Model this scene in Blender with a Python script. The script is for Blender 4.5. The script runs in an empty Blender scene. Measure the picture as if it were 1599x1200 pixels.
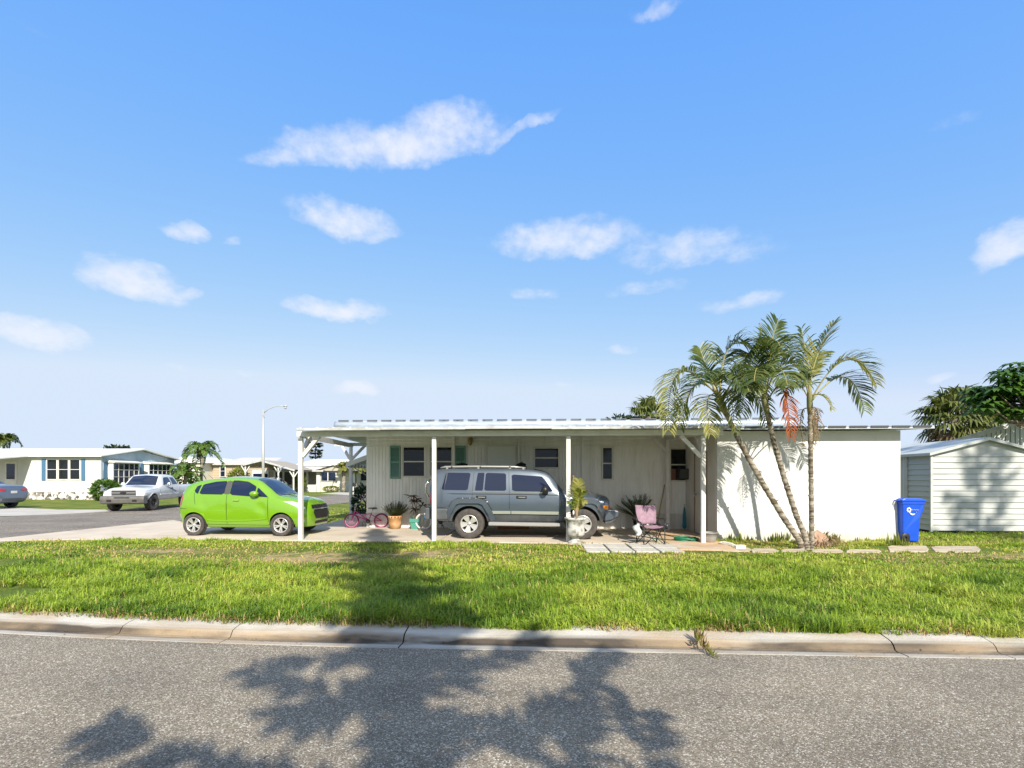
import bpy, bmesh, math, random
import numpy as np
from mathutils import Vector, Matrix, noise as mnoise
R = math.radians
SC = bpy.context.scene
COL = SC.collection
rnd = random.Random(7)
TH = R(3.0); F = 800.0; CH = 1.55; HY = 745.0
cT, sT = math.cos(TH), math.sin(TH)
ROADZ = -0.12
SUN_EL, SUN_AZ = R(35.0), R(19)

def ray(px, py):
    a = (px - 800) / F
    return Vector((a * cT - sT, a * sT + cT, (HY - py) / F))
def at(px, py, Y):
    r = ray(px, py); return r * (Y / r.y) + Vector((0, 0, CH))
def gp(px, py, z=0.0):
    r = ray(px, py); t = (z - CH) / r.z
    p = r * t; p.z = z; return p
def cw(xc, d, z=0.0):
    return Vector((xc * cT - d * sT, xc * sT + d * cT, z))

# ---------------------------------------------------------------- objects
def tag(o, label=None, cat=None, group=None, kind=None):
    if label: o['label'] = label
    if cat: o['category'] = cat
    if group: o['group'] = group
    if kind: o['kind'] = kind
    return o
def thing(name, label, cat, loc=(0, 0, 0), rz=0.0, group=None):
    o = bpy.data.objects.new(name, None); COL.objects.link(o)
    o.location = loc; o.rotation_euler = (0, 0, rz); o.empty_display_size = .2
    return tag(o, label, cat, group)
def copy_tree(o, parent=None):
    c = o.copy(); COL.objects.link(c)
    if parent: c.parent = parent
    for ch in list(o.children): copy_tree(ch, c)
    return c

class MB:
    def __init__(s): s.v = []; s.f = []; s.mi = []; s.sm = []
    def add(s, vs, fs, m=0, smooth=False):
        b = len(s.v); s.v.extend([tuple(v) for v in vs])
        for f in fs:
            s.f.append(tuple(b + i for i in f)); s.mi.append(m); s.sm.append(smooth)
        return s
    def box(s, x0, x1, y0, y1, z0, z1, m=0):
        vs = [(x, y, z) for z in (z0, z1) for y in (y0, y1) for x in (x0, x1)]
        return s.add(vs, [(0, 2, 3, 1), (4, 5, 7, 6), (0, 1, 5, 4), (2, 6, 7, 3), (0, 4, 6, 2), (1, 3, 7, 5)], m)
    def bar(s, p, q, w, h=None, m=0, up=(0, 0, 1)):
        p, q = Vector(p), Vector(q); h = h or w
        d = (q - p).normalized(); u = Vector(up)
        if abs(d.dot(u)) > .98: u = Vector((0, 1, 0))
        a = d.cross(u).normalized() * (w / 2); b = a.cross(d).normalized() * (h / 2)
        vs = [c + x * a + y * b for c in (p, q) for x, y in ((-1, -1), (1, -1), (1, 1), (-1, 1))]
        return s.add(vs, [(0, 3, 2, 1), (4, 5, 6, 7), (0, 1, 5, 4), (1, 2, 6, 5), (2, 3, 7, 6), (3, 0, 4, 7)], m)
    def tube(s, pts, rad, n=8, m=0, caps=True, smooth=True, flat=1.0):
        pts = [Vector(p) for p in pts]
        if not hasattr(rad, '__len__'): rad = [rad] * len(pts)
        vs = []; fs = []; prev = None
        for i, p in enumerate(pts):
            d = (pts[min(i + 1, len(pts) - 1)] - pts[max(i - 1, 0)])
            if d.length < 1e-9: d = Vector((0, 0, 1))
            d.normalize()
            if prev is None:
                u = Vector((0, 0, 1)) if abs(d.z) < .9 else Vector((1, 0, 0))
                a = d.cross(u).normalized()
            else:
                a = (prev - d * prev.dot(d)).normalized()
            prev = a; b = d.cross(a)
            for k in range(n):
                t = 2 * math.pi * k / n
                vs.append(p + (a * math.cos(t) + b * math.sin(t) * flat) * rad[i])
        for i in range(len(pts) - 1):
            for k in range(n):
                k2 = (k + 1) % n
                fs.append((i * n + k, i * n + k2, (i + 1) * n + k2, (i + 1) * n + k))
        if caps:
            fs.append(tuple(range(n - 1, -1, -1))); fs.append(tuple((len(pts) - 1) * n + k for k in range(n)))
        return s.add(vs, fs, m, smooth)
    def lathe(s, prof, c=(0, 0, 0), n=24, m=0, axis='z', smooth=True):
        c = Vector(c); vs = []; fs = []
        for r, h in prof:
            for k in range(n):
                t = 2 * math.pi * k / n; x, y = r * math.cos(t), r * math.sin(t)
                vs.append(c + (Vector((x, y, h)) if axis == 'z' else Vector((x, h, y)) if axis == 'y' else Vector((h, x, y))))
        for i in range(len(prof) - 1):
            for k in range(n):
                k2 = (k + 1) % n
                q = (i * n + k, i * n + k2, (i + 1) * n + k2, (i + 1) * n + k)
                fs.append(q if axis != 'y' else q[::-1])
        return s.add(vs, fs, m, smooth)
    def prism(s, poly, a0, a1, axis='y', m=0):
        # poly of 2-D points extruded along axis
        n = len(poly)
        def mk(p, a): return (p[0], a, p[1]) if axis == 'y' else (a, p[0], p[1]) if axis == 'x' else (p[0], p[1], a)
        vs = [mk(p, a0) for p in poly] + [mk(p, a1) for p in poly]
        fs = [tuple(range(n)), tuple(range(2 * n - 1, n - 1, -1))] + [(i, n + i, n + (i + 1) % n, (i + 1) % n) for i in range(n)]
        return s.add(vs, fs, m)
    def sheet(s, grid, m=0, smooth=False):
        h, w = len(grid), len(grid[0])
        vs = [p for r in grid for p in r]
        return s.add(vs, [(i * w + j, i * w + j + 1, (i + 1) * w + j + 1, (i + 1) * w + j) for i in range(h - 1) for j in range(w - 1)], m, smooth)
    def leaf(s, p, d, side, L, w, m=0, bend=0.0):
        # a pointed, slightly folded leaf from p along d
        p, d, side = Vector(p), Vector(d), Vector(side)
        up = side.cross(d)
        a = p + d * (L * .45); b = p + d * L + up * (-bend * L)
        s.add([p - side * w * .25, p + side * w * .25, a + side * w * .5, b, a - side * w * .5], [(0, 1, 2, 3, 4)], m)
        return s
    def build(s, name, mats, parent=None, bevel=0, seg=1, off=None, recalc=True, cols=None, auto=None):
        me = bpy.data.meshes.new(name)
        vs = s.v
        if off is not None: vs = [(x - off[0], y - off[1], z - off[2]) for x, y, z in s.v]
        me.from_pydata(vs, [], s.f)
        if not isinstance(mats, (list, tuple)): mats = [mats]
        for m in mats: me.materials.append(m)
        me.polygons.foreach_set('material_index', s.mi)
        me.polygons.foreach_set('use_smooth', s.sm)
        if recalc:
            bm = bmesh.new(); bm.from_mesh(me); bmesh.ops.recalc_face_normals(bm, faces=bm.faces); bm.to_mesh(me); bm.free()
        me.update()
        o = bpy.data.objects.new(name, me); COL.objects.link(o)
        if parent is not None: o.parent = parent
        if off is not None and parent is None: o.location = off
        if bevel:
            b = o.modifiers.new('bevel', 'BEVEL'); b.width = bevel; b.segments = seg; b.limit_method = 'ANGLE'; b.angle_limit = R(40)
            b.harden_normals = False
        return o

# ---------------------------------------------------------------- materials
def nodes_of(name):
    m = bpy.data.materials.new(name); m.use_nodes = True
    nt = m.node_tree; b = nt.nodes['Principled BSDF']
    return m, nt, b
def N(nt, t, **kw):
    n = nt.nodes.new(t)
    for k, v in kw.items(): setattr(n, k, v)
    return n
def ramp(nt, stops):
    r = N(nt, 'ShaderNodeValToRGB'); e = r.color_ramp.elements
    while len(e) < len(stops): e.new(.5)
    for i, (p, c) in enumerate(stops):
        e[i].position = p; e[i].color = (*c, 1) if len(c) == 3 else c
    return r
def texco(nt, stretch=(1, 1, 1)):
    tc = N(nt, 'ShaderNodeTexCoord'); mp = N(nt, 'ShaderNodeMapping')
    mp.inputs['Scale'].default_value = stretch
    nt.links.new(tc.outputs['Object'], mp.inputs['Vector'])
    return mp.outputs['Vector']
def noise_tex(nt, vec, scale, detail=4, rough=.55):
    n = N(nt, 'ShaderNodeTexNoise'); n.inputs['Scale'].default_value = scale
    n.inputs['Detail'].default_value = detail; n.inputs['Roughness'].default_value = rough
    nt.links.new(vec, n.inputs['Vector']); return n
def M(name, col, rough=.6, metal=0.0, col2=None, scale=4, lo=.4, hi=.65, bump=0.0, bscale=60, spec=.5, coat=0.0,
      stretch=(1, 1, 1), detail=5, emis=None, col3=None, scale3=1.2, lo3=.5, hi3=.7, amt3=.6, stretch3=(1, 1, 1)):
    m, nt, b = nodes_of(name)
    b.inputs['Base Color'].default_value = (*col, 1); b.inputs['Roughness'].default_value = rough
    b.inputs['Metallic'].default_value = metal; b.inputs['Specular IOR Level'].default_value = spec
    if coat: b.inputs['Coat Weight'].default_value = coat; b.inputs['Coat Roughness'].default_value = .04
    L = nt.links
    out = None
    if col2:
        n = noise_tex(nt, texco(nt, stretch), scale, detail)
        r = ramp(nt, [(lo, col), (hi, col2)]); L.new(n.outputs['Fac'], r.inputs['Fac']); out = r.outputs['Color']
        if col3:
            n3 = noise_tex(nt, texco(nt, stretch3), scale3, 6)
            r3 = ramp(nt, [(lo3, (0, 0, 0)), (hi3, (amt3,) * 3)]); L.new(n3.outputs['Fac'], r3.inputs['Fac'])
            mx = N(nt, 'ShaderNodeMix', data_type='RGBA'); L.new(r3.outputs['Color'], mx.inputs['Factor'])
            L.new(out, mx.inputs[6]); mx.inputs[7].default_value = (*col3, 1); out = mx.outputs[2]
        L.new(out, b.inputs['Base Color'])
    if bump:
        n = noise_tex(nt, texco(nt), bscale, 5, .6); bp = N(nt, 'ShaderNodeBump'); bp.inputs['Strength'].default_value = bump
        bp.inputs['Distance'].default_value = .02
        L.new(n.outputs['Fac'], bp.inputs['Height']); L.new(bp.outputs['Normal'], b.inputs['Normal'])
    return m
def leaf_mat(name, c1, c2, rough=.45, trans=.35, scale=3.0, lo=.35, hi=.65, spec=.4):
    m, nt, b = nodes_of(name); L = nt.links
    n = noise_tex(nt, texco(nt), scale, 3)
    r = ramp(nt, [(lo, c1), (hi, c2)]); L.new(n.outputs['Fac'], r.inputs['Fac'])
    L.new(r.outputs['Color'], b.inputs['Base Color']); b.inputs['Roughness'].default_value = rough
    b.inputs['Specular IOR Level'].default_value = spec
    t = N(nt, 'ShaderNodeBsdfTranslucent'); mx = N(nt, 'ShaderNodeMixShader'); mx.inputs[0].default_value = trans
    hs = N(nt, 'ShaderNodeHueSaturation'); hs.inputs['Value'].default_value = 1.5; hs.inputs['Saturation'].default_value = 1.1
    L.new(r.outputs['Color'], hs.inputs['Color']); L.new(hs.outputs['Color'], t.inputs['Color'])
    L.new(b.outputs[0], mx.inputs[1]); L.new(t.outputs[0], mx.inputs[2])
    L.new(mx.outputs[0], nt.nodes['Material Output'].inputs['Surface'])
    return m
def glass_mat(name, tint=(.9, .95, .95), opacity=.25, dark=(.02, .025, .03)):
    # window pane: part reflecting, part see-through, part dark tint
    m, nt, b = nodes_of(name); L = nt.links
    b.inputs['Base Color'].default_value = (*dark, 1); b.inputs['Roughness'].default_value = .03; b.inputs['Specular IOR Level'].default_value = .6
    t = N(nt, 'ShaderNodeBsdfTransparent'); t.inputs['Color'].default_value = (*tint, 1)
    mx = N(nt, 'ShaderNodeMixShader'); mx.inputs[0].default_value = opacity
    L.new(t.outputs[0], mx.inputs[1]); L.new(b.outputs[0], mx.inputs[2]); L.new(mx.outputs[0], nt.nodes['Material Output'].inputs['Surface'])
    return m

MT = {}
MT['white_wood'] = M('white_wood', (.66, .65, .62), .55, col2=(.52, .50, .45), scale=3, lo=.48, hi=.75, bump=.08, bscale=30)
MT['siding'] = M('siding', (.82, .82, .79), .5, col2=(.72, .715, .67), scale=2.2, lo=.4, hi=.7, stretch=(2.5, 2.5, .5), col3=(.44, .42, .35), scale3=2.5, lo3=.56, hi3=.8, amt3=.45, stretch3=(2, 2, .35))
MT['skirting'] = M('skirting', (.72, .71, .66), .55, col2=(.58, .56, .50), scale=3, lo=.4, hi=.75, stretch=(2, 2, .5))
MT['stucco'] = M('stucco', (.63, .63, .615), .8, col2=(.56, .56, .54), scale=1.6, lo=.45, hi=.75, bump=.35, bscale=55, col3=(.44, .40, .33), scale3=5, lo3=.66, hi3=.8, amt3=.35)
MT['roof_metal'] = M('roof_metal', (.52, .55, .58), .42, metal=.15, col2=(.42, .45, .48), scale=2, lo=.4, hi=.7, stretch=(.6, 2, 2), bump=.05, bscale=8)
MT['roof_edge'] = M('roof_edge', (.47, .48, .48), .4, col2=(.28, .27, .24), scale=5, lo=.46, hi=.75, stretch=(.6, 1, 1))
MT['teal'] = M('teal_shutter', (.17, .32, .28), .55, col2=(.13, .26, .225), scale=6)
MT['blue_shutter'] = M('blue_shutter', (.06, .15, .26), .6)
MT['frame'] = M('window_frame', (.66, .65, .60), .5)
MT['pane'] = glass_mat('window_pane', (.6, .63, .63), .5)
MT['blind'] = M('blind', (.10, .095, .085), .6)
MT['dark'] = M('dark_interior', (.012, .011, .010), .8)
MT['black'] = M('black_plastic', (.015, .015, .016), .45)
MT['rubber'] = M('tyre_rubber', (.045, .04, .038), .85, col2=(.075, .068, .06), scale=12, bump=.15, bscale=90)
MT['alloy'] = M('alloy', (.60, .59, .57), .30, metal=.6)
MT['chrome'] = M('chrome', (.72, .72, .70), .18, metal=.95)
MT['carglass'] = M('car_glass', (.008, .014, .038), .04, spec=.5, coat=.25)
MT['lamp_red'] = M('lamp_red', (.45, .012, .015), .15, coat=1)
MT['lamp_amber'] = M('lamp_amber', (.85, .27, .02), .15, coat=1)
MT['lamp_clear'] = M('lamp_clear', (.70, .70, .66), .12, metal=.35, coat=1)
MT['concrete'] = M('concrete', (.55, .475, .375), .85, col2=(.45, .38, .295), scale=1.3, lo=.35, hi=.7, bump=.18, bscale=50, col3=(.17, .135, .11), scale3=.8, lo3=.55, hi3=.85, amt3=.5)
MT['paver'] = M('paver', (.50, .48, .43), .85, col2=(.40, .38, .33), scale=5, bump=.2, bscale=60)
MT['terracotta'] = M('terracotta', (.50, .27, .12), .75, col2=(.58, .36, .19), scale=9)
MT['green_pot'] = M('green_pot', (.06, .26, .20), .5)
MT['steel'] = M('galvanised', (.45, .46, .46), .45, metal=.6)
MT['bark'] = M('bark', (.16, .12, .085), .9, col2=(.28, .235, .18), scale=9, stretch=(1, 1, 3), bump=.5, bscale=24)

# ---------------------------------------------------------------- camera, sun, sky
cam = bpy.data.cameras.new('camera'); co = bpy.data.objects.new('camera', cam); COL.objects.link(co)
co.location = (0, 0, CH); co.rotation_euler = (R(90), 0, TH)
cam.sensor_width = 36; cam.lens = F / 1599 * 36; cam.shift_y = (HY - 600) / 1599
cam.clip_end = 3000; cam.clip_start = .05
SC.camera = co
sun = bpy.data.lights.new('sun', 'SUN'); so = bpy.data.objects.new('sun', sun); COL.objects.link(so)
sun.energy = 4.95; sun.angle = R(.53); sun.color = (1, .925, .80)
sdir = Vector((math.sin(SUN_AZ) * math.cos(SUN_EL), -math.cos(SUN_AZ) * math.cos(SUN_EL), math.sin(SUN_EL)))
so.rotation_euler = sdir.to_track_quat('Z', 'Y').to_euler(); so.location = sdir * 60
w = bpy.data.worlds.new('World'); SC.world = w; w.use_nodes = True
wt = w.node_tree; WL = wt.links; bg = wt.nodes['Background']
sky = N(wt, 'ShaderNodeTexSky', sky_type='NISHITA'); sky.sun_disc = False
sky.sun_elevation = SUN_EL; sky.sun_rotation = math.atan2(sdir.x, sdir.y)
sky.air_density = 1.0; sky.dust_density = .6; sky.ozone_density = 1.6
def mth(op, a, b=None, c=None, clamp=False):
    n = N(wt, 'ShaderNodeMath', operation=op); n.use_clamp = clamp
    for i, x in enumerate((a, b, c)):
        if x is None: continue
        if isinstance(x, (int, float)): n.inputs[i].default_value = x
        else: WL.new(x, n.inputs[i])
    return n.outputs[0]
tc = N(wt, 'ShaderNodeTexCoord'); sep = N(wt, 'ShaderNodeSeparateXYZ'); WL.new(tc.outputs['Generated'], sep.inputs[0])
AZ = mth('ARCTAN2', sep.outputs[0], sep.outputs[1]); EL = mth('ARCSINE', sep.outputs[2])
def wnoise(scale, sx, sy, detail=6, seed=0.0):
    cb = N(wt, 'ShaderNodeCombineXYZ'); WL.new(mth('MULTIPLY', AZ, sx), cb.inputs[0]); WL.new(mth('MULTIPLY', EL, sy), cb.inputs[1]); cb.inputs[2].default_value = seed
    n = N(wt, 'ShaderNodeTexNoise'); n.inputs['Scale'].default_value = scale; n.inputs['Detail'].default_value = detail; n.inputs['Roughness'].default_value = .58
    WL.new(cb.outputs[0], n.inputs['Vector']); return n.outputs['Fac']
n_warp = mth('SUBTRACT', wnoise(7, 1, 1.5, 5, 3.3), .5); n_warp2 = mth('SUBTRACT', wnoise(9, 1, 1.3, 5, 8.1), .5)
AZw = mth('MULTIPLY_ADD', n_warp, .11, AZ); ELw = mth('MULTIPLY_ADD', n_warp2, .06, EL)
# centre x, y, half width, half height (reference pixels), tilt, opacity
CLOUDS = [(610, 234, 175, 46, .16, .95), (700, 208, 75, 44, .1, .8), (470, 240, 85, 22, .2, .7), (810, 204, 65, 14, .35, .6), (1030, 12, 35, 22, .1, .6), (545, 350, 80, 32, -.1, .9), (290, 362, 32, 16, .2, .7),
          (358, 374, 22, 9, 0, .45), (885, 378, 120, 36, 0, .85), (1080, 395, 140, 40, -.05, .62), (1572, 390, 70, 42, .3, 1.0), (215, 442, 80, 34, -.06, 1.0), (280, 452, 35, 12, .1, .7),
          (525, 489, 80, 20, .04, .95), (60, 527, 90, 22, -.03, 1.0), (835, 460, 50, 14, 0, .5), (1005, 452, 70, 16, 0, .45), (1155, 476, 85, 18, .02, .6),
          (965, 550, 24, 9, 0, .6), (562, 608, 36, 13, -.05, .75), (275, 578, 26, 7, 0, .35), (375, 580, 26, 7, 0, .35), (1490, 188, 60, 16, 0, .3), (1490, 588, 26, 9, 0, .5), (880, 600, 26, 9, 0, .35), (60, 45, 60, 12, 0, .2)]
tot = None
for (px, py, hw, hh, tilt, op) in CLOUDS:
    d = ray(px, py).normalized(); a0, e0 = math.atan2(d.x, d.y), math.asin(d.z)
    d2 = ray(px + hw, py).normalized(); d3 = ray(px, py - hh).normalized()
    aw = abs(math.atan2(d2.x, d2.y) - a0) * 1.25; eh = abs(math.asin(d3.z) - e0) * 1.35
    u = mth('SUBTRACT', AZw, a0); v = mth('MULTIPLY_ADD', u, -tilt, mth('SUBTRACT', ELw, e0))
    vn = mth('MAXIMUM', mth('MULTIPLY', v, 1 / eh), mth('MULTIPLY', v, -1.5 / eh))
    un = mth('MULTIPLY', u, 1 / aw)
    r2 = mth('MULTIPLY_ADD', un, un, mth('MULTIPLY', vn, vn))
    k = mth('MULTIPLY', mth('SUBTRACT', 1.0, r2, clamp=True), op)
    tot = k if tot is None else mth('MAXIMUM', tot, k)
det = mth('MULTIPLY_ADD', wnoise(46, 1, 1.5, 6, 5.7), .4, mth('MULTIPLY', wnoise(17, 1, 1.6, 8, .7), .6))
dens = mth('MULTIPLY_ADD', mth('SUBTRACT', det, .5), 1.7, tot)
# keep the noise from making cloud where no mask is
dens = mth('MULTIPLY', dens, mth('MULTIPLY', tot, 3.0, clamp=True))
mr = N(wt, 'ShaderNodeMapRange', interpolation_type='SMOOTHSTEP'); WL.new(dens, mr.inputs[0])
mr.inputs[1].default_value = .05; mr.inputs[2].default_value = 1.3; mr.inputs[3].default_value = 0; mr.inputs[4].default_value = .95
ssep = N(wt, 'ShaderNodeSeparateColor'); WL.new(sky.outputs[0], ssep.inputs[0]); scmb = N(wt, 'ShaderNodeCombineColor')
WL.new(mth('MINIMUM', mth('MULTIPLY', ssep.outputs[0], .83), 3.0), scmb.inputs[0])
WL.new(mth('MINIMUM', mth('MULTIPLY', mth('POWER', ssep.outputs[1], .5), 1.52), 3.5), scmb.inputs[1])
WL.new(mth('MINIMUM', mth('MULTIPLY', ssep.outputs[2], 1.70), 4.22), scmb.inputs[2])
def sst(x, a, b_):
    m = N(wt, 'ShaderNodeMapRange', interpolation_type='SMOOTHSTEP'); WL.new(x, m.inputs[0]); m.inputs[1].default_value = a; m.inputs[2].default_value = b_; return m.outputs[0]
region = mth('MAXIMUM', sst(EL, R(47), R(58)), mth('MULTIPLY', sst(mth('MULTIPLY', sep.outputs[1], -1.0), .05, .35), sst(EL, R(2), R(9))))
fill_cloud = mth('MULTIPLY', mth('MULTIPLY', sst(wnoise(2.6, 1, 1.6, 7, 12.5), .40, .62), region), .92)  # unseen cloud added overhead and behind the camera to brighten shaded areas
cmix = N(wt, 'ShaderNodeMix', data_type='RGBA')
mixc = N(wt, 'ShaderNodeMix', data_type='RGBA'); WL.new(mr.outputs[0], mixc.inputs['Factor']); WL.new(fill_cloud, cmix.inputs['Factor']); WL.new(scmb.outputs[0], cmix.inputs[6]); cmix.inputs[7].default_value = (4.2, 4.35, 4.65, 1); WL.new(cmix.outputs[2], mixc.inputs[6])
SKYS = .15
mixc.inputs[7].default_value = (.58 / SKYS, .60 / SKYS, .66 / SKYS, 1)
#
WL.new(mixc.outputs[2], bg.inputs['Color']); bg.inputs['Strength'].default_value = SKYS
SC.view_settings.view_transform = 'Standard'; SC.view_settings.look = 'None'; SC.view_settings.gamma = 1
SC.view_settings.exposure = .62
SC.cycles.max_bounces = 6; SC.cycles.transparent_max_bounces = 12
SC.cycles.use_denoising = True

# rain splash and grime low on the stuccoed wall: stains that belong to the wall
_m = MT['stucco']; _nt = _m.node_tree; _b = _nt.nodes['Principled BSDF']; _l = _b.inputs['Base Color'].links[0].from_socket
_s = N(_nt, 'ShaderNodeSeparateXYZ'); _nt.links.new(texco(_nt), _s.inputs[0]); _mr = N(_nt, 'ShaderNodeMapRange'); _nt.links.new(_s.outputs[2], _mr.inputs[0])
_mr.inputs[1].default_value = .0; _mr.inputs[2].default_value = .42; _mr.inputs[3].default_value = 1; _mr.inputs[4].default_value = 0
_n = noise_tex(_nt, texco(_nt, (2, 2, .8)), 3.2, 7, .65); _mm = N(_nt, 'ShaderNodeMath', operation='MULTIPLY'); _nt.links.new(_n.outputs['Fac'], _mm.inputs[0]); _nt.links.new(_mr.outputs[0], _mm.inputs[1])
_mx = N(_nt, 'ShaderNodeMix', data_type='RGBA'); _nt.links.new(_mm.outputs[0], _mx.inputs['Factor']); _nt.links.new(_l, _mx.inputs[6]); _mx.inputs[7].default_value = (.42, .35, .24, 1); _nt.links.new(_mx.outputs[2], _b.inputs['Base Color'])
# ================================================================ ground, road, kerb
def vnoise(x, y, s, seed=0):
    # smooth lattice noise on arrays, 0..1
    x = np.asarray(x) * s + seed * 17.3; y = np.asarray(y) * s + seed * 9.1
    xi = np.floor(x).astype(np.int64); yi = np.floor(y).astype(np.int64); fx = x - xi; fy = y - yi
    fx = fx * fx * (3 - 2 * fx); fy = fy * fy * (3 - 2 * fy)
    def h(a, b):
        n = (a * 374761393 + b * 668265263 + seed * 1442695) & 0x7fffffff
        n = ((n ^ (n >> 13)) * 1274126177) & 0x7fffffff
        return ((n ^ (n >> 16)) & 0xffff) / 65535.0
    return (h(xi, yi) * (1 - fx) + h(xi + 1, yi) * fx) * (1 - fy) + (h(xi, yi + 1) * (1 - fx) + h(xi + 1, yi + 1) * fx) * fy
def kerb_y(x):
    return 4.93 + (.011 * (x + 1) ** 2 if x < -1 else 0.0)
def kerb_y_np(x):
    return 4.93 + np.where(x < -1, .011 * np.minimum((x + 1) ** 2, 100), 0)

def asphalt(name, c1, c2, c3, warm=(.2, .185, .165)):
    m, nt, b = nodes_of(name); L = nt.links
    v = texco(nt)
    vo = N(nt, 'ShaderNodeTexVoronoi'); vo.inputs['Scale'].default_value = 105; L.new(v, vo.inputs['Vector'])
    bw = N(nt, 'ShaderNodeSeparateColor'); L.new(vo.outputs['Color'], bw.inputs[0])
    r = ramp(nt, [(0, c1), (.45, c2), (.80, c3), (.93, (.52, .48, .40)), (1, (.62, .58, .50))]); L.new(bw.outputs[0], r.inputs['Fac'])
    big = noise_tex(nt, v, .55, 6); rb = ramp(nt, [(.3, (.76, .76, .77)), (.7, (1.16, 1.14, 1.10))]); L.new(big.outputs['Fac'], rb.inputs['Fac'])
    mx = N(nt, 'ShaderNodeMix', data_type='RGBA', blend_type='MULTIPLY'); mx.inputs['Factor'].default_value = 1
    L.new(r.outputs['Color'], mx.inputs[6]); L.new(rb.outputs['Color'], mx.inputs[7])
    # small dark pits between the stones
    fine = noise_tex(nt, v, 150, 3); rf = ramp(nt, [(.36, (.5, .5, .5)), (.54, (1, 1, 1))]); L.new(fine.outputs['Fac'], rf.inputs['Fac'])
    mx2 = N(nt, 'ShaderNodeMix', data_type='RGBA', blend_type='MULTIPLY'); mx2.inputs['Factor'].default_value = .85
    L.new(mx.outputs[2], mx2.inputs[6]); L.new(rf.outputs['Color'], mx2.inputs[7])
    # darker oily patches and long worn lanes
    n5 = noise_tex(nt, texco(nt, (.16, 1.1, 1)), 1.0, 5, .6); r5 = ramp(nt, [(.36, (.86, .86, .87)), (.6, (1.05, 1.05, 1.04))]); L.new(n5.outputs['Fac'], r5.inputs['Fac'])
    n6 = noise_tex(nt, v, 1.7, 4, .5); r6 = ramp(nt, [(.66, (1, 1, 1)), (.78, (.72, .71, .70))]); L.new(n6.outputs['Fac'], r6.inputs['Fac'])
    mx3 = N(nt, 'ShaderNodeMix', data_type='RGBA', blend_type='MULTIPLY'); mx3.inputs['Factor'].default_value = 1; L.new(mx2.outputs[2], mx3.inputs[6]); L.new(r5.outputs['Color'], mx3.inputs[7])
    mx4 = N(nt, 'ShaderNodeMix', data_type='RGBA', blend_type='MULTIPLY'); mx4.inputs['Factor'].default_value = 1; L.new(mx3.outputs[2], mx4.inputs[6]); L.new(r6.outputs['Color'], mx4.inputs[7])
    L.new(mx4.outputs[2], b.inputs['Base Color']); b.inputs['Roughness'].default_value = .85; b.inputs['Specular IOR Level'].default_value = .3
    bp = N(nt, 'ShaderNodeBump'); bp.inputs['Strength'].default_value = .7; bp.inputs['Distance'].default_value = .006
    L.new(vo.outputs['Distance'], bp.inputs['Height']); bp.invert = True; L.new(bp.outputs['Normal'], b.inputs['Normal'])
    return m
road_m = asphalt('asphalt', (.16, .136, .102), (.25, .214, .163), (.335, .29, .225))
side_m = asphalt('old_asphalt', (.14, .118, .096), (.205, .175, .145), (.26, .228, .19))

# ground sheet: soil and short grass far off, stepping down at the kerb
gm, nt, b = nodes_of('lawn_soil'); L = nt.links
v = texco(nt)
n1 = noise_tex(nt, v, .9, 7, .65); r1 = ramp(nt, [(.28, (.075, .12, .022)), (.46, (.13, .18, .032)), (.60, (.22, .23, .06)), (.76, (.32, .25, .12))]); L.new(n1.outputs['Fac'], r1.inputs['Fac'])
n2 = noise_tex(nt, v, 26, 5, .7); r2 = ramp(nt, [(.3, (.45, .45, .45)), (.7, (1.35, 1.35, 1.3))]); L.new(n2.outputs['Fac'], r2.inputs['Fac'])
mx = N(nt, 'ShaderNodeMix', data_type='RGBA', blend_type='MULTIPLY'); mx.inputs['Factor'].default_value = 1
L.new(r1.outputs['Color'], mx.inputs[6]); L.new(r2.outputs['Color'], mx.inputs[7]); prev = mx.outputs[2]
# bare sandy spots in the lawn
sp = N(nt, 'ShaderNodeSeparateXYZ'); L.new(v, sp.inputs[0]); nb_ = noise_tex(nt, v, 3.4, 6, .7)
def nm(op, a, c=None):
    q = N(nt, 'ShaderNodeMath', operation=op)
    for i_, x_ in enumerate((a, c)):
        if x_ is None: continue
        if isinstance(x_, (int, float)): q.inputs[i_].default_value = x_
        else: L.new(x_, q.inputs[i_])
    return q.outputs[0]
for (bx_, by_, ba_, bb_) in ((-4.5, 9.6, 1.6, 1.0), (-7.9, 10.4, 1.2, .5), (9.6, 10.55, 1.6, .5), (-2.3, 10.2, 1.0, .6), (2.6, 10.2, .9, .4), (-6.3, 9.2, .7, .4), (7.0, 9.8, .8, .35)):
    dx_ = nm('MULTIPLY', nm('SUBTRACT', sp.outputs[0], bx_), 1 / ba_); dy_ = nm('MULTIPLY', nm('SUBTRACT', sp.outputs[1], by_), 1 / bb_)
    d2 = nm('ADD', nm('MULTIPLY', dx_, dx_), nm('MULTIPLY', dy_, dy_)); k_ = nm('ADD', nm('SUBTRACT', 1.0, d2), nm('MULTIPLY', nm('SUBTRACT', nb_.outputs['Fac'], .55), 5.0))
    cl_ = N(nt, 'ShaderNodeClamp'); L.new(k_, cl_.inputs[0]); cl_.inputs[2].default_value = .85
    mq = N(nt, 'ShaderNodeMix', data_type='RGBA'); L.new(cl_.outputs[0], mq.inputs['Factor']); L.new(prev, mq.inputs[6]); mq.inputs[7].default_value = (.42, .31, .185, 1); prev = mq.outputs[2]
L.new(prev, b.inputs['Base Color'])
b.inputs['Roughness'].default_value = .95; b.inputs['Specular IOR Level'].default_value = .1
bp = N(nt, 'ShaderNodeBump'); bp.inputs['Strength'].default_value = .8; bp.inputs['Distance'].default_value = .05; L.new(n2.outputs['Fac'], bp.inputs['Height']); L.new(bp.outputs['Normal'], b.inputs['Normal'])
g = MB()
xs = [-900, -60, -30] + [-20 + .5 * i for i in range(81)] + [30, 60, 900]
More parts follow.
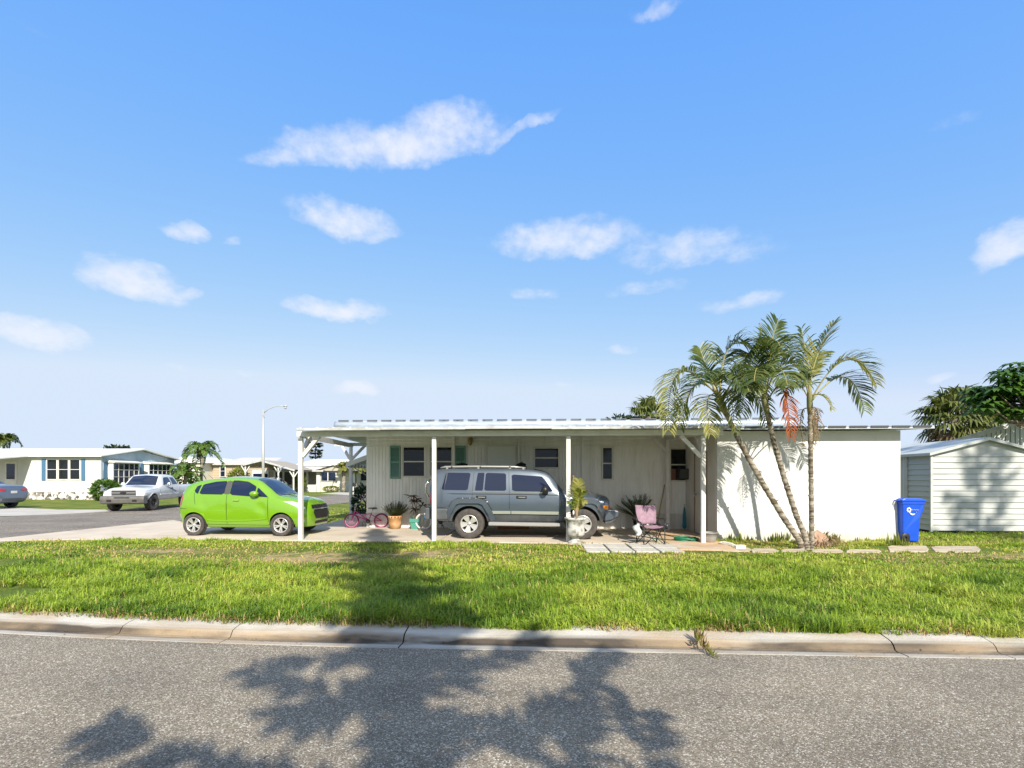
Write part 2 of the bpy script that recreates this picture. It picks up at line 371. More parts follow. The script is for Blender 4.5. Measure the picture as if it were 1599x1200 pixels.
def grow(y0, z): return [(x, y0(x) if callable(y0) else y0, z) for x in xs]
ky = lambda o: (lambda x: kerb_y(max(x, -11)) + o)
g.sheet([grow(-900, -.04), grow(-3.6, -.04), grow(-3.45, -.26), grow(ky(.30), -.26), grow(ky(.42), -.035), grow(9, -.012), grow(60, -.012), grow(1500, -.012)])
tag(g.build('ground', gm), kind='structure')

rd = MB()
rd.sheet([grow(-3.3, ROADZ), grow(0, ROADZ + .012), grow(ky(0), ROADZ)])
tag(rd.build('road', road_m), kind='structure')

# kerb: gutter pan, rolled face, back edge; dirt lies in the gutter
km, nt, b = nodes_of('kerb_concrete'); L = nt.links
v = texco(nt)
n1 = noise_tex(nt, v, 2.2, 6); r1 = ramp(nt, [(.3, (.42, .385, .32)), (.7, (.56, .535, .48))]); L.new(n1.outputs['Fac'], r1.inputs['Fac'])
sx = N(nt, 'ShaderNodeSeparateXYZ'); L.new(v, sx.inputs[0])
at_ = N(nt, 'ShaderNodeAttribute', attribute_name='dirt')
n2 = noise_tex(nt, texco(nt, (.55, 3, 3)), 1.3, 6); 
mm = N(nt, 'ShaderNodeMath', operation='MULTIPLY_ADD'); L.new(n2.outputs['Fac'], mm.inputs[0]); mm.inputs[1].default_value = 3.4; mm.inputs[2].default_value = -.85; mm.use_clamp = True
m2 = N(nt, 'ShaderNodeMath', operation='MULTIPLY', use_clamp=True); L.new(mm.outputs[0], m2.inputs[0]); L.new(at_.outputs['Fac'], m2.inputs[1])
mx = N(nt, 'ShaderNodeMix', data_type='RGBA'); L.new(m2.outputs[0], mx.inputs['Factor']); L.new(r1.outputs['Color'], mx.inputs[6]); mx.inputs[7].default_value = (.06, .048, .035, 1)
n3 = noise_tex(nt, texco(nt, (.7, 2, 2)), 1.1, 5); r3 = ramp(nt, [(.47, (0, 0, 0)), (.70, (.8, .8, .8))]); L.new(n3.outputs['Fac'], r3.inputs['Fac'])
mx3 = N(nt, 'ShaderNodeMix', data_type='RGBA'); L.new(r3.outputs['Color'], mx3.inputs['Factor']); L.new(mx.outputs[2], mx3.inputs[6]); mx3.inputs[7].default_value = (.36, .27, .17, 1)
L.new(mx3.outputs[2], b.inputs['Base Color']); b.inputs['Roughness'].default_value = .85
nb = noise_tex(nt, v, 40, 5, .65); bp = N(nt, 'ShaderNodeBump'); bp.inputs['Strength'].default_value = .6; bp.inputs['Distance'].default_value = .015
L.new(nb.outputs['Fac'], bp.inputs['Height']); L.new(bp.outputs['Normal'], b.inputs['Normal'])
PROF = [(-.02, -.03, .3), (0, .005, .35), (.07, .004, .4), (.105, .002, .9), (.14, -.003, 1.5), (.178, .004, 1.6), (.20, .04, 1.2), (.225, .066, .55), (.27, .078, .15), (.33, .087, .1), (.40, .098, .35), (.48, .104, .6)]
k = MB(); dirt = []
x = -11.0; joints = [-9.4, -6.6, -4.47, -3.2, -1.37, 1.62, 3.42, 4.36, 8, 11]
segs = [(-12.0, joints[0])] + list(zip(joints[:-1], joints[1:])) + [(joints[-1], 15)]
for a, c in segs:
    rows = []; jg = .004 if abs(a - 1.62) > .01 and abs(c - 1.62) > .01 else .009
    for i in range(9):
        t = i / 8; xx = a + jg + (c - a - 2 * jg) * t
        wob = .008 * math.sin(xx * 2.1) + .006 * mnoise.noise((xx * 1.3, 0, 2))
        rows.append([(xx, kerb_y(max(xx, -11)) + o + (wob if o > .2 else 0), ROADZ + zz + (wob * .5 if zz > .03 else 0)) for o, zz, d in PROF])
        dirt += [d for o, zz, d in PROF]
    k.sheet(rows)
ko = k.build('kerb', km)
ad = ko.data.attributes.new('dirt', 'FLOAT', 'POINT'); ad.data.foreach_set('value', dirt)
tag(ko, kind='structure')

# side street running away on the left
ss = MB()
prof = [(3.5, ROADZ - .02), (4.93, ROADZ + .004), (5.5, .004), (12, .004), (18, .004), (26, .004), (33, .004), (60, .004), (200, .004)]
def sx0(y): return -12.55 + max(0, (y - 17)) * .085 if y < 60 else -8.9
def sx1(y): return -20.9 + max(0, (y - 19)) * .17 if y < 60 else -14
ss.sheet([[(sx1(y) + (sx0(y) - sx1(y)) * i / 6, y, z) for i in range(7)] for y, z in prof])
tag(ss.build('side_street', side_m), kind='structure')
apron = M('pale_concrete', (.46, .435, .385), .85, col2=(.38, .355, .31), scale=.9, bump=.15, bscale=40)
ap = MB()
def gl(*pts, z=.008):
    return [tuple(gp(px, py, z)) for px, py in pts]
ap.add(gl((-260, 800), (0, 806.5), (90, 803.5), (172, 799), (165, 796), (90, 796), (30, 793), (-260, 786)), [tuple(range(8))])
tag(ap.build('neighbour_driveway', apron), kind='structure')
fd = MB(); fd.add(gl((500, 771.5), (560, 774), (560, 770), (528, 769)), [(0, 1, 2, 3)]); tag(fd.build('far_driveway', apron), kind='structure')

# carport slab, driveway to the side street and the walk along the house end
pad = MB()
Z = .012
def slab(pts, z0=-.10, z=Z):
    n = len(pts); pad.add([(x, y, z) for x, y in pts] + [(x, y, z0) for x, y in pts], [tuple(range(n)), tuple(range(2 * n - 1, n - 1, -1))] + [(i, n + i, n + (i + 1) % n, (i + 1) % n) for i in range(n)])
slab([(-13.6, 11.2), (-12.4, 11.9), (-10.2, 12.25), (-7.02, 12.25), (-7.02, 16.2), (-10.5, 16.3), (-12.0, 16.8), (-13.0, 17.6)])
slab([(-7, 12.12), (-2.42, 12.08), (-2.42, 15.45), (-5.2, 15.45), (-5.2, 22), (-7, 22)])
slab([(-2.40, 12.04), (.80, 12.0), (.80, 15.45), (-2.40, 15.45)])
slab([(.82, 12.0), (2.98, 12.0), (2.98, 15.45), (.82, 15.45)])
pad2 = pad; pad = MB()
slab([(3.0, 11.05), (4.2, 11.0), (4.32, 12.74), (4.32, 15.45), (3.0, 15.45)])
tag(pad.build('sandy_slab', M('sandy_concrete', (.52, .36, .22), .9, col2=(.42, .29, .18), scale=1.6, bump=.2, bscale=45, col3=(.5, .45, .38), scale3=1.1, lo3=.5, hi3=.65, amt3=.8), bevel=.006), kind='structure')
pad2.build('driveway', MT['concrete'], bevel=.006); tag(bpy.data.objects['driveway'], kind='structure')

# paving stones before the second bay, broken slabs of the path on the right
stone_tex = M('path_stone', (.46, .40, .30), .9, col2=(.33, .26, .17), scale=3, bump=.25, bscale=45)
rw = 0
names = ['leftmost', 'second from left', 'third from left', 'rightmost']
for j, (y0, y1) in enumerate(((10.62, 11.2), (11.23, 11.86))):
    for i in range(4):
        x0 = .98 + i * .51 + rnd.uniform(-.01, .01); p = MB()
        p.prism([(x0 + rnd.uniform(0, .02), y0 + rnd.uniform(0, .03)), (x0 + .48, y0 + rnd.uniform(0, .03)), (x0 + .48 + rnd.uniform(-.02, .01), y1), (x0, y1 - rnd.uniform(0, .02))], -.06, .018 + rnd.uniform(0, .008), axis='z')
        o = p.build('paving_stone', MT['paver'], bevel=.008, off=(x0 + .24, (y0 + y1) / 2, 0))
        tag(o, 'pale square paving stone, %s of the %s' % (names[i], 'row nearest the lawn' if j == 0 else 'row under the pink chair'), 'paving stone', 'paving stones before the folding chair')
PATH = []
pths = [((1128, 1172), (854.5, 861), 'just right of the carport corner post'), ((1176, 1215), (857, 862.5), 'before the leaning palm trunks'), ((1222, 1262), (857.5, 862), 'directly before the palm stump'), ((1268, 1318), (857.5, 862.5), 'right of the palm stump'), ((1324, 1376), (858, 863), 'before the blank white wall'), ((1388, 1452), (852, 862), 'before the blue bin, wide and cracked'), ((1458, 1532), (853, 862), 'last one, toward the metal shed')]
for (xa, xb), (ya, yb), what in pths:
    q = [gp(xa + 4, ya), gp(xb - 6, ya + .4), gp(xb, (ya + yb) / 2 + .5), gp(xb - 3, yb), gp((xa + xb) / 2, yb + .4), gp(xa, yb - .3), gp(xa - 1, ya + 2)]
    q = [(p.x + rnd.uniform(-.03, .03), p.y + rnd.uniform(-.03, .03)) for p in q]
    PATH.append((min(p[0] for p in q), max(p[0] for p in q), min(p[1] for p in q), max(p[1] for p in q)))
    p = MB(); p.prism(q, -.06, .006, axis='z')
    c = (sum(a[0] for a in q) / 7, sum(a[1] for a in q) / 7, 0)
    tag(p.build('path_slab', stone_tex, bevel=.01, off=c), 'flat sandy stone slab in the grass path, ' + what, 'path slab', 'slabs of the path along the white wall')

# ---------------------------------------------------------------- grass blades
def make_grass():
    g = np.random.default_rng(11)
    P = []
    def zone(n, x0, x1, y0, y1, hs, wd):
        nt_ = n // 22; tx = g.uniform(x0, x1, nt_); ty = g.uniform(y0, y1, nt_); ti = g.integers(0, nt_, n); tr = g.uniform(.5, 1.6, nt_)[ti]
        ga = g.uniform(0, 2 * np.pi, n); gr = np.abs(g.normal(0, .034, n)) * tr
        loose = g.random(n) < .42
        x = np.where(loose, g.uniform(x0, x1, n), tx[ti] + np.cos(ga) * gr); y = np.where(loose, g.uniform(y0, y1, n), ty[ti] + np.sin(ga) * gr)
        hm = np.where(loose, .8, g.uniform(.75, 1.5, nt_)[ti]); aa = np.where(loose, g.uniform(0, 2 * np.pi, n), ga + g.normal(0, .5, n)); tn = np.where(loose, g.random(n), g.random(nt_)[ti] * .7 + .3 * g.random(n))
        # clumping
        cl = vnoise(x, y, 3.2, 1) * .6 + vnoise(x, y, 9, 2) * .4
        keep = cl > g.uniform(.12, .62, n)
        P.append(np.stack([x, y, hs * hm, np.full(n, wd), aa, tn], 1)[keep])
    zone(190000, -6.6, 7.4, 5.05, 6.9, 1.0, .0085)
    zone(160000, -9.2, 10.2, 6.9, 9.2, .9, .0105)
    zone(130000, -13.0, 14.5, 9.2, 12.6, .62, .0135)
    zone(16000, 4.3, 14.5, 12.0, 12.72, .8, .0115)
    zone(14000, 8.7, 16.5, 12.6, 14.9, .8, .013)
    zone(9000, -12.3, -7.1, 16.9, 24, .6, .018)
    zone(3000, -12.0, -11.0, 16.4, 19, .7, .018)
    A = np.concatenate(P); x, y, hs, wd, AA, TN = A.T
    ky_ = kerb_y_np(x) + .265 + .11 * vnoise(x, y * 0, 2.3, 5) + .05 * vnoise(x, y * 0, 11, 15)
    ok = y > ky_
    def out(x0, x1, y0, y1): return ~((x > x0) & (x < x1) & (y > y0) & (y < y1))
    fr = .10 * (vnoise(x, y, 4, 6) - .5)
    ok &= out(-7.02, .8, 12.1 + 0, 15.5) & out(.8, 3.02, 12.02, 15.5) & out(3.0, 4.28, 11.05, 15.5) & out(-7, -5.2, 12, 22) & out(4.28, 8.66, 12.66, 20)
    ok &= ~((x < -7) & (x > -12.55) & (y > 12.27 + (x < -10.2) * (-.16) * (-10.2 - x) + fr * .8) & (y < 16.5)) & (x > -12.55 + np.maximum(0, y - 17) * .085 + .1)
    ok &= out(.97, 3.0, 10.6, 11.9) & out(10.85, 15, 14.8, 20)
    for a, b_, c, d in PATH: ok &= out(a + .03, b_ - .03, c + .04, d - .02)
    x, y, hs, wd, AA, TN = x[ok], y[ok], hs[ok], wd[ok], AA[ok], TN[ok]
    dead = vnoise(x, y, .55, 7) * .55 + vnoise(x, y, 1.7, 8) * .45
    # worn, straw coloured places: before the carport and along the kerb
    worn = np.exp(-(((x + 4.6) / 1.6) ** 2 + ((y - 9.7) / .9) ** 2)) * 1.0 + np.exp(-(((x + 7.6) / 2.2) ** 2 + ((y - 10.4) / .7) ** 2)) * .7 + np.exp(-(((x + 2.3) / 1.0) ** 2 + ((y - 10.2) / .5) ** 2)) * .6 + np.exp(-(((x - 9.6) / 1.6) ** 2 + ((y - 10.6) / .5) ** 2)) * .75 + np.exp(-(((x - 3.2) / 1.4) ** 2 + ((y - 10.9) / .5) ** 2)) * .45
    edge = np.exp(-((y - (kerb_y_np(x) + .33)) / .12) ** 2)
    worn = np.clip(worn * (.6 + 1.3 * dead) + edge * .9 * (vnoise(x, y, 1.6, 9) > .5) + .6 * np.clip((y - 8.2) / 3, 0, 1) * np.clip((dead - .46) * 6, 0, 1), 0, 1)
    n = len(x)
    keep = g.uniform(0, 1, n) > worn * .88
    AA, TN = AA[keep], TN[keep]
    x, y, hs, wd, worn, dead, edge = x[keep], y[keep], hs[keep], wd[keep], worn[keep], dead[keep], edge[keep]; n = len(x)
    tall = vnoise(x, y, 1.1, 12) * .55 + vnoise(x, y, 3.1, 13) * .45
    h = .9 * hs * (.04 + .19 * np.clip(tall - .25, 0, 1) ** 1.15 + .06 * g.random(n) ** 1.5) * (1 - .5 * worn)
    stalk = g.random(n) < .004
    h = np.where(stalk, h * 2.3, h); wd = np.where(stalk, wd * .55, wd * g.uniform(.7, 1.35, n))
    az = AA; lean = g.uniform(.1, 1.5, n) * np.where(stalk, .5, 1)
    dx, dy = np.cos(az), np.sin(az); sx_, sy_ = -dy, dx
    z0 = np.where(y < kerb_y_np(x) + .5, -.022, -.01)
    V = np.empty((n, 7, 3), np.float32)
    for i, (t, wt_) in enumerate(((0, 1.0), (.5, .95), (.82, .55))):
        hx = lean * h * t ** 1.8; hz = h * t * (1 - .30 * lean * t)
        for sgn, k_ in ((-1, 0), (1, 1)):
            V[:, i * 2 + k_, 0] = x + dx * hx + sx_ * sgn * wd * wt_ * .5
            V[:, i * 2 + k_, 1] = y + dy * hx + sy_ * sgn * wd * wt_ * .5
            V[:, i * 2 + k_, 2] = z0 + hz
    V[:, 6, 0] = x + dx * lean * h * 1.05; V[:, 6, 1] = y + dy * lean * h * 1.05; V[:, 6, 2] = z0 + h * np.clip(1 - .38 * lean, .45, 1)
    # colours: one per blade
    rv = TN; patch = vnoise(x, y, .9, 21)
    c0 = np.array([.11, .20, .015]); c1 = np.array([.27, .385, .03]); c2 = np.array([.46, .49, .08]); st = np.array([.55, .40, .17]); br = np.array([.22, .12, .06])
    p2 = vnoise(x, y, 2.6, 22); t = np.clip(.48 * rv + .75 * (patch - .35) + .55 * (p2 - .4) + .28 * np.clip((y - 8.5) / 3, 0, 1), 0, 1)[:, None]
    c = np.where(t < .5, c0 + (c1 - c0) * t * 2, c1 + (c2 - c1) * (t * 2 - 1))
    isd = (g.random(n) < .03 + .72 * worn)[:, None]
    c = np.where(isd, np.where((edge > .3)[:, None] & (g.random(n) < .55)[:, None], br, st) * g.uniform(.75, 1.2, n)[:, None], c)
    C = np.ones((n, 7, 4), np.float32); C[:, :, :3] = c[:, None, :]
    base = (np.arange(n) * 7)[:, None]
    loops = np.concatenate([base + np.array([0, 1, 3, 2]), base + np.array([2, 3, 5, 4]), base + np.array([4, 5, 6])], 1).ravel().astype(np.int32)
    starts = (np.arange(n) * 11)[:, None] + np.array([0, 4, 8]); starts = starts.ravel().astype(np.int32)
    me = bpy.data.meshes.new('lawn_grass'); me.vertices.add(n * 7); me.vertices.foreach_set('co', V.ravel())
    me.loops.add(len(loops)); me.loops.foreach_set('vertex_index', loops); me.polygons.add(len(starts)); me.polygons.foreach_set('loop_start', starts)
    me.update(calc_edges=True)
    ca = me.attributes.new('blade', 'FLOAT_COLOR', 'POINT'); ca.data.foreach_set('color', C.ravel())
    m, nt, b = nodes_of('grass_blade'); L = nt.links
    a = N(nt, 'ShaderNodeAttribute', attribute_name='blade'); L.new(a.outputs['Color'], b.inputs['Base Color']); b.inputs['Roughness'].default_value = .5; b.inputs['Specular IOR Level'].default_value = .35
    tr = N(nt, 'ShaderNodeBsdfTranslucent'); L.new(a.outputs['Color'], tr.inputs['Color']); mx = N(nt, 'ShaderNodeMixShader'); mx.inputs[0].default_value = .30
    L.new(b.outputs[0], mx.inputs[1]); L.new(tr.outputs[0], mx.inputs[2]); L.new(mx.outputs[0], nt.nodes['Material Output'].inputs['Surface'])
    me.materials.append(m)
    o = bpy.data.objects.new('lawn_grass', me); COL.objects.link(o); tag(o, 'rough sunlit lawn grass between kerb and carport', 'grass', kind='stuff')
make_grass()
# ================================================================ buildings
def ribbed(mb, x0, x1, z0, z1, y, holes=(), pitch=.105, depth=.009, m=0, axis='x', back=1):
    # vertical ribbed sheet metal in the plane y, with rectangular holes (x0, x1, z0, z1)
    n = max(1, int(round((x1 - x0) / pitch))); p = (x1 - x0) / n
    def P(a, b, z): return (a, b, z) if axis == 'x' else (b, a, z)
    for i in range(n):
        a = x0 + i * p; c = a + p / 2
        iv = [(z0, z1)]
        for h0, h1, hz0, hz1 in holes:
            if h0 < c < h1:
                nv = []
                for u, v in iv:
                    if hz0 > u: nv.append((u, min(v, hz0)))
                    if hz1 < v: nv.append((max(u, hz1), v))
                iv = nv
        for u, v in iv:
            if v - u < .005: continue
            prof = [(a, 0), (a + p * .66, 0), (a + p * .76, depth), (a + p * .92, depth), (a + p, 0)]
            mb.sheet([[P(q, y + d * back, z) for q, d in prof] for z in (u, v)], m)
def laps(mb, x0, x1, z0, z1, y, pitch=.16, lip=.018, m=0, axis='x', back=1, top=None):
    # horizontal lap boards; top(x) gives a sloping upper edge
    n = max(1, int(round((z1 - z0) / pitch))); p = (z1 - z0) / n
    def P(a, b, z): return (a, b, z) if axis == 'x' else (b, a, z)
    for i in range(n):
        a = z0 + i * p; b_ = a + p
        mb.sheet([[P(x0, y + lip * back, a), P(x1, y + lip * back, a)], [P(x0, y, a + .012), P(x1, y, a + .012)], [P(x0, y + lip * back, b_), P(x1, y + lip * back, b_)]], m)
def window(root, off, x0, x1, z0, z1, y, rows=2, cols=1, fw=.045, mats=None, blinds=True, axis='x', back=1, pane=None, muntin=0, gap=.025):
    # frame with bars > pane, blind. The wall must have a hole there.
    s = back
    def bx(mb, a, b_, c, d, e, f, m=0):
        lo, hi = sorted((y + c * s, y + d * s))
        if axis == 'x': mb.box(a, b_, lo, hi, e, f, m)
        else: mb.box(lo, hi, a, b_, e, f, m)
    f = MB()
    bx(f, x0 - fw, x0, -.03, .06, z0 - fw, z1 + fw); bx(f, x1, x1 + fw, -.03, .06, z0 - fw, z1 + fw)
    bx(f, x0, x1, -.03, .06, z1, z1 + fw); bx(f, x0, x1, -.045, .06, z0 - fw, z0)
    for i in range(1, rows): zz = z0 + (z1 - z0) * i / rows; bx(f, x0, x1, -.015, .03, zz - .018, zz + .018)
    for i in range(1, cols): xx = x0 + (x1 - x0) * i / cols; bx(f, xx - .025, xx + .025, -.018, .033, z0, z1)
    wo = f.build('window', mats or MT['frame'], root, off=off)
    g = MB(); bx(g, x0, x1, .012, .018, z0, z1); g.build('pane', pane or MT['pane'], wo, off=off)
    if blinds:
        bl = MB(); n = int((z1 - z0) / .06)
        for i in range(n):
            zz = z0 + (z1 - z0) * (i + .5) / n
            bx(bl, x0, x1, .05, .085, zz - .016, zz + .012)
        bl.build('blind', MT['blind'], wo, off=off)
    return wo

# ---------------------------------------------------------------- the mobile home
HB = (-5.26, 15.4, 0)
home = thing('mobile_home', 'long low white mobile home with ribbed metal walls and teal shutters behind the carport', 'mobile home', HB)
HY0 = 15.4
def hx(px, py): p = at(px, py, HY0); return p.x, p.z
def rect(pa, ya, pb, yb):
    (a, t), (b_, bt) = hx(pa, ya), hx(pb, yb); return (a, b_, bt, t)
w1 = rect(629.5, 699, 664, 743.5); w2 = rect(672, 699, 706, 743.5); w3 = rect(836, 701, 872, 730); w4 = rect(942, 700, 957, 748); w5 = rect(1048, 702, 1072, 750)
holes = [w1, w2, w3, w4, w5]
wm = MB()
ribbed(wm, -5.26, 7.3, .45, 2.47, HY0, [(h[0] - .02, h[1] + .02, h[2] - .02, h[3] + .02) for h in holes])
laps(wm, -5.26, 7.3, 2.47, 2.80, HY0 - .012, .11, .02)
laps(wm, 15.4, 22.4, .45, 2.95, -5.26, .22, .015, axis='y', back=1)
wm.box(7.28, 7.32, 15.42, 22.4, .0, 2.95); wm.box(-5.2, 7.28, 22.36, 22.4, .0, 2.95)
wm.build('wall', MT['siding'], home, off=HB)
bk = MB(); bk.box(-5.2, 7.2, 15.85, 15.9, .4, 2.9); bk.build('interior', MT['dark'], home, off=HB)
sk = MB(); ribbed(sk, -5.26, 7.3, 0, .45, HY0 + .01, pitch=.16); sk.box(-5.28, 7.3, HY0 - .006, HY0 + .012, .437, .465)
laps(sk, 15.42, 22.4, 0, .45, -5.25, .15, .012, axis='y'); sk.build('skirting', MT['skirting'], home, off=HB)
wa = window(home, HB, *w1, HY0); wb_ = window(home, HB, *w2, HY0); window(home, HB, *w3, HY0); window(home, HB, *w4, HY0, pane=MT['pane']); window(home, HB, *w5, HY0)
ornm = M('red_paper', (.45, .06, .04), .6)
orn = MB(); p = at(657, 734, 15.47); orn.lathe([(.001, -.14), (.10, -.1), (.15, 0), (.10, .1), (.001, .14)], (p.x, 15.56, p.z), 12); orn.build('lantern', ornm, wa, off=HB)
mu = MB(); c = (w1[1] + w2[0]) / 2; mu.box(c - .07, c + .07, HY0 - .02, HY0 + .0, w1[2] - .06, w1[3] + .06); mu.build('window_mullion', MT['frame'], home, off=HB)
for pa, pb in ((610, 626), (711.5, 727.5)):
    a, b_, z0, z1 = rect(pa, 696.5, pb, 748); s = MB()
    s.box(a, a + .04, HY0 - .05, HY0 - .003, z0, z1); s.box(b_ - .04, b_, HY0 - .05, HY0 - .003, z0, z1)
    for zz in (z0, (z0 + z1) / 2 - .03, z1 - .06): s.box(a + .04, b_ - .04, HY0 - .045, HY0 - .003, zz, zz + .06)
    n = 20
    for i in range(n):
        zz = z0 + .06 + (z1 - z0 - .13) * i / n
        s.add([(a + .04, HY0 - .04, zz), (b_ - .04, HY0 - .04, zz), (b_ - .04, HY0 - .01, zz + .05), (a + .04, HY0 - .01, zz + .05)], [(0, 1, 2, 3)])
    s.build('shutter', MT['teal'], home, off=HB)
a, b_, z0, z1 = rect(762, 698, 803, 800); dr = MB()
dr.box(a, b_, HY0 - .03, HY0 - .004, .42, z1)
for i, j in ((0, 0), (1, 0), (0, 1), (1, 1), (0, 2), (1, 2)):
    xa = a + .09 + i * (b_ - a) / 2; xb = xa + (b_ - a) / 2 - .15; za = .55 + j * .65
    for q in ((xa, xb, za, za + .02), (xa, xb, za + .5, za + .52), (xa, xa + .02, za, za + .5), (xb - .02, xb, za, za + .5)): dr.box(q[0], q[1], HY0 - .042, HY0 - .03, q[2], q[3])
do_ = dr.build('door', M('door_paint', (.76, .78, .74), .45), home, off=HB)
fr = MB(); fr.box(a - .06, a, HY0 - .045, HY0, .42, z1 + .06); fr.box(b_, b_ + .06, HY0 - .045, HY0, .42, z1 + .06); fr.box(a, b_, HY0 - .045, HY0, z1, z1 + .06); fr.build('door_frame', MT['frame'], do_, off=HB)
kn = MB(); kn.lathe([(.002, -.09), (.03, -.08), (.03, -.055), (.012, -.05), (.012, -.03)], (b_ - .08, HY0, 1.35), 12, axis='y'); kn.build('handle', MT['chrome'], do_, off=HB)
lt = MB(); p = at(735.5, 686, HY0); lt.box(p.x - .06, p.x + .06, HY0 - .06, HY0 - .01, p.z - .08, p.z + .05); lt.lathe([(.03, -.2), (.07, -.14), (.075, -.02), (.03, .02)], (p.x, HY0 - .14, p.z), 14); lt.build('wall_lamp', M('brass_lamp', (.36, .27, .12), .4, .3), home, off=HB)
for px in (709.5, 811, 910):
    x, _ = hx(px, 700); d = MB(); d.box(x - .03, x + .03, HY0 - .06, HY0 - .014, .05, 2.76); d.build('wall_batten', MT['siding'], home, off=HB)
# roof-over with a rounded bright fascia
rf = MB()
rf.add([(-6.1, 14.98, 3.02), (7.2, 14.98, 3.02), (7.2, 18.9, 3.30), (-6.1, 18.9, 3.30), (-6.1, 22.8, 3.0), (7.2, 22.8, 3.0)], [(0, 1, 2, 3), (3, 2, 5, 4)])
rf.add([(-6.1, 14.98, 2.96), (7.2, 14.98, 2.96), (7.2, 22.8, 2.96), (-6.1, 22.8, 2.96)], [(0, 1, 2, 3)])
for i in range(34): x = -6.0 + i * .4; rf.bar((x, 14.99, 3.20), (x, 18.9, 3.33), .045, .03)
rf.build('roof', MT['roof_metal'], home, off=HB, recalc=False)
re_ = MB()
for i in range(31):
    x = -5.95 + i * .43; re_.box(x, x + .30, 14.93, 14.975, 3.212, 3.236)
re_.build('roof_edge', M('roof_gap', (.07, .075, .085), .6), home, off=HB)
fm = MB(); n = 10
def frow(x, dy=0): return [(x, 14.98 - .07 * math.sin(math.pi * i / n) + dy, 2.97 + .235 * i / n) for i in range(n + 1)]
rows = [[(q[0], q[1] + 7.8, q[2]) for q in frow(-6.02)], [(q[0], q[1], q[2]) for q in frow(-6.14, .14)]] + [frow(-6.02 + (7.2 + 6.02) * i / 40) for i in range(41)]
fm.sheet(rows, smooth=True); fm.box(-6.0, 7.2, 14.90, 14.98, 2.955, 2.97); fm.build('fascia', M('bright_fascia', (.44, .49, .54), .3, metal=.35, col2=(.34, .39, .44), scale=3, stretch=(1, 1, 4)), home, off=HB)
# striped awning on the left end wall, dark underneath
aw = MB(); A = at(577, 706, 17.2); B = at(543, 722, 17.2)
am = [M('awning_white', (.62, .64, .62), .5), M('awning_grey', (.20, .23, .22), .5)]
for i in range(14):
    y0 = 16.6 + i * .16; y1 = y0 + .155
    aw.add([(-5.27, y0, 2.42), (-5.27, y1, 2.42), (-6.35, y1, 2.02), (-6.35, y0, 2.02), (-6.37, y0, 1.86), (-6.37, y1, 1.86), (-5.27, y0, 2.39), (-5.27, y1, 2.39), (-6.33, y0, 1.99), (-6.33, y1, 1.99)],
           [(0, 1, 2, 3), (3, 2, 5, 4), (6, 7, 9, 8)], i % 2)
aw.add([(-5.27, 16.59, 2.42), (-6.35, 16.59, 2.02), (-6.37, 16.59, 1.86), (-5.27, 16.59, 2.26)], [(0, 1, 2, 3)], 0)
aw.bar((-6.3, 16.65, 1.98), (-5.28, 16.65, 1.35), .03, m=1); aw.bar((-6.3, 18.8, 1.98), (-5.28, 18.8, 1.35), .03, m=1)
aw.build('awning', am, home, off=HB, recalc=False)

# window air conditioner
acx0, acx1, acz0, acz1 = rect(1056, 732.5, 1072, 750)
ac = thing('air_conditioner', 'black boxed window air conditioner hanging in the right end window of the home', 'air conditioner', ((acx0 + acx1) / 2, HY0, acz0)); O = ac.location
q = MB(); q.box(acx0, acx1, HY0 - .34, HY0 + .3, acz0 + .02, acz1); q.build('casing', MT['black'], ac, bevel=.02, off=O)
q = MB()
for i in range(9): zz = acz0 + .06 + i * .03; q.box(acx0 + .04, acx1 - .04, HY0 - .352, HY0 - .338, zz, zz + .014)
q.build('grille', M('ac_grille', (.10, .10, .10), .5), ac, off=O)
q = MB(); q.box(w5[0], acx0 - .01, HY0 - .02, HY0 + .0, acz0, acz1); q.build('side_panel', M('brown_board', (.20, .09, .055), .7), ac, off=O)

# ---------------------------------------------------------------- carport
CB = (-5.83, 12.25, 0)
cp = thing('carport', 'open white carport with square wooden posts and a flat metal roof', 'carport', CB)
px_posts = [-5.83, -2.52, .70, 3.85]
for i, x in enumerate(px_posts):
    p = MB(); y = 12.25 if i else 12.28
    p.box(x - .05, x + .05, y - .05, y + .05, -.02, 2.52); p.build('post', MT['white_wood'], cp, bevel=.006, off=CB)
rl = gp(548.5, 811); rr = Vector((at(1043, 829, 15.05).x, 15.05, 0))
for q in (rl, rr):
    p = MB(); p.box(q.x - .05, q.x + .05, q.y - .05, q.y + .05, -.02, 2.62); p.build('post', MT['white_wood'], cp, bevel=.006, off=CB)
bmx = MB(); bmx.box(-5.90, 4.30, 12.2, 12.29, 2.53, 2.665); bmx.build('beam', MT['white_wood'], cp, bevel=.005, off=CB)
bmx = MB(); bmx.bar((-5.83, 12.3, 2.585), (rl.x, rl.y + .1, 2.70), .09, .14); bmx.build('beam', MT['white_wood'], cp, off=CB)
bmx = MB(); bmx.bar((3.9, 12.3, 2.585), (rr.x, rr.y + .1, 2.70), .08, .12); bmx.build('beam', MT['white_wood'], cp, off=CB)
bmx = MB(); bmx.bar((rl.x - .6, rl.y, 2.74), (-5.3, rl.y, 2.74), .08, .12); bmx.build('beam', MT['white_wood'], cp, off=CB)
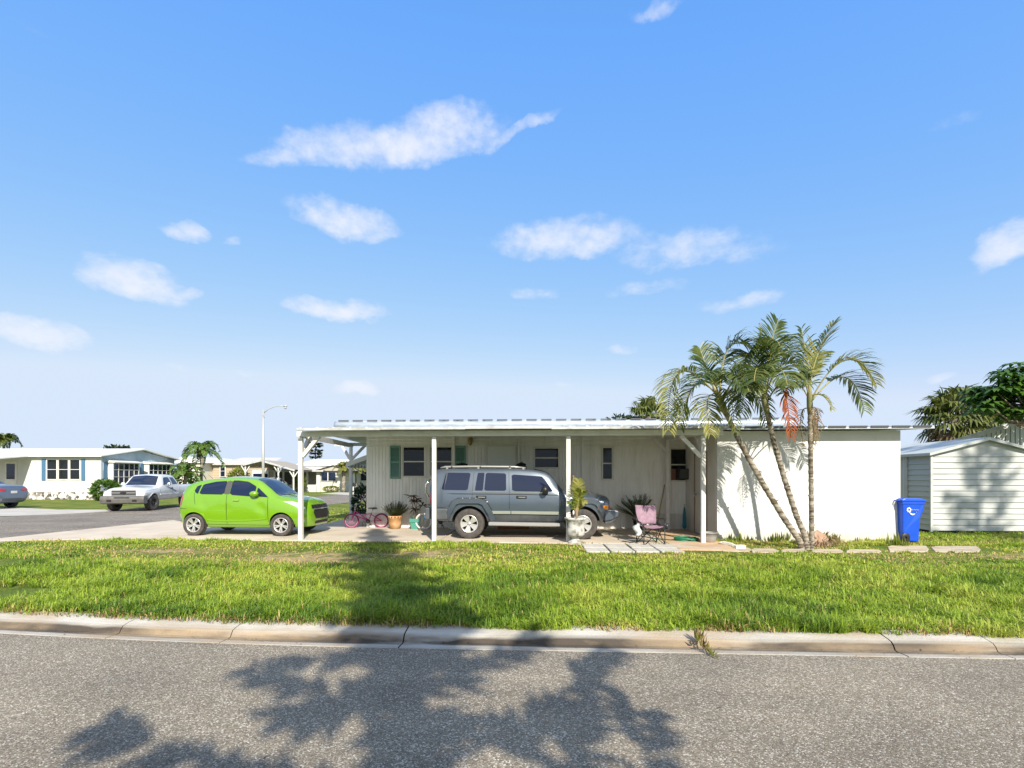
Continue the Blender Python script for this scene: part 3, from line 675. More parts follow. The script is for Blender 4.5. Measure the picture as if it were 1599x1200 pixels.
for p, q in (((-5.78, 12.28, 2.05), (-5.36, 12.25, 2.54)), ((-5.83, 12.32, 2.1), (-5.86, 12.85, 2.58)), ((3.80, 12.25, 2.02), (3.33, 12.25, 2.53)), ((3.86, 12.3, 2.1), (3.87, 12.8, 2.57)),
             ((rl.x - .04, rl.y, 2.2), (rl.x - .34, rl.y, 2.72)), ((rl.x + .04, rl.y, 2.2), (rl.x + .55, rl.y, 2.72)), ((rr.x - .04, rr.y, 2.3), (rr.x - .45, rr.y, 2.68))):
    b_ = MB(); b_.bar(p, q, .085, .09, up=(0, 1, 0)); b_.build('brace', MT['white_wood'], cp, bevel=.004, off=CB)
rf = MB()
def cz(y): return 2.672 + (y - 11.95) * .098
rf.add([(-5.74, 11.95, cz(11.95)), (4.33, 11.95, cz(11.95)), (4.33, 15.0, cz(15)), (-5.74, 15.0, cz(15)), (-5.74, 11.95, cz(11.95) + .035), (4.33, 11.95, cz(11.95) + .035), (4.33, 15.0, cz(15) + .035), (-5.74, 15.0, cz(15) + .035)],
       [(0, 3, 2, 1), (4, 5, 6, 7), (0, 1, 5, 4), (1, 2, 6, 5), (2, 3, 7, 6), (3, 0, 4, 7)])
rf.add([(-5.74, 15.0, cz(15)), (-5.28, 15.0, cz(15)), (-5.28, 19.5, cz(15) - .1), (-6.9, 19.5, cz(15) - .1), (-6.9, 15.0, cz(15) - .05)], [(0, 1, 2, 3, 4)])
for i in range(26): x = -5.68 + i * .4; rf.bar((x, 11.955, cz(11.955) + .05), (x, 15, cz(15) + .05), .05, .03)
rf.build('roof', MT['roof_metal'], cp, off=CB, recalc=False)
q = MB(); q.bar((4.337, 11.96, cz(11.96) + .075), (4.337, 15.3, cz(15.3) + .075), .16, .03); q.build('leak_strip', MT['roof_metal'], cp, off=CB)  # strip added over the roof joint to block a sunlight leak
fs = MB(); 
for i in range(5):
    a = -5.77 + i * 2.02; z = 2.665 + .008 * ((i * 7) % 3 - 1)
    fs.box(a, a + 2.025, 11.915 - .004 * (i % 2), 11.947, z - .005, z + .058)
fs.build('fascia', MT['roof_edge'], cp, bevel=.008, off=CB)

# ---------------------------------------------------------------- white storage room on the right end
RB = (6.4, 12.7, 0)
rm = thing('storage_room', 'blank white stuccoed storage room at the right end of the carport', 'outbuilding', RB)
q = MB(); q.box(4.33, 8.62, 12.7, 12.86, -.05, 2.66); q.box(8.46, 8.62, 12.86, 18, -.05, 2.66); q.box(4.49, 8.46, 17.84, 18, -.05, 2.66)
q.build('wall', MT['stucco'], rm, off=RB)
q = MB(); q.box(4.33, 4.46, 12.862, 15.38, -.05, 2.72); q.build('side_wall', M('room_side', (.60, .58, .52), .7, col2=(.52, .50, .44), scale=2), rm, off=RB)
q = MB(); q.box(4.295, 4.328, 13.50, 14.34, .03, 2.14); dd = q.build('door', M('room_door', (.55, .53, .47), .55), rm, off=RB)
q = MB(); q.box(4.28, 4.329, 13.44, 13.498, .02, 2.2, 0); q.box(4.28, 4.329, 14.342, 14.40, .02, 2.2); q.box(4.28, 4.329, 13.5, 14.34, 2.142, 2.2); q.build('door_frame', M('rusty_frame', (.22, .15, .11), .7), dd, off=RB)
q = MB(); q.lathe([(.002, -.0), (.035, .01), (.035, .035), (.012, .04), (.012, .06)], (4.22, 14.22, 1.05), 12, axis='x'); q.bar((4.235, 13.9, 1.12), (4.235, 14.3, 1.12), .02); q.build('handle', MT['steel'], dd, off=RB)
q = MB(); q.add([(4.345, 12.34, 2.672), (9.14, 12.34, 2.672), (9.14, 18.4, 3.0), (4.345, 18.4, 3.0), (4.345, 12.34, 2.71), (9.14, 12.34, 2.71), (9.14, 18.4, 3.04), (4.345, 18.4, 3.04)], [(0, 3, 2, 1), (4, 5, 6, 7), (0, 1, 5, 4), (1, 2, 6, 5), (2, 3, 7, 6), (3, 0, 4, 7)])
for i in range(13): x = 4.42 + i * .39; q.bar((x, 12.335, 2.722), (x, 18.3, 3.05), .06, .035)
q.build('roof', MT['roof_metal'], rm, off=RB)
q = MB()
for i in range(10):
    x = 4.36 + i * .478; q.box(x, x + .40, 12.315, 12.338, 2.70, 2.742)
q.build('roof_edge', M('dark_edge', (.045, .048, .055), .5), rm, off=RB)
q = MB(); p = at(1275, 664, 13.4); q.tube([(p.x, 13.4, 2.7), (p.x, 13.4, 3.02)], .045, 12); q.tube([(p.x, 13.4, 3.02), (p.x, 13.4, 3.05)], .055, 12); q.build('vent_pipe', M('rust', (.19, .11, .08), .8), rm, off=RB)

# ---------------------------------------------------------------- metal shed
SB = (12.35, 14.84, 0)
shm = M('shed_white', (.46, .48, .46), .5, col2=(.37, .39, .37), scale=2, lo=.45, hi=.7, stretch=(1, 1, 3))
shed = thing('metal_shed', 'white metal garden shed with horizontal lap siding behind the blue bin', 'shed', SB)
q = MB(); hw = 1.45
n = 14
for i in range(n):
    z0 = .04 + i * .158; z1 = z0 + .158
    def xl(z): return hw if z < 2.25 else max(.02, hw * (1 - (z - 2.25) / .36))
    q.sheet([[(12.35 - xl(z0), 14.862, z0), (12.35 + xl(z0), 14.862, z0)], [(12.35 - xl(z0), 14.84, z0 + .02), (12.35 + xl(z0), 14.84, z0 + .02)], [(12.35 - xl(z1), 14.858, z1), (12.35 + xl(z1), 14.858, z1)]])
z1 = .04 + n * .158; q.add([(12.35 - hw, 14.858, 2.25), (12.35 + hw, 14.858, 2.25), (12.35, 14.858, 2.61)], [(0, 1, 2)])
q.build('front_wall', shm, shed, off=SB, recalc=False)
q = MB(); laps(q, 14.86, 15.75, .05, 2.22, 10.9, .158, .03, axis='y'); q.build('side_wall', M('shed_side', (.42, .44, .43), .5), shed, off=SB)
q = MB(); ribbed(q, 15.79, 17.6, .05, 2.22, 10.92, pitch=.12, depth=.015, axis='y'); q.box(13.77, 13.8, 14.87, 17.6, .05, 2.22); q.box(10.95, 13.77, 17.57, 17.6, .05, 2.22); q.build('rear_wall', M('shed_rear', (.50, .51, .50), .55), shed, off=SB)
for bx_ in ((10.875, 10.935, 14.825, 14.875, .02, 2.24), (13.765, 13.825, 14.825, 14.875, .02, 2.24), (10.87, 10.93, 15.755, 15.785, .04, 2.22)): q = MB(); q.box(*bx_); q.build('corner_trim', shm, shed, off=SB)
q = MB()
q.add([(10.78, 14.72, 2.215), (12.35, 14.72, 2.645), (13.92, 14.72, 2.215), (10.78, 17.7, 2.215), (12.35, 17.7, 2.645), (13.92, 17.7, 2.215)], [(0, 1, 4, 3), (1, 2, 5, 4)])
q.add([(10.78, 14.72, 2.14), (10.78, 14.72, 2.213), (12.35, 14.72, 2.643), (13.92, 14.72, 2.213), (13.92, 14.72, 2.14), (12.35, 14.72, 2.56)], [(0, 1, 2, 5), (2, 3, 4, 5)])
q.add([(10.78, 14.72, 2.14), (10.78, 17.7, 2.14), (10.78, 17.7, 2.214), (10.78, 14.72, 2.214)], [(0, 1, 2, 3)])
q.build('roof', shm, shed, off=SB, recalc=False)
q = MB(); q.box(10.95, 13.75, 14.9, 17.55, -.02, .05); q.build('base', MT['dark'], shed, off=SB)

# neighbour's house behind the shed
NB = (18.5, 19.5, 0)
nh = thing('neighbour_house', 'grey ribbed house with a sloping white gable edge behind the metal shed', 'house', NB)
e0 = at(1488, 690, 19.5); e1 = at(1599, 656.5, 19.5); sl = (e1.z - e0.z) / (e1.x - e0.x)
rx = e0.x + 5.2; rz_ = e0.z + sl * 5.2; ex = e0.x + 10.4
q = MB(); ns = 60
for i in range(ns):
    a = e0.x + .2 + (ex - e0.x - .4) * i / ns; b_ = e0.x + .2 + (ex - e0.x - .4) * (i + 1) / ns
    def tz(x): return (e0.z + sl * (x - e0.x) if x < rx else rz_ - sl * (x - rx)) - .04
    for c0, c1, dy in ((a, a + (b_ - a) * .7, 0), (a + (b_ - a) * .7, b_, .02)): q.add([(c0, 19.7 + dy, -.02), (c1, 19.7 + dy, -.02), (c1, 19.7 + dy, tz(c1)), (c0, 19.7 + dy, tz(c0))], [(0, 1, 2, 3)])
q.box(e0.x + .2, e0.x + .25, 19.72, 24, -.02, e0.z - 1.2); q.box(ex - .25, ex - .2, 19.72, 24, -.02, e0.z - 1.2)
q.build('wall', M('nh_wall', (.46, .48, .48), .6), nh, off=NB)
q = MB()
for (xa, za), (xb, zb) in (((e0.x, e0.z), (rx, rz_)), ((rx, rz_), (ex, e0.z))):
    q.add([(xa, 19.45, za), (xb, 19.45, zb), (xb, 26, zb - 1.7), (xa, 26, za - 1.7), (xa, 19.45, za + .05), (xb, 19.45, zb + .05), (xb, 26, zb - 1.65), (xa, 26, za - 1.65)], [(0, 3, 2, 1), (4, 5, 6, 7), (0, 1, 5, 4), (1, 2, 6, 5), (2, 3, 7, 6), (3, 0, 4, 7)])
q.build('roof', MT['roof_metal'], nh, off=NB)
q = MB(); q.bar((e0.x - .05, 19.42, e0.z - .02), (rx, 19.42, rz_ - .02), .04, .16); q.bar((rx, 19.42, rz_ - .02), (ex, 19.42, e0.z - .02), .04, .16); q.build('fascia', MT['roof_edge'], nh, off=NB)

# ---------------------------------------------------------------- house with blue shutters on the left
LO = cw(-28.4, 35.4)
lh = thing('neighbour_house', 'white house with blue shutters and a stone skirt across the side street', 'house', LO, TH)
lw = M('lh_wall', (.58, .58, .565), .6, col2=(.51, .51, .50), scale=1)
def lx(px): return (px - 800) / 800 * 35.4 + 28.4
def lz(py, d=35.4): return 1.55 + (745 - py) / 800 * d
h3 = []
for i in range(3):
    a = lx(74.5 + i * 18); b_ = lx(74.5 + i * 18 + 14.5); h3.append((a, b_, lz(748.5), lz(718.5)))
q = MB()
hz0, hz1 = h3[0][2], h3[0][3]; X0, X1 = h3[0][0], h3[2][1]
q.box(-17, X0, 0, .12, .5, 2.95); q.box(X1, 0, 0, .12, .5, 2.95); q.box(X0, X1, 0, .12, .5, hz0); q.box(X0, X1, 0, .12, hz1, 2.95)
for i in (0, 1): q.box(h3[i][1], h3[i + 1][0], 0, .12, hz0, hz1)
q.build('wall', lw, lh)
ql = M('gable_blue_grey', (.42, .50, .56), .6, col2=(.36, .44, .50), scale=2)
q = MB(); q.add([(0, .125, .5), (0, 7.7, .5), (0, 7.7, 2.95), (0, 3.85, 3.55), (0, .125, 2.95)], [(0, 1, 2, 3, 4)])
q.add([(-17, 7.7, 0), (0, 7.7, 0), (0, 7.7, 2.95), (-17, 7.7, 2.95)], [(0, 1, 2, 3)]); q.add([(-17, 0, 0), (-17, 7.7, 0), (-17, 7.7, 2.95), (-17, 3.85, 3.55), (-17, 0, 2.95)], [(0, 1, 2, 3, 4)])
for i in range(38): q.bar((.01, .2 + i * .2, 2.0), (.01, .2 + i * .2, 2.9), .02)
q.build('gable_wall', ql, lh, recalc=False)
q = MB(); q.box(-17, 0, .3, .32, .6, 2.9); q.build('interior', MT['dark'], lh)
stm, nt, b = nodes_of('stone_skirt'); v = texco(nt); vo = N(nt, 'ShaderNodeTexVoronoi'); vo.inputs['Scale'].default_value = 5.5; nt.links.new(v, vo.inputs['Vector'])
sc_ = N(nt, 'ShaderNodeSeparateColor'); nt.links.new(vo.outputs['Color'], sc_.inputs[0]); r = ramp(nt, [(0, (.06, .055, .05)), (.35, (.2, .18, .16)), (.5, (.62, .60, .56)), (1, (.7, .68, .64))]); nt.links.new(sc_.outputs[0], r.inputs['Fac']); nt.links.new(r.outputs['Color'], b.inputs['Base Color'])
q = MB(); q.box(-17, .02, -.03, .12, -.05, .5); q.box(-.1, .02, .12, 7.7, -.05, .5); q.build('stone_skirting', stm, lh)
rfm = M('white_roof', (.82, .82, .80), .5, col2=(.74, .74, .72), scale=1)
q = MB()
for (y0, z0), (y1, z1) in (((-.35, 2.94), (3.85, 3.62)), ((3.85, 3.62), (8.05, 2.94))):
    q.add([(-17.3, y0, z0), (.3, y0, z0), (.3, y1, z1), (-17.3, y1, z1), (-17.3, y0, z0 + .09), (.3, y0, z0 + .09), (.3, y1, z1 + .09), (-17.3, y1, z1 + .09)], [(0, 3, 2, 1), (4, 5, 6, 7), (0, 1, 5, 4), (1, 2, 6, 5), (2, 3, 7, 6), (3, 0, 4, 7)])
q.build('roof', rfm, lh)
for hh in h3: window(lh, None, *hh, 0, rows=2, fw=.06, mats=MT['white_wood'], blinds=False)
q = MB(); q.box(X0, X1, .14, .16, hz0, hz1); q.build('curtain', M('curtain', (.30, .31, .27), .8, col2=(.22, .23, .20), scale=6, stretch=(6, 1, .3)), lh)
for pa in (66.3, 128.2): s = MB(); s.box(lx(pa), lx(pa + 5.5), -.05, -.002, hz0 - .1, hz1 + .06); s.build('shutter', MT['blue_shutter'], lh)
for (ya, yb) in ((.55, 3.05), (4.1, 6.6)):
    f = MB(); za, zb = 1.05, 2.5
    f.box(0.02, .42, ya, ya + .06, za, zb); f.box(.02, .42, yb - .06, yb, za, zb); f.box(.02, .45, ya, yb, za - .08, za); f.box(.02, .45, ya, yb, zb, zb + .05)
    for i in range(1, 5): yy = ya + (yb - ya) * i / 5; f.box(.40, .43, yy - .022, yy + .022, za, zb)
    for zz in (za + .5, za + 1.0): f.box(.40, .43, ya, yb, zz - .015, zz + .015)
    wo = f.build('bay_window', MT['white_wood'], lh)
    g = MB(); g.box(.385, .395, ya + .06, yb - .06, za, zb); g.build('pane', MT['carglass'], wo)
    g = MB(); g.prism([(0.02, zb + .05), (.62, zb + .05), (.62, zb + .10), (.35, zb + .19), (.02, zb + .24)], ya - .1, yb + .1); g.build('hood', MT['white_wood'], wo)
    for yy in (ya - .36, yb + .06): s = MB(); s.box(.005, .05, yy, yy + .3, za - .1, zb + .1); s.build('shutter', MT['blue_shutter'], lh)
# entrance porch at its left
q = MB(); q.add([(-16, -3.1, 2.62), (-4.7, -3.1, 2.62), (-4.7, -.34, 2.93), (-16, -.34, 2.93), (-16, -3.1, 2.72), (-4.7, -3.1, 2.72), (-4.7, -.34, 3.0), (-16, -.34, 3.0)], [(0, 3, 2, 1), (4, 5, 6, 7), (0, 1, 5, 4), (1, 2, 6, 5), (2, 3, 7, 6), (3, 0, 4, 7)]); q.build('porch_roof', rfm, lh)
for x in (-5.1, -6.75, -10): q = MB(); q.box(x - .06, x + .06, -2.8, -2.68, -.02, 2.66); q.build('porch_post', MT['white_wood'], lh, bevel=.005)
q = MB(); q.bar((-6.75, -2.74, 2.1), (-7.2, -2.74, 2.6), .07); q.bar((-10, -2.74, .95), (-4.9, -2.74, .95), .06); q.bar((-10, -2.74, .25), (-4.9, -2.74, .25), .05)
for i in range(40): x = -10 + i * .128; q.box(x, x + .035, -2.76, -2.73, .25, .95)
q.build('railing', MT['white_wood'], lh)
q = MB(); q.box(-6.6, -5.8, -.04, -.003, .5, 2.6); dd = q.build('door', MT['white_wood'], lh)
q = MB(); q.box(-6.48, -5.92, -.06, -.042, 1.4, 2.45); q.build('pane', MT['carglass'], dd)
q = MB(); q.box(-12, -4.9, -2.9, 0, -.02, .2); q.build('porch_floor', apron, lh)

# ---------------------------------------------------------------- far houses beyond the side street
D0 = 54.0
fh = thing('neighbour_house', 'beige house with a gabled carport on white posts behind the green car', 'house', cw(0, D0), TH)
def fx(px, d=D0): return (px - 800) / 800 * d
def fz(py, d=D0): return 1.55 + (745 - py) / 800 * d
beige = M('fh_wall', (.42, .345, .25), .7, col2=(.37, .305, .22), scale=1.5); cream = M('fh_cream', (.76, .71, .60), .7)
shing = M('shingles', (.48, .47, .44), .8, col2=(.40, .39, .37), scale=6)
q = MB(); q.box(fx(304), fx(336), -2.6, 3, -.05, fz(724) + .05); q.build('front_room', cream, fh)
q = MB(); q.prism([(fx(300), fz(724)), (fx(341), fz(724)), (fx(330), fz(715.5)), (fx(311), fz(715.5))], -2.9, 4); q.build('front_room_roof', rfm, fh)
q = MB(); laps(q, fx(336.2), fx(440), .0, fz(724.5), -.5, .25, .02); q.build('wall', beige, fh)
q = MB(); q.add([(fx(338), -.9, fz(725)), (fx(430), -.9, fz(725)), (fx(418), 3.5, fz(713)), (fx(352), 3.5, fz(713)), (fx(338), -.9, fz(725) - .12), (fx(430), -.9, fz(725) - .12)], [(0, 1, 2, 3), (0, 4, 5, 1)]); q.build('roof', shing, fh, recalc=False)
f = MB(); f.box(fx(348.5), fx(358), -.6, -.51, fz(745), fz(727)); wo = f.build('window', MT['white_wood'], fh)
f = MB(); f.box(fx(350), fx(356.5), -.63, -.61, fz(735.5), fz(728.5)); f.box(fx(350), fx(356.5), -.63, -.61, fz(744), fz(736.3)); f.build('pane', MT['carglass'], wo)
f = MB(); f.box(fx(384), fx(391), -.6, -.51, fz(741), fz(731)); f.build('window', MT['dark'], fh)
f = MB(); f.box(fx(399), fx(424), -.6, -.51, fz(750), fz(735)); wo = f.build('window', MT['white_wood'], fh); f = MB(); f.box(fx(400.5), fx(422.5), -.64, -.61, fz(749), fz(740)); f.build('pane', MT['carglass'], wo)
dc = 48.5; yc = dc - D0
def cx(px): return (px - 800) / 800 * dc
def czz(py): return 1.55 + (745 - py) / 800 * dc
q = MB()
pk = (cx(408), czz(718.5)); le = (cx(380), czz(725.5)); re_ = (cx(461), czz(734))
q.add([(le[0], yc, le[1]), (pk[0], yc, pk[1]), (re_[0], yc, re_[1]), (le[0], 0, le[1]), (pk[0], 0, pk[1]), (re_[0], 0, re_[1])], [(0, 1, 4, 3), (1, 2, 5, 4)])
q.add([(le[0], yc, le[1] - .13), (pk[0], yc, pk[1] - .13), (re_[0], yc, re_[1] - .13), (le[0], 0, le[1] - .13), (pk[0], 0, pk[1] - .13), (re_[0], 0, re_[1] - .13)], [(0, 3, 4, 1), (1, 4, 5, 2)])
q.build('carport_roof', M('carport_under', (.33, .29, .235), .7), fh, recalc=False)
q = MB(); q.bar((le[0], yc - .04, le[1] - .06), (pk[0], yc - .04, pk[1] - .06), .05, .16); q.bar((pk[0], yc - .04, pk[1] - .06), (re_[0], yc - .04, re_[1] - .06), .05, .16); q.build('carport_fascia', MT['roof_edge'], fh)
for px in (382.5, 434, 458):
    x = cx(px); zt = min(le[1] + (pk[1] - le[1]) * (x - le[0]) / (pk[0] - le[0]), pk[1] + (re_[1] - pk[1]) * (x - pk[0]) / (re_[0] - pk[0])) - .13
    q = MB(); q.box(x - .055, x + .055, yc + .1, yc + .21, -.02, zt); q.bar((x - .05, yc + .17, zt - .6), (x - .4, yc + .17, zt - .02), .08); q.bar((x + .05, yc + .17, zt - .6), (x + .38, yc + .17, zt - .1), .08); q.build('carport_post', MT['white_wood'], fh)
# second house: screened porch, long low roof, right wing
f2 = thing('neighbour_house', 'low pale house with a dark screened porch seen between the carport posts', 'house', cw(0, D0 + .01), TH)
q = MB(); q.box(fx(437), fx(500), .6, 5, -.02, 2.6); q.box(fx(500), fx(534), -.6, 5, -.02, fz(733)); q.build('wall', M('f2_wall', (.60, .57, .49), .7), f2)
q = MB(); q.add([(fx(430), -1.3, fz(735)), (fx(512), -1.3, fz(735)), (fx(520), 3, fz(727.5)), (fx(430), 3, fz(727.5))], [(0, 1, 2, 3)]); q.box(fx(430), fx(512), -1.3, -1.2, fz(735) - .14, fz(735) - .005); q.build('porch_roof', shing, f2, recalc=False)
q = MB(); q.add([(fx(436), 2.6, fz(727)), (fx(560), 2.6, fz(727)), (fx(550), 8, fz(714)), (fx(446), 8, fz(714)), (fx(436), 12, fz(727)), (fx(560), 12, fz(727))], [(0, 1, 2, 3), (3, 2, 5, 4)]); q.build('roof', rfm, f2, recalc=False)
q = MB(); q.box(fx(437), fx(480), -1.1, -1.02, fz(757), fz(737)); q.build('screen', M('insect_screen', (.035, .037, .037), .6), f2)
q = MB(); q.box(fx(437), fx(500), -1.12, -1.0, -.02, fz(757)); q.build('knee_wall', lw, f2)
q = MB()
for px in (437, 450.5, 465, 480, 486.5): q.box(fx(px) - .09, fx(px) + .09, -1.16, -1.03, -.02, fz(736.5))
q.box(fx(437), fx(487), -1.14, -1.04, fz(737.5), fz(736)); q.build('porch_frame', MT['white_wood'], f2)
q = MB(); q.box(fx(490.5), fx(497.5), .5, .58, .0, fz(744)); dd = q.build('door', MT['white_wood'], f2); q = MB(); q.box(fx(492.5), fx(495.5), .46, .495, .5, fz(746)); q.build('pane', MT['carglass'], dd)
q = MB(); q.box(fx(499), fx(504.5), -.8, -.6, -.02, fz(734.5)); q.build('pillar', lw, f2)
q = MB(); q.add([(fx(500), -1.2, fz(734.5)), (fx(526), -1.2, fz(727)), (fx(556), -1.2, fz(735)), (fx(500), 3, fz(734.5)), (fx(526), 3, fz(727)), (fx(556), 3, fz(735))], [(0, 1, 4, 3), (1, 2, 5, 4)]); q.add([(fx(500), -.95, fz(735.5)), (fx(526), -.95, fz(728)), (fx(556), -.95, fz(736))], [(0, 1, 2)]); q.build('wing_roof', M('wing_roof', (.40, .37, .32), .7), f2, recalc=False)
f = MB(); f.box(fx(505), fx(529), -.7, -.61, fz(752), fz(737)); wo = f.build('window', MT['white_wood'], f2); f = MB(); f.box(fx(506), fx(515.5), -.73, -.71, fz(751), fz(738)); f.box(fx(517), fx(528), -.73, -.71, fz(751), fz(738)); f.build('pane', MT['carglass'], wo)
f3 = thing('neighbour_house', 'far white house behind the two small palms left of the mobile home', 'house', cw(fx(556, 66), 66), TH)
q = MB(); q.box(-2.2, 6, 0, 6, -.02, 3.1); q.build('wall', M('f3_wall', (.80, .79, .74), .7), f3); q = MB(); q.prism([(-2.6, 3.0), (6.4, 3.0), (5.4, 3.7), (-1.6, 3.7)], -.4, 6.4); q.build('roof', rfm, f3)
for xa in (-1.4, .6): q = MB(); q.box(xa, xa + 1.1, -.06, -.003, 1.0, 2.3); wo = q.build('window', MT['white_wood'], f3); q = MB(); q.box(xa + .1, xa + 1.0, -.09, -.062, 1.1, 2.2); q.build('pane', MT['carglass'], wo)
# ================================================================ plants
LM = {}
LM['palm'] = leaf_mat('palm_leaf', (.030, .060, .012), (.125, .155, .032), .42, .30, 2.2, spec=.5)
LM['palm_y'] = leaf_mat('palm_leaf_yellowing', (.10, .135, .028), (.31, .29, .075), .45, .35, 2.5)
LM['palm_dead'] = leaf_mat('palm_leaf_red', (.17, .034, .004), (.29, .07, .010), .8, .15, 3)
LM['palm_dry'] = leaf_mat('palm_leaf_dry', (.15, .10, .05), (.26, .19, .10), .7, .2, 3)
LM['rachis'] = M('palm_rachis', (.26, .25, .07), .5, col2=(.34, .27, .08), scale=4)
LM['fan'] = leaf_mat('fan_leaf', (.045, .075, .018), (.20, .21, .05), .5, .25, 1.6)
LM['bushy'] = leaf_mat('bush_leaf', (.05, .11, .02), (.13, .22, .04), .5, .3, 3)
LM['bush_y'] = leaf_mat('bush_leaf_yellow', (.10, .15, .02), (.26, .28, .04), .5, .35, 3)
LM['bush_d'] = leaf_mat('bush_leaf_dark', (.018, .04, .016), (.04, .075, .03), .5, .2, 3)
LM['umbrella'] = leaf_mat('umbrella_leaf', (.03, .075, .012), (.075, .16, .022), .4, .2, 2, spec=.3)
LM['pine'] = leaf_mat('pine_leaf', (.02, .045, .018), (.045, .08, .03), .6, .15, 2)
LM['herb'] = leaf_mat('herb_leaf', (.06, .085, .035), (.13, .15, .06), .6, .25, 6)
LM['cordy'] = leaf_mat('cordyline_leaf', (.045, .022, .018), (.11, .045, .02), .5, .25, 4)
palm_bark = M('palm_bark', (.10, .075, .05), .9, col2=(.36, .32, .26), scale=4, lo=.40, hi=.60, stretch=(1, 1, 4), bump=.5, bscale=30)
shaft = M('crown_shaft', (.19, .20, .09), .5, col2=(.30, .25, .13), scale=4)

def bez(p0, p1, p2, t):
    c = 2 * p1 - .5 * (p0 + p2)
    return p0 * (1 - t) ** 2 + c * (2 * t * (1 - t)) + p2 * t * t
def frond(rng, p0, p1, p2, L=.5, n=34, w=.030, sidehint=None, lift=.25, droop=.5, start=.26, rw=.014, ml=0, mr=1, gap=0.0):
    mb = MB(); p0, p1, p2 = Vector(p0), Vector(p1), Vector(p2)
    pts = [bez(p0, p1, p2, i / 12) for i in range(13)]
    mb.tube(pts, [rw * (1 - .8 * i / 12) + .003 for i in range(13)], 5, mr)
    Z = Vector((0, 0, 1))
    for i in range(n):
        t = start + (1 - start) * (i + .5) / n
        p = bez(p0, p1, p2, t); d = (bez(p0, p1, p2, min(1, t + .02)) - bez(p0, p1, p2, t - .02)).normalized()
        s = d.cross(Z)
        if sidehint is not None: s = Vector(sidehint) - d * d.dot(Vector(sidehint))
        elif s.length < .35: s = Vector((1, .3, 0)) - d * d.dot(Vector((1, .3, 0)))
        s.normalize(); up = s.cross(d); 
        if up.z < 0 and sidehint is None: up = -up
        ln = L * (math.sin(math.pi * min(.98, .20 + .72 * (t - start) / (1 - start))) ** .7) * rng.uniform(.85, 1.1)
        for sg in (-1, 1):
            if rng.random() < gap: continue
            q = (s * sg * .85 + d * (.45 + .35 * t) + up * (lift + rng.uniform(-.12, .12)) + Vector((rng.uniform(-.1, .1), rng.uniform(-.1, .1), rng.uniform(-.1, .1)))).normalized()
            a = p + q * ln * .5; q2 = (q + Vector((0, 0, -droop * rng.uniform(.6, 1.4)))).normalized(); e = a + q2 * ln * .32
            q3 = (q2 + Vector((0, 0, -droop * rng.uniform(.6, 1.5)))).normalized(); f = e + q3 * ln * .25
            wv = q.cross(up); wv = (d - q * d.dot(q)).normalized() if wv.length < .1 else wv.normalized()
            wv = (wv + up * rng.uniform(-.4, .4)).normalized() * (w / 2)
            mb.add([p - wv * .5, p + wv * .5, a + wv, a - wv, e + wv * .75, e - wv * .75, f], [(0, 1, 2, 3), (3, 2, 4, 5), (5, 4, 6)], ml)
    return mb

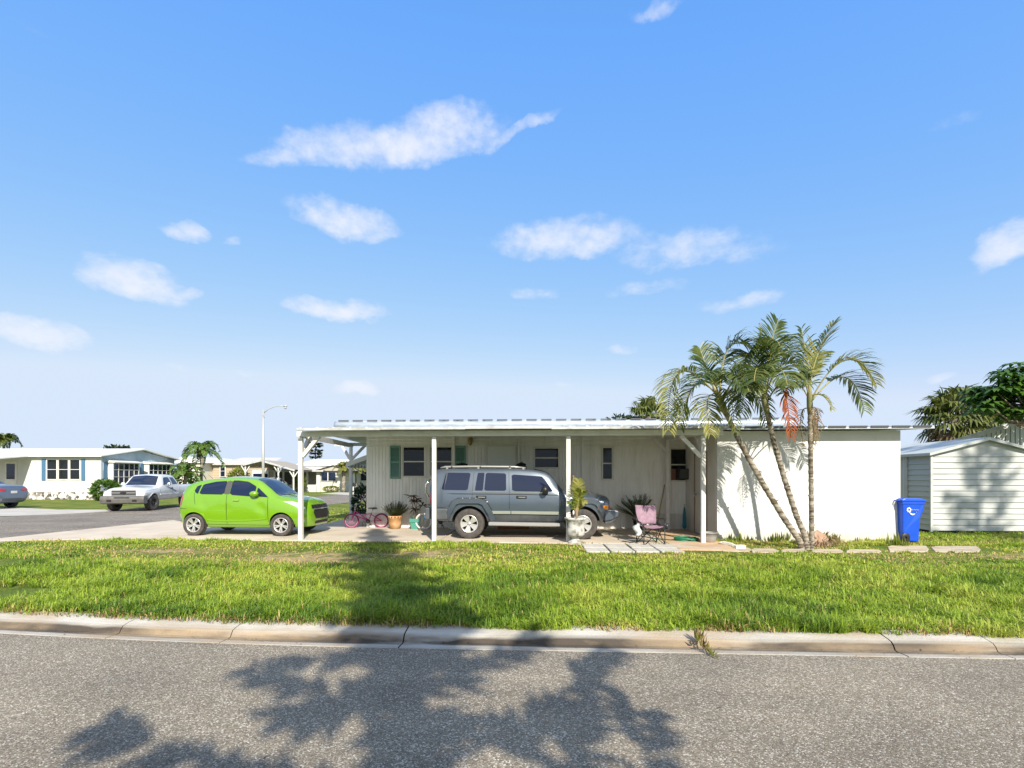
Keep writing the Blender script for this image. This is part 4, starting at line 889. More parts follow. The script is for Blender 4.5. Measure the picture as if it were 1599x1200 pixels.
YP = 11.35
def palm(label, trunk, tops, fronds, r0, r1, group='palms before the white wall', skirts=0):
    rng = random.Random(len(fronds) * 3 + int(r0 * 1000))
    pts = []
    nt_ = len(trunk)
    for i, (px, py) in enumerate(trunk):
        Y = YP + (tops - YP) * (i / (nt_ - 1)) ** 1.3
        pts.append(at(px, py, Y))
    b = pts[0].copy(); b.z = -.08; b += (pts[0] - pts[1]) * .15; b.z = -.1
    root = thing('palm_tree', label, 'palm tree', (pts[0].x, pts[0].y, 0), 0, group); O = root.location
    P = [b] + pts
    # resample
    fine = []
    for i in range(len(P) - 1):
        for k in range(14): 
            t = k / 14; fine.append(P[i].lerp(P[i + 1], t))
    fine.append(P[-1])
    for _ in range(6): fine = [fine[0]] + [(fine[i - 1] + fine[i] * 2 + fine[i + 1]) / 4 for i in range(1, len(fine) - 1)] + [fine[-1]]
    rad = []; acc = 0
    for i, p in enumerate(fine):
        t = i / (len(fine) - 1); acc += (p - fine[max(0, i - 1)]).length
        rad.append((r0 + (r1 - r0) * t) * (1 + .09 * (1 if (i % 3 == 0) else -.3) + .05 * rng.uniform(-1, 1)) * (1.25 if i < 3 else 1))
    tb = MB(); tb.tube(fine, rad, 12, smooth=False)
    for i in range(6, len(fine) - 8, 3):
        if rng.random() < .7:
            a = rng.uniform(0, 6.28); d = Vector((math.cos(a), math.sin(a), .5)).normalized()
            tb.bar(fine[i] + d * rad[i] * .8, fine[i] + d * (rad[i] * 1.0 + rng.uniform(.015, .045)), .05, .014)
    tb.build('trunk', palm_bark, root, off=O)
    top = fine[-1]; dirn = (fine[-1] - fine[-8]).normalized()
    cs = MB(); cs.tube([top - dirn * .16, top, top + dirn * .16, top + dirn * .36, top + dirn * .5], [r1 * 1.1, r1 * 1.35, r1 * 1.3, r1 * .9, r1 * .4], 10); cs.build('crown_shaft', shaft, root, off=O)
    for fr in fronds:
        (ax, ay, ady), (tx, ty, tdy) = fr[0], fr[1]; kw = fr[2] if len(fr) > 2 else {}
        mats = kw.pop('mats', [LM['palm'], LM['rachis']]); lab = kw.pop('lab', None)
        p0 = top + dirn * rng.uniform(.0, .2)
        kw['n'] = int(kw.get('n', 34) * 1.15); kw['L'] = kw.get('L', .5) * 1.08
        m = frond(rng, p0, at(ax, ay, tops + ady), at(tx, ty, tops + tdy), **kw)
        o = m.build('frond', mats, root, off=O)
        if lab: o['label'] = lab
    for i in range(skirts):
        a = rng.uniform(0, 6.28); p = top - dirn * rng.uniform(.0, .25)
        m = frond(rng, p, p + Vector((math.cos(a) * .22, math.sin(a) * .22, -.1)), p + Vector((math.cos(a) * .16, math.sin(a) * .16, -.75)), L=.18, n=14, w=.02, rw=.01)
        m.build('frond', [LM['palm_dry'], LM['palm_dry']], root, off=O)['label'] = 'dry hanging frond'
    return root
yl = lambda **k: dict(mats=[LM['palm_y'], LM['rachis']], **k)
palm('most slanted palm of the clump, leaning far left over the carport corner', [(1250, 846), (1226, 812), (1196, 763), (1166, 710), (1146, 670), (1129, 634)], 10.75, [
    ((1062, 582, -.3), (1044, 672, -.5), yl(L=.52, n=44)), ((1085, 603, .3), (1062, 668, .5), dict(L=.45, n=34)), ((1106, 622, -.4), (1110, 678, -.6), yl(L=.42, n=30)),
    ((1110, 590, .2), (1093, 544, .3), dict(L=.5, n=34, droop=.35)), ((1138, 545, -.1), (1178, 548, -.2), dict(L=.55, n=38)), ((1160, 583, -.4), (1190, 618, -.8), dict(L=.5, n=34)),
    ((1150, 590, -.7), (1170, 612, -1.2), dict(L=.5, n=34)), ((1108, 590, -.7), (1080, 602, -1.3), dict(L=.5, n=34)), ((1120, 585, .8), (1100, 585, 1.4), dict(L=.5, n=30)),
    ((1139, 612, -.5), (1148, 676, -.7), dict(L=.3, n=20)), ((1172, 612, .2), (1196, 662, .3), dict(L=.42, n=28))], .064, .05)
palm('middle palm of the clump with one orange dead frond', [(1259, 840), (1244, 806), (1226, 750), (1212, 702), (1203, 667), (1196, 634)], 10.85, [
    ((1200, 560, 0), (1216, 500, 0), dict(L=.45, n=34, droop=.2, lift=.1)), ((1190, 568, .1), (1187, 503, .1), dict(L=.1, n=12, w=.02)),
    ((1228, 568, -.2), (1258, 600, -.4), dict(L=.5, n=34)), ((1175, 556, -.2), (1160, 575, -.4), dict(L=.52, n=36)), ((1218, 552, .4), (1240, 560, .8), dict(L=.5, n=32)),
    ((1222, 608, -.2), (1235, 684, -.3), dict(L=.34, n=30, mats=[LM['palm_dead'], LM['palm_dead']], lab='dead orange red frond hanging down')),
    ((1172, 598, -.3), (1158, 645, -.5), dict(L=.48, n=34)), ((1185, 578, -.8), (1178, 596, -1.4), dict(L=.5, n=34)), ((1214, 578, -.8), (1230, 602, -1.4), dict(L=.5, n=34)), ((1180, 578, .7), (1168, 590, 1.3), dict(L=.5, n=30)),
    ((1176, 600, .4), (1150, 622, .8), yl(L=.42, n=28)), ((1206, 545, -.4), (1218, 540, -.8), dict(L=.48, n=30))], .060, .047)
palm('straight upright palm on the right of the clump', [(1268, 838), (1267.5, 785), (1266.5, 725), (1266, 672), (1265, 634)], 10.95, [
    ((1275, 560, 0), (1303, 503, 0), yl(L=.42, n=36, droop=.15, lift=.05)), ((1262, 580, .1), (1252, 512, .1), dict(L=.4, n=28, droop=.3, gap=.25)),
    ((1320, 563, -.2), (1368, 600, -.3), yl(L=.5, n=44, droop=.35)), ((1318, 589, .2), (1350, 642, .3), dict(L=.46, n=38, droop=.35)), ((1250, 585, -.3), (1232, 605, -.6), dict(L=.42, n=28)),
    ((1285, 618, -.2), (1300, 640, -.3), yl(L=.2, n=12)), ((1245, 600, .6), (1225, 615, 1.1), dict(L=.42, n=26)), ((1270, 560, .5), (1290, 560, 1.1), dict(L=.3, n=18, gap=.3))], .050, .043, skirts=4)
# the clump's old stump and roots
st = gp(1276, 851); stump = thing('palm_stump', 'shaggy cut palm stump of dry roots at the foot of the palm clump', 'stump', st); O = st
q = MB(); rng = random.Random(4)
vs = []; fs = []; nu, nv = 18, 8
for j in range(nv + 1):
    for i in range(nu):
        t = 2 * math.pi * i / nu; f = j / nv; rr = .30 * (1 - f * f * .75) * (1 + .22 * mnoise.noise((math.cos(t) * 2, math.sin(t) * 2, f * 3)))
        vs.append((math.cos(t) * rr * 1.15, math.sin(t) * rr * .8, -.05 + .34 * f * (1 + .2 * mnoise.noise((math.cos(t), math.sin(t), 4)))))
fs = [(j * nu + i, j * nu + (i + 1) % nu, (j + 1) * nu + (i + 1) % nu, (j + 1) * nu + i) for j in range(nv) for i in range(nu)] + [tuple(nv * nu + i for i in range(nu))]
q.add(vs, fs, 0, True); q.build('base', M('stump_bark', (.30, .17, .11), .9, col2=(.42, .31, .22), scale=7, bump=.6, bscale=25), stump)
q = MB()
for i in range(260):
    t = rng.uniform(0, 6.28); r = rng.uniform(.2, .36); p = Vector((math.cos(t) * r * 1.15, math.sin(t) * r * .85, rng.uniform(-.02, .26) * (1.2 - r * 2)))
    d = Vector((math.cos(t) * rng.uniform(.3, 1), math.sin(t) * rng.uniform(.3, 1), rng.uniform(-.5, .9))).normalized(); e = p + d * rng.uniform(.08, .2); f = e + Vector((d.x, d.y, -1.0)) * rng.uniform(.04, .12)
    s = Vector((-d.y, d.x, 0)) * .008; q.add([p - s, p + s, e + s, f, e - s], [(0, 1, 2, 3, 4)])
q.build('dry_fibres', LM['palm_dry'], stump)
pl = gp(1302, 848); q = MB()
for i in range(60):
    t = rng.uniform(0, 6.28); d = Vector((math.cos(t), math.sin(t), rng.uniform(.5, 1.8))).normalized(); s = Vector((-d.y, d.x, 0)).normalized(); q.leaf((rng.uniform(-.12, .12), rng.uniform(-.1, .1), 0), d, s, rng.uniform(.1, .26), .03, bend=.3)
tag(q.build('weed', LM['bush_y'], off=None), 'yellowish leafy weed beside the palm stump', 'weed').location = pl
# taller weeds along the wall foot
WE = [(1150, 842, .26), (1165, 843, .2), (1205, 843, .24), (1222, 842, .3), (1345, 843, .16), (1396, 848, .34), (1412, 849, .2), (1384, 845, .14)]
for i, (px, py, h) in enumerate(WE):
    p = gp(px, py + 4); q = MB()
    for k in range(24):
        t = rng.uniform(0, 6.28); d = Vector((math.cos(t) * .7, math.sin(t) * .5, rng.uniform(.8, 2.2))).normalized(); s = Vector((-d.y, d.x, 0)).normalized(); q.leaf((rng.uniform(-.16, .16), rng.uniform(-.06, .06), 0), d, s, rng.uniform(.3, .95) * h, .014, bend=.35)
    pos = ['under the left palm shadow', 'right of that palm shadow corner', 'below the middle trunk shadow', 'just left of the palm bases', 'in the middle of the blank wall', 'at the right wall corner', 'before the blue bin', 'short one near the right wall corner'][i]
    tag(q.build('grass_tuft', LM['bush_y']), 'tall grass tuft at the white wall foot, ' + pos, 'grass tuft', 'tufts along the white wall').location = p

def blob_bush(name, label, loc, rx, ry, rz, n, ls, mat, cat='bush', base=0.0, seed=1, trunk=True, group=None, lw=.5, holes=.35, shape=None):
    rng = random.Random(seed); root = thing(name, label, cat, loc, 0, group); q = MB()
    k = 0; tries = 0
    while k < n and tries < n * 8:
        tries += 1
        v = Vector((rng.gauss(0, 1), rng.gauss(0, 1), rng.gauss(0, 1))).normalized(); f = rng.uniform(.45, 1) ** .5
        f *= 1 + .28 * mnoise.noise(v * 2.2 + Vector((seed, 0, 0)))
        p = Vector((v.x * rx * f, v.y * ry * f, base + rz + v.z * rz * f))
        if p.z < .02: continue
        if mnoise.noise(p * (1.6 / max(rx, .25)) + Vector((0, seed * 3.1, 0))) < -holes: continue
        d = (v + Vector((rng.uniform(-1, 1), rng.uniform(-1, 1), rng.uniform(-.7, .9))) * .9).normalized(); s = d.cross(Vector((rng.uniform(-1, 1), rng.uniform(-1, 1), 1))).normalized()
        q.leaf(p, d, s, ls * rng.uniform(.7, 1.3), ls * lw * rng.uniform(.8, 1.2), bend=.15); k += 1
    q.build('foliage', mat, root)
    if trunk:
        t = MB()
        for i in range(5):
            a = i * 1.3 + seed; t.tube([(0.03 * math.cos(a), .03 * math.sin(a), -.05), (rx * .25 * math.cos(a), ry * .25 * math.sin(a), base + rz * .7), (rx * .6 * math.cos(a), ry * .6 * math.sin(a), base + rz * 1.3)], [max(.012, rx * .05), max(.009, rx * .04), .004], 5)
        t.build('stem', MT['bark'], root)
    return root

blob_bush('bush', 'bright green bush at the corner of the white house with blue shutters', gp(164, 782), .75, .7, .68, 1500, .2, LM['bushy'], seed=3)
blob_bush('bush', 'rounded yellow-green shrub behind the green car roof', cw(*[(373 - 800) / 800 * 49, 49]), 1.05, .9, 1.15, 1500, .22, LM['bush_y'], seed=5)
blob_bush('bush', 'tall clipped oval shrub before the dark screened porch', cw((468.5 - 800) / 800 * 51.5, 51.5), .62, .6, 1.05, 1500, .14, LM['bush_y'], seed=8, holes=.6)
blob_bush('bush', 'dark bush hugging the left end of the mobile home', gp(563, 813) + Vector((.05, .3, 0)), .42, .5, .62, 1300, .12, LM['bush_d'], seed=9, holes=.6)
blob_bush('hedge', 'low yellow-green hedge under the far porch window', cw((518 - 800) / 800 * 52.5, 52.5), .95, .4, .3, 700, .14, LM['bush_y'], 'hedge', seed=12, trunk=False)
blob_bush('bush', 'distant dark treetop above the white house roof', cw((182 - 800) / 800 * 62, 62) , 1.6, 1.4, 1.0, 500, .45, LM['bush_d'], 'tree', base=3.3, seed=14)
blob_bush('bush', 'green bushes between white house and pickup cab', cw((283 - 800) / 800 * 46, 46), 1.1, 1.0, 1.1, 1200, .28, LM['bushy'], seed=15)

def small_palm(label, loc, h, L, n, seed, mat, group='small palms across the street', r=.10, ll=.38, w=.05, trunkh=None, nl=18):
    rng = random.Random(seed); root = thing('palm_tree', label, 'palm tree', loc, 0, group)
    t = MB(); pts = [Vector((.02 * i * math.sin(seed), 0, h * i / 6 - .05)) for i in range(7)]; t.tube(pts, [r * (1.25 if i % 2 else 1) for i in range(7)], 8); t.build('trunk', palm_bark, root)
    top = pts[-1]
    q = MB(); 
    for i in range(n):
        a = i * 2.4 + rng.uniform(-.3, .3); e = rng.uniform(-.15, 1.15); d = Vector((math.cos(a) * math.cos(e), math.sin(a) * math.cos(e), math.sin(e)))
        l = L * rng.uniform(.8, 1.1); p1 = top + d * l * .6 + Vector((0, 0, .1 * l)); p2 = top + d * l * .85 + Vector((math.cos(a), math.sin(a), 0)) * l * .15 + Vector((0, 0, -l * rng.uniform(.15, .6)))
        f = frond(rng, top, p1, p2, L=ll, n=nl, w=w, rw=.018, start=.12)
        b_ = len(q.v); q.v += f.v; q.f += [tuple(b_ + i for i in ff) for ff in f.f]; q.mi += f.mi; q.sm += f.sm
    q.build('crown', [mat, LM['rachis']], root)
    return root
small_palm('taller date palm with a feathery crown left of the beige house', cw((314 - 800) / 800 * 43, 43), 3.4, 1.8, 30, 1, LM['bushy'], ll=.42, w=.09)
small_palm('shorter bushy palm beside the taller date palm', cw((288 - 800) / 800 * 42, 42), 1.7, 1.5, 24, 2, LM['bushy'], ll=.4, w=.09)
small_palm('small palm with a pinkish trunk before the far porch window', cw((537 - 800) / 800 * 52, 52), 2.2, 1.3, 20, 3, LM['palm_y'], ll=.34, w=.09, r=.16)
small_palm('small thin palm just left of the mobile home corner', cw((557 - 800) / 800 * 56, 56), 2.4, 1.15, 20, 4, LM['palm_y'], ll=.34, w=.09, r=.09)
small_palm('far palm crown poking over the left house roof', cw((7 - 800) / 800 * 55, 55), 5.3, 1.5, 18, 6, LM['palm'], ll=.5, w=.12)

def fan_palm(name, label, loc, h, R0, n, seed, mat, leafR=.8, seg=16, dead=10, group=None, wseg=.07):
    rng = random.Random(seed); root = thing(name, label, 'palm tree', loc, 0, group)
    t = MB(); t.tube([(0, 0, -.05), (0.02, 0, h * .5), (0, 0, h)], [.2, .17, .2], 10); t.build('trunk', palm_bark, root)
    q = MB(); top = Vector((0, 0, h))
    for i in range(n + dead):
        dd = i >= n
        a = i * 2.4 + rng.uniform(-.4, .4); e = rng.uniform(-.75, 1.35) if not dd else rng.uniform(-1.3, -.5)
        d = Vector((math.cos(a) * math.cos(e), math.sin(a) * math.cos(e), math.sin(e))); l = R0 * rng.uniform(.7, 1.05)
        c = top + d * l + Vector((0, 0, -.12 * l)); m = 1 if dd or (e < -.2 and rng.random() < .5) else 0
        q.tube([top, top + d * l * .5 + Vector((0, 0, .05)), c], [.022, .016, .01], 4, m)
        s = d.cross(Vector((0, 0, 1))); s = s.normalized() if s.length > .1 else Vector((1, 0, 0)); u = s.cross(d)
        for k in range(seg):
            f = (k / (seg - 1) - .5) * R(230); v = (d * math.cos(f) + s * math.sin(f) + u * .25 * abs(math.sin(f))).normalized()
            ln = leafR * (1 - .35 * (f / R(115)) ** 2) * rng.uniform(.85, 1.1); wv = (s * math.cos(f) - d * math.sin(f)) * wseg * .5
            mid = c + v * ln * .55; tip = mid + (v + Vector((0, 0, -rng.uniform(.6, 1.9)))).normalized() * ln * .5
            q.add([c, mid + wv, tip, mid - wv], [(0, 1, 2, 3)], m)
    q.build('crown', [mat, LM['palm_dry']], root); return root
fan_palm('cabbage_palm', 'shaggy fan palm rising behind the metal shed', cw((1493 - 800) / 800 * 23, 23), 4.15, 1.05, 78, 3, LM['fan'], .95, dead=12, wseg=.11)
fan_palm('cabbage_palm', 'shorter fan palm behind the shed, right of the shaggy one', cw((1560 - 800) / 800 * 24, 24), 3.7, .95, 44, 9, LM['fan'], .9, dead=14, wseg=.1)
fan_palm('fan_palm', 'fan palm crown showing over the mobile home roof', cw((1012 - 800) / 800 * 29, 29), 4.95, .85, 44, 5, LM['fan'], .8, dead=8, wseg=.1)
blob_bush('tree', 'small treetop just left of the fan palm over the roof', cw((968 - 800) / 800 * 31, 31), .7, .7, .35, 260, .22, LM['bush_d'], 'tree', base=4.55, seed=21)

# broad umbrella tree at the right edge
ub = cw((1605 - 800) / 800 * 17.5, 17.5); rng = random.Random(31)
ut = thing('umbrella_tree', 'glossy dark umbrella tree with drooping leaf rosettes at the right edge', 'tree', ub)
t = MB(); t.tube([(0.3, .2, -.05), (.25, .1, 1.5), (.1, 0, 3.2), (0, 0, 4.6)], [.16, .13, .1, .05], 8)
q = MB()
C = [(-1.62, 0, 3.9), (-1.45, -.2, 4.32), (-1.1, .1, 4.62), (-.8, -.3, 4.5), (-1.25, -.3, 3.85), (-.9, .2, 3.95), (-.55, -.3, 4.15), (-.55, .2, 4.75), (-.3, -.2, 5.15), (-.1, .2, 5.4), (-.35, .1, 3.75), (-1.5, .3, 4.15), (.1, -.3, 4.9), (.3, .1, 4.4), (0, 0, 4.0), (.6, -.2, 5.2), (.9, .2, 4.6), (1.2, 0, 4.1), (-.75, -.4, 3.7), (-1.05, -.1, 4.25), (.4, .3, 3.6), (-.1, -.5, 4.55), (-.6, .5, 4.4), (1.4, .3, 4.9), (-1.35, 0, 4.5), (-.95, -.2, 4.8)]
for c in C:
    c = Vector(c) + Vector((0, rng.uniform(-.5, .5), 0))
    t.tube([(0, 0, min(4.3, c.z - .5)), Vector((c.x * .5, c.y * .5, c.z - .45)), c], [.045, .03, .015], 5)
    for r in range(5):
        o = c + Vector((rng.uniform(-.28, .28), rng.uniform(-.28, .28), rng.uniform(-.15, .2)))
        for k in range(11):
            a = k * 2 * math.pi / 11 + r; el = rng.uniform(-.25, .15)
            d = Vector((math.cos(a) * math.cos(el), math.sin(a) * math.cos(el), math.sin(el))); s = d.cross(Vector((0, 0, 1))).normalized(); L0 = rng.uniform(.34, .5)
            p1 = o + d * .1; p2 = p1 + d * L0 * .5; p3 = p2 + (d + Vector((0, 0, -.8))).normalized() * L0 * .5; wv = s * .075
            q.add([p1 - wv * .5, p1 + wv * .5, p2 + wv, p2 - wv, p3], [(0, 1, 2, 3), (3, 2, 4)])
t.build('trunk', MT['bark'], ut); q.build('crown', LM['umbrella'], ut)

# Norfolk pines standing behind the photographer; their shadows lie on road, lawn and shed
def norfolk(label, loc, h, r0, prof, seed, dz=.75, dens=1.0, clump=.28, core=None):
    rng = random.Random(seed); root = thing('norfolk_pine', label, 'pine tree', loc, 0, 'tiered pines')
    t = MB(); t.tube([(0, 0, -.1), (0, 0, h * .5), (0, 0, h)], [r0, r0 * .65, .03], 10); t.build('trunk', MT['bark'], root)
    br = MB(); q = MB(); z = prof[0][0]; w = 0
    while z < h - .3:
        R1 = np.interp(z, [p[0] for p in prof], [p[1] for p in prof])
        nb = 6 if w % 2 else 5
        for k in range(nb):
            a = k * 2 * math.pi / nb + w * .9 + rng.uniform(-.25, .25); l = R1 * rng.uniform(.55, 1.15)
            d = Vector((math.cos(a), math.sin(a), 0)); e = Vector((0, 0, z + rng.uniform(-.15, .15)))
            pts = [e, e + d * l * .5 + Vector((0, 0, .04)), e + d * l + Vector((0, 0, .22 * l))]
            br.tube(pts, [.035, .022, .01], 5)
            n = int((10 + l * 34) * dens)
            for i in range(n):
                f = rng.uniform(.22, 1.05); p = pts[0].lerp(pts[1], f * 2) if f < .5 else pts[1].lerp(pts[2], f * 2 - 1)
                s = Vector((-d.y, d.x, 0)) * rng.choice((-1, 1)); dd = (s * .8 + d * .6 + Vector((0, 0, rng.uniform(-.5, .35)))).normalized()
                q.leaf(p, dd, d, rng.uniform(.5, 1.1) * clump * (1.3 - .5 * f), clump * .35)
        z += dz * rng.uniform(.85, 1.15); w += 1
    if core:
        for i in range(2600):
            zz = rng.uniform(core[0], h); rr = core[1] * (1 - .6 * (zz - core[0]) / (h - core[0])) * rng.random() ** .6; a = rng.uniform(0, 6.28)
            d = Vector((math.cos(a), math.sin(a), rng.uniform(.2, 1.2))).normalized(); q.leaf((math.cos(a) * rr, math.sin(a) * rr, zz), d, Vector((-d.y, d.x, 0)).normalized(), .22, .08)
    br.build('branches', MT['bark'], root); q.build('foliage', LM['pine'], root)
    return root
tA = math.tan(SUN_AZ); PSEED = 17
b0 = Vector((-3.40 + tA * 10.8 + tA * 4.5, -4.5, 0))
norfolk('tall tiered pine behind the camera whose shadow crosses road and lawn', b0, 14.2, .20, [(3.6, 3.1), (4.8, 2.3), (5.4, 1.6), (6.1, 1.2), (6.9, .9), (8, .95), (10, .85), (12, .7), (14.2, .1)], PSEED, dens=1.3, clump=.36, core=(6.6, .30))
norfolk('second tiered pine behind the camera whose shadow falls on the shed', Vector((12.17 + tA * 17.8, -3.0, 0)), 18.5, .2, [(9.5, 1.7), (13, 1.2), (16, .8), (18.5, .1)], 9, dens=1.0, clump=.36, dz=1.0)
norfolk('far dark pine seen under the carport brace', cw((493 - 800) / 800 * 90, 90), 9.3, .18, [(5.0, 1.1), (6.5, 1.2), (9.3, .25)], 12, dens=1.3, clump=.7, dz=.6)
# ================================================================ vehicles
def pchip(xs, ys, q):
    xs = np.asarray(xs, float); ys = np.asarray(ys, float); h = np.diff(xs); d = np.diff(ys) / h
    m = np.zeros(len(xs)); m[0] = d[0]; m[-1] = d[-1]
    for i in range(1, len(xs) - 1):
        if d[i - 1] * d[i] > 0:
            w1, w2 = 2 * h[i] + h[i - 1], h[i] + 2 * h[i - 1]; m[i] = (w1 + w2) / (w1 / d[i - 1] + w2 / d[i])
    i = int(np.clip(np.searchsorted(xs, q) - 1, 0, len(xs) - 2)); t = (q - xs[i]) / h[i]
    return (2 * t ** 3 - 3 * t ** 2 + 1) * ys[i] + (t ** 3 - 2 * t ** 2 + t) * h[i] * m[i] + (-2 * t ** 3 + 3 * t ** 2) * ys[i + 1] + (t ** 3 - t ** 2) * h[i] * m[i + 1]
class Car:
    # lofted body: rows of x, zb, zm, zbelt, zt, yb, ym, ybelt, yt, crown
    def __init__(s, rows, edge=.05, iters=2):
        s.T = [list(c) for c in zip(*rows)]; s.x0, s.x1 = rows[0][0], rows[-1][0]; s.edge = edge; s.it = iters; s.cache = {}
    def sec(s, x):
        x = min(max(x, s.x0), s.x1); k = round(x, 4)
        if k in s.cache: return s.cache[k]
        zb, zm, zl, zt, yb, ym, yl, yt, cr = [pchip(s.T[0], c, x) for c in s.T[1:]]
        e = s.edge
        P = [(0, zb), (yb * .9, zb), (yb, zb + .05), (ym, zm), (yl, zl), (yt, zt - e), (yt - e * 1.6, zt), (0, zt + cr)]
        for _ in range(s.it):
            Q = [P[0]]
            for a, b in zip(P[:-1], P[1:]): Q += [(a[0] * .75 + b[0] * .25, a[1] * .75 + b[1] * .25), (a[0] * .25 + b[0] * .75, a[1] * .25 + b[1] * .75)]
            P = Q + [P[-1]]
        s.cache[k] = P; return P
    def y(s, x, z):
        P = s.sec(x); best = 0
        for a, b in zip(P[:-1], P[1:]):
            lo, hi = min(a[1], b[1]), max(a[1], b[1])
            if lo <= z <= hi and hi > lo: best = max(best, a[0] + (b[0] - a[0]) * (z - a[1]) / (b[1] - a[1]))
        return best
    def z(s, x, y):
        P = s.sec(x); y = abs(y); best = -1
        for a, b in zip(P[:-1], P[1:]):
            lo, hi = min(a[0], b[0]), max(a[0], b[0])
            if lo <= y <= hi and hi > lo: best = max(best, a[1] + (b[1] - a[1]) * (y - a[0]) / (b[0] - a[0]))
        return best if best > 0 else P[-1][1]
    def xe(s, y, z, front=True):
        a, b = ((s.x0 + s.x1) / 2, s.x1) if front else ((s.x0 + s.x1) / 2, s.x0)
        for _ in range(26):
            m = (a + b) / 2
            if s.y(m, z) >= abs(y): a = m
            else: b = m
        return a
    def body(s, name, mat, inner, root, wheels, R_, depth=.30, holes=(), dx=.04, ang=32, dents=()):
        n = int((s.x1 - s.x0) / dx) + 1; xs = sorted(set([round(s.x0 + (s.x1 - s.x0) * i / n, 4) for i in range(n + 1)] + [round(v, 4) for v in s.T[0]]))
        mb = MB(); rings = []
        for x in xs:
            P = s.sec(x); rings.append([(x, -p[0], p[1]) for p in P] + [(x, p[0], p[1]) for p in P[-2:0:-1]])
        k = len(rings[0]); vs = [p for r in rings for p in r]
        for (ex, ez, er, ed) in dents:
            vs = [(x, y + ed * math.exp(-((x - ex) ** 2 + (1.6 * (z - ez)) ** 2) / er ** 2), z) if y < -.3 else (x, y, z) for x, y, z in vs]
        fs = [(i * k + j, i * k + (j + 1) % k, (i + 1) * k + (j + 1) % k, (i + 1) * k + j) for i in range(len(rings) - 1) for j in range(k)]
        fs += [tuple(range(k)), tuple((len(rings) - 1) * k + j for j in range(k - 1, -1, -1))]
        mb.add(vs, fs, 0, True); o = mb.build(name, [mat, inner], root)
        cut = []
        for wx, wz in wheels:
            for sg in (-1, 1):
                c = MB(); c.tube([(wx, sg * (1.0 - depth), wz), (wx, sg * 1.7, wz)], R_, 44, smooth=False)
                cut.append(c.build('cut', inner, root))
        for h in holes: c = MB(); c.box(*h); cut.append(c.build('cut', inner, root))
        for c in cut:
            m = o.modifiers.new('b', 'BOOLEAN'); m.operation = 'DIFFERENCE'; m.object = c; m.solver = 'EXACT'
        bpy.context.view_layer.update(); dg = bpy.context.evaluated_depsgraph_get(); me = bpy.data.meshes.new_from_object(o.evaluated_get(dg))
        o.modifiers.clear(); old = o.data; o.data = me; bpy.data.meshes.remove(old); me.name = name
        for c in cut: m = c.data; bpy.data.objects.remove(c); bpy.data.meshes.remove(m)
        while len(me.materials) < 2: me.materials.append(inner)
        me.materials[0] = mat; me.materials[1] = inner
        for p in me.polygons:
            c = p.center; p.use_smooth = True; d = 0
            for wx, wz in wheels:
                if math.hypot(c.x - wx, c.z - wz) < R_ + .002 and abs(abs(c.y) - 1.0) < depth + .5: 
                    if math.hypot(c.x - wx, c.z - wz) > R_ - .02 or abs(p.normal.y) > .9 and abs(c.y) < 1.0 - depth + .05: d = 1
            for h in holes:
                if h[0] - .01 < c.x < h[1] + .01 and h[2] - .01 < c.y < h[3] + .01 and c.z > h[4] - .01 and c.z < h[5] + .01: d = 1
            p.material_index = d
        me.set_sharp_from_angle(angle=R(ang)); return o
def clip_poly(poly, x0, x1, y0, y1):
    def cl(P, f, g):
        out = []
        for i in range(len(P)):
            a, b = P[i - 1], P[i]; fa, fb = f(a), f(b)
            if fa >= 0: out.append(a) if False else None
            if (fa >= 0) != (fb >= 0): t = fa / (fa - fb); out.append((a[0] + (b[0] - a[0]) * t, a[1] + (b[1] - a[1]) * t))
            if fb >= 0: out.append(b)
        return out
    for f in (lambda p: p[0] - x0, lambda p: x1 - p[0], lambda p: p[1] - y0, lambda p: y1 - p[1]):
        poly = cl(poly, f, None)
        if len(poly) < 3: return []
    return poly
def roundp(P, r=.25, it=2):
    for _ in range(it):
        Q = []
        for i in range(len(P)):
            a, b = P[i], P[(i + 1) % len(P)]; Q += [(a[0] * (1 - r) + b[0] * r, a[1] * (1 - r) + b[1] * r), (a[0] * r + b[0] * (1 - r), a[1] * r + b[1] * (1 - r))]
        P = Q; r = .25
    return P
def patch(mb, poly, f, nx=10, ny=6, m=0):
    xs = [p[0] for p in poly]; ys = [p[1] for p in poly]; a, b, c, d = min(xs), max(xs), min(ys), max(ys)
    idx = {}; vs = []; fs = []
    for i in range(nx):
        for j in range(ny):
            q = clip_poly(poly, a + (b - a) * i / nx, a + (b - a) * (i + 1) / nx, c + (d - c) * j / ny, c + (d - c) * (j + 1) / ny)
            if len(q) < 3: continue
            ff = []
            for p in q:
                k = (round(p[0], 5), round(p[1], 5))
                if k not in idx: idx[k] = len(vs); vs.append(f(p[0], p[1]))
                if idx[k] not in ff: ff.append(idx[k])
            if len(ff) > 2: fs.append(tuple(ff))
    mb.add(vs, fs, m, True)
def side(car, sg, off): return lambda x, z: (x, sg * (car.y(x, z) + off), z)
def topf(car, off): return lambda x, y: (x, y, car.z(x, y) + off)
def frontf(car, off, front=True): return lambda y, z: (car.xe(y, z, front) + (off if front else -off), y, z)
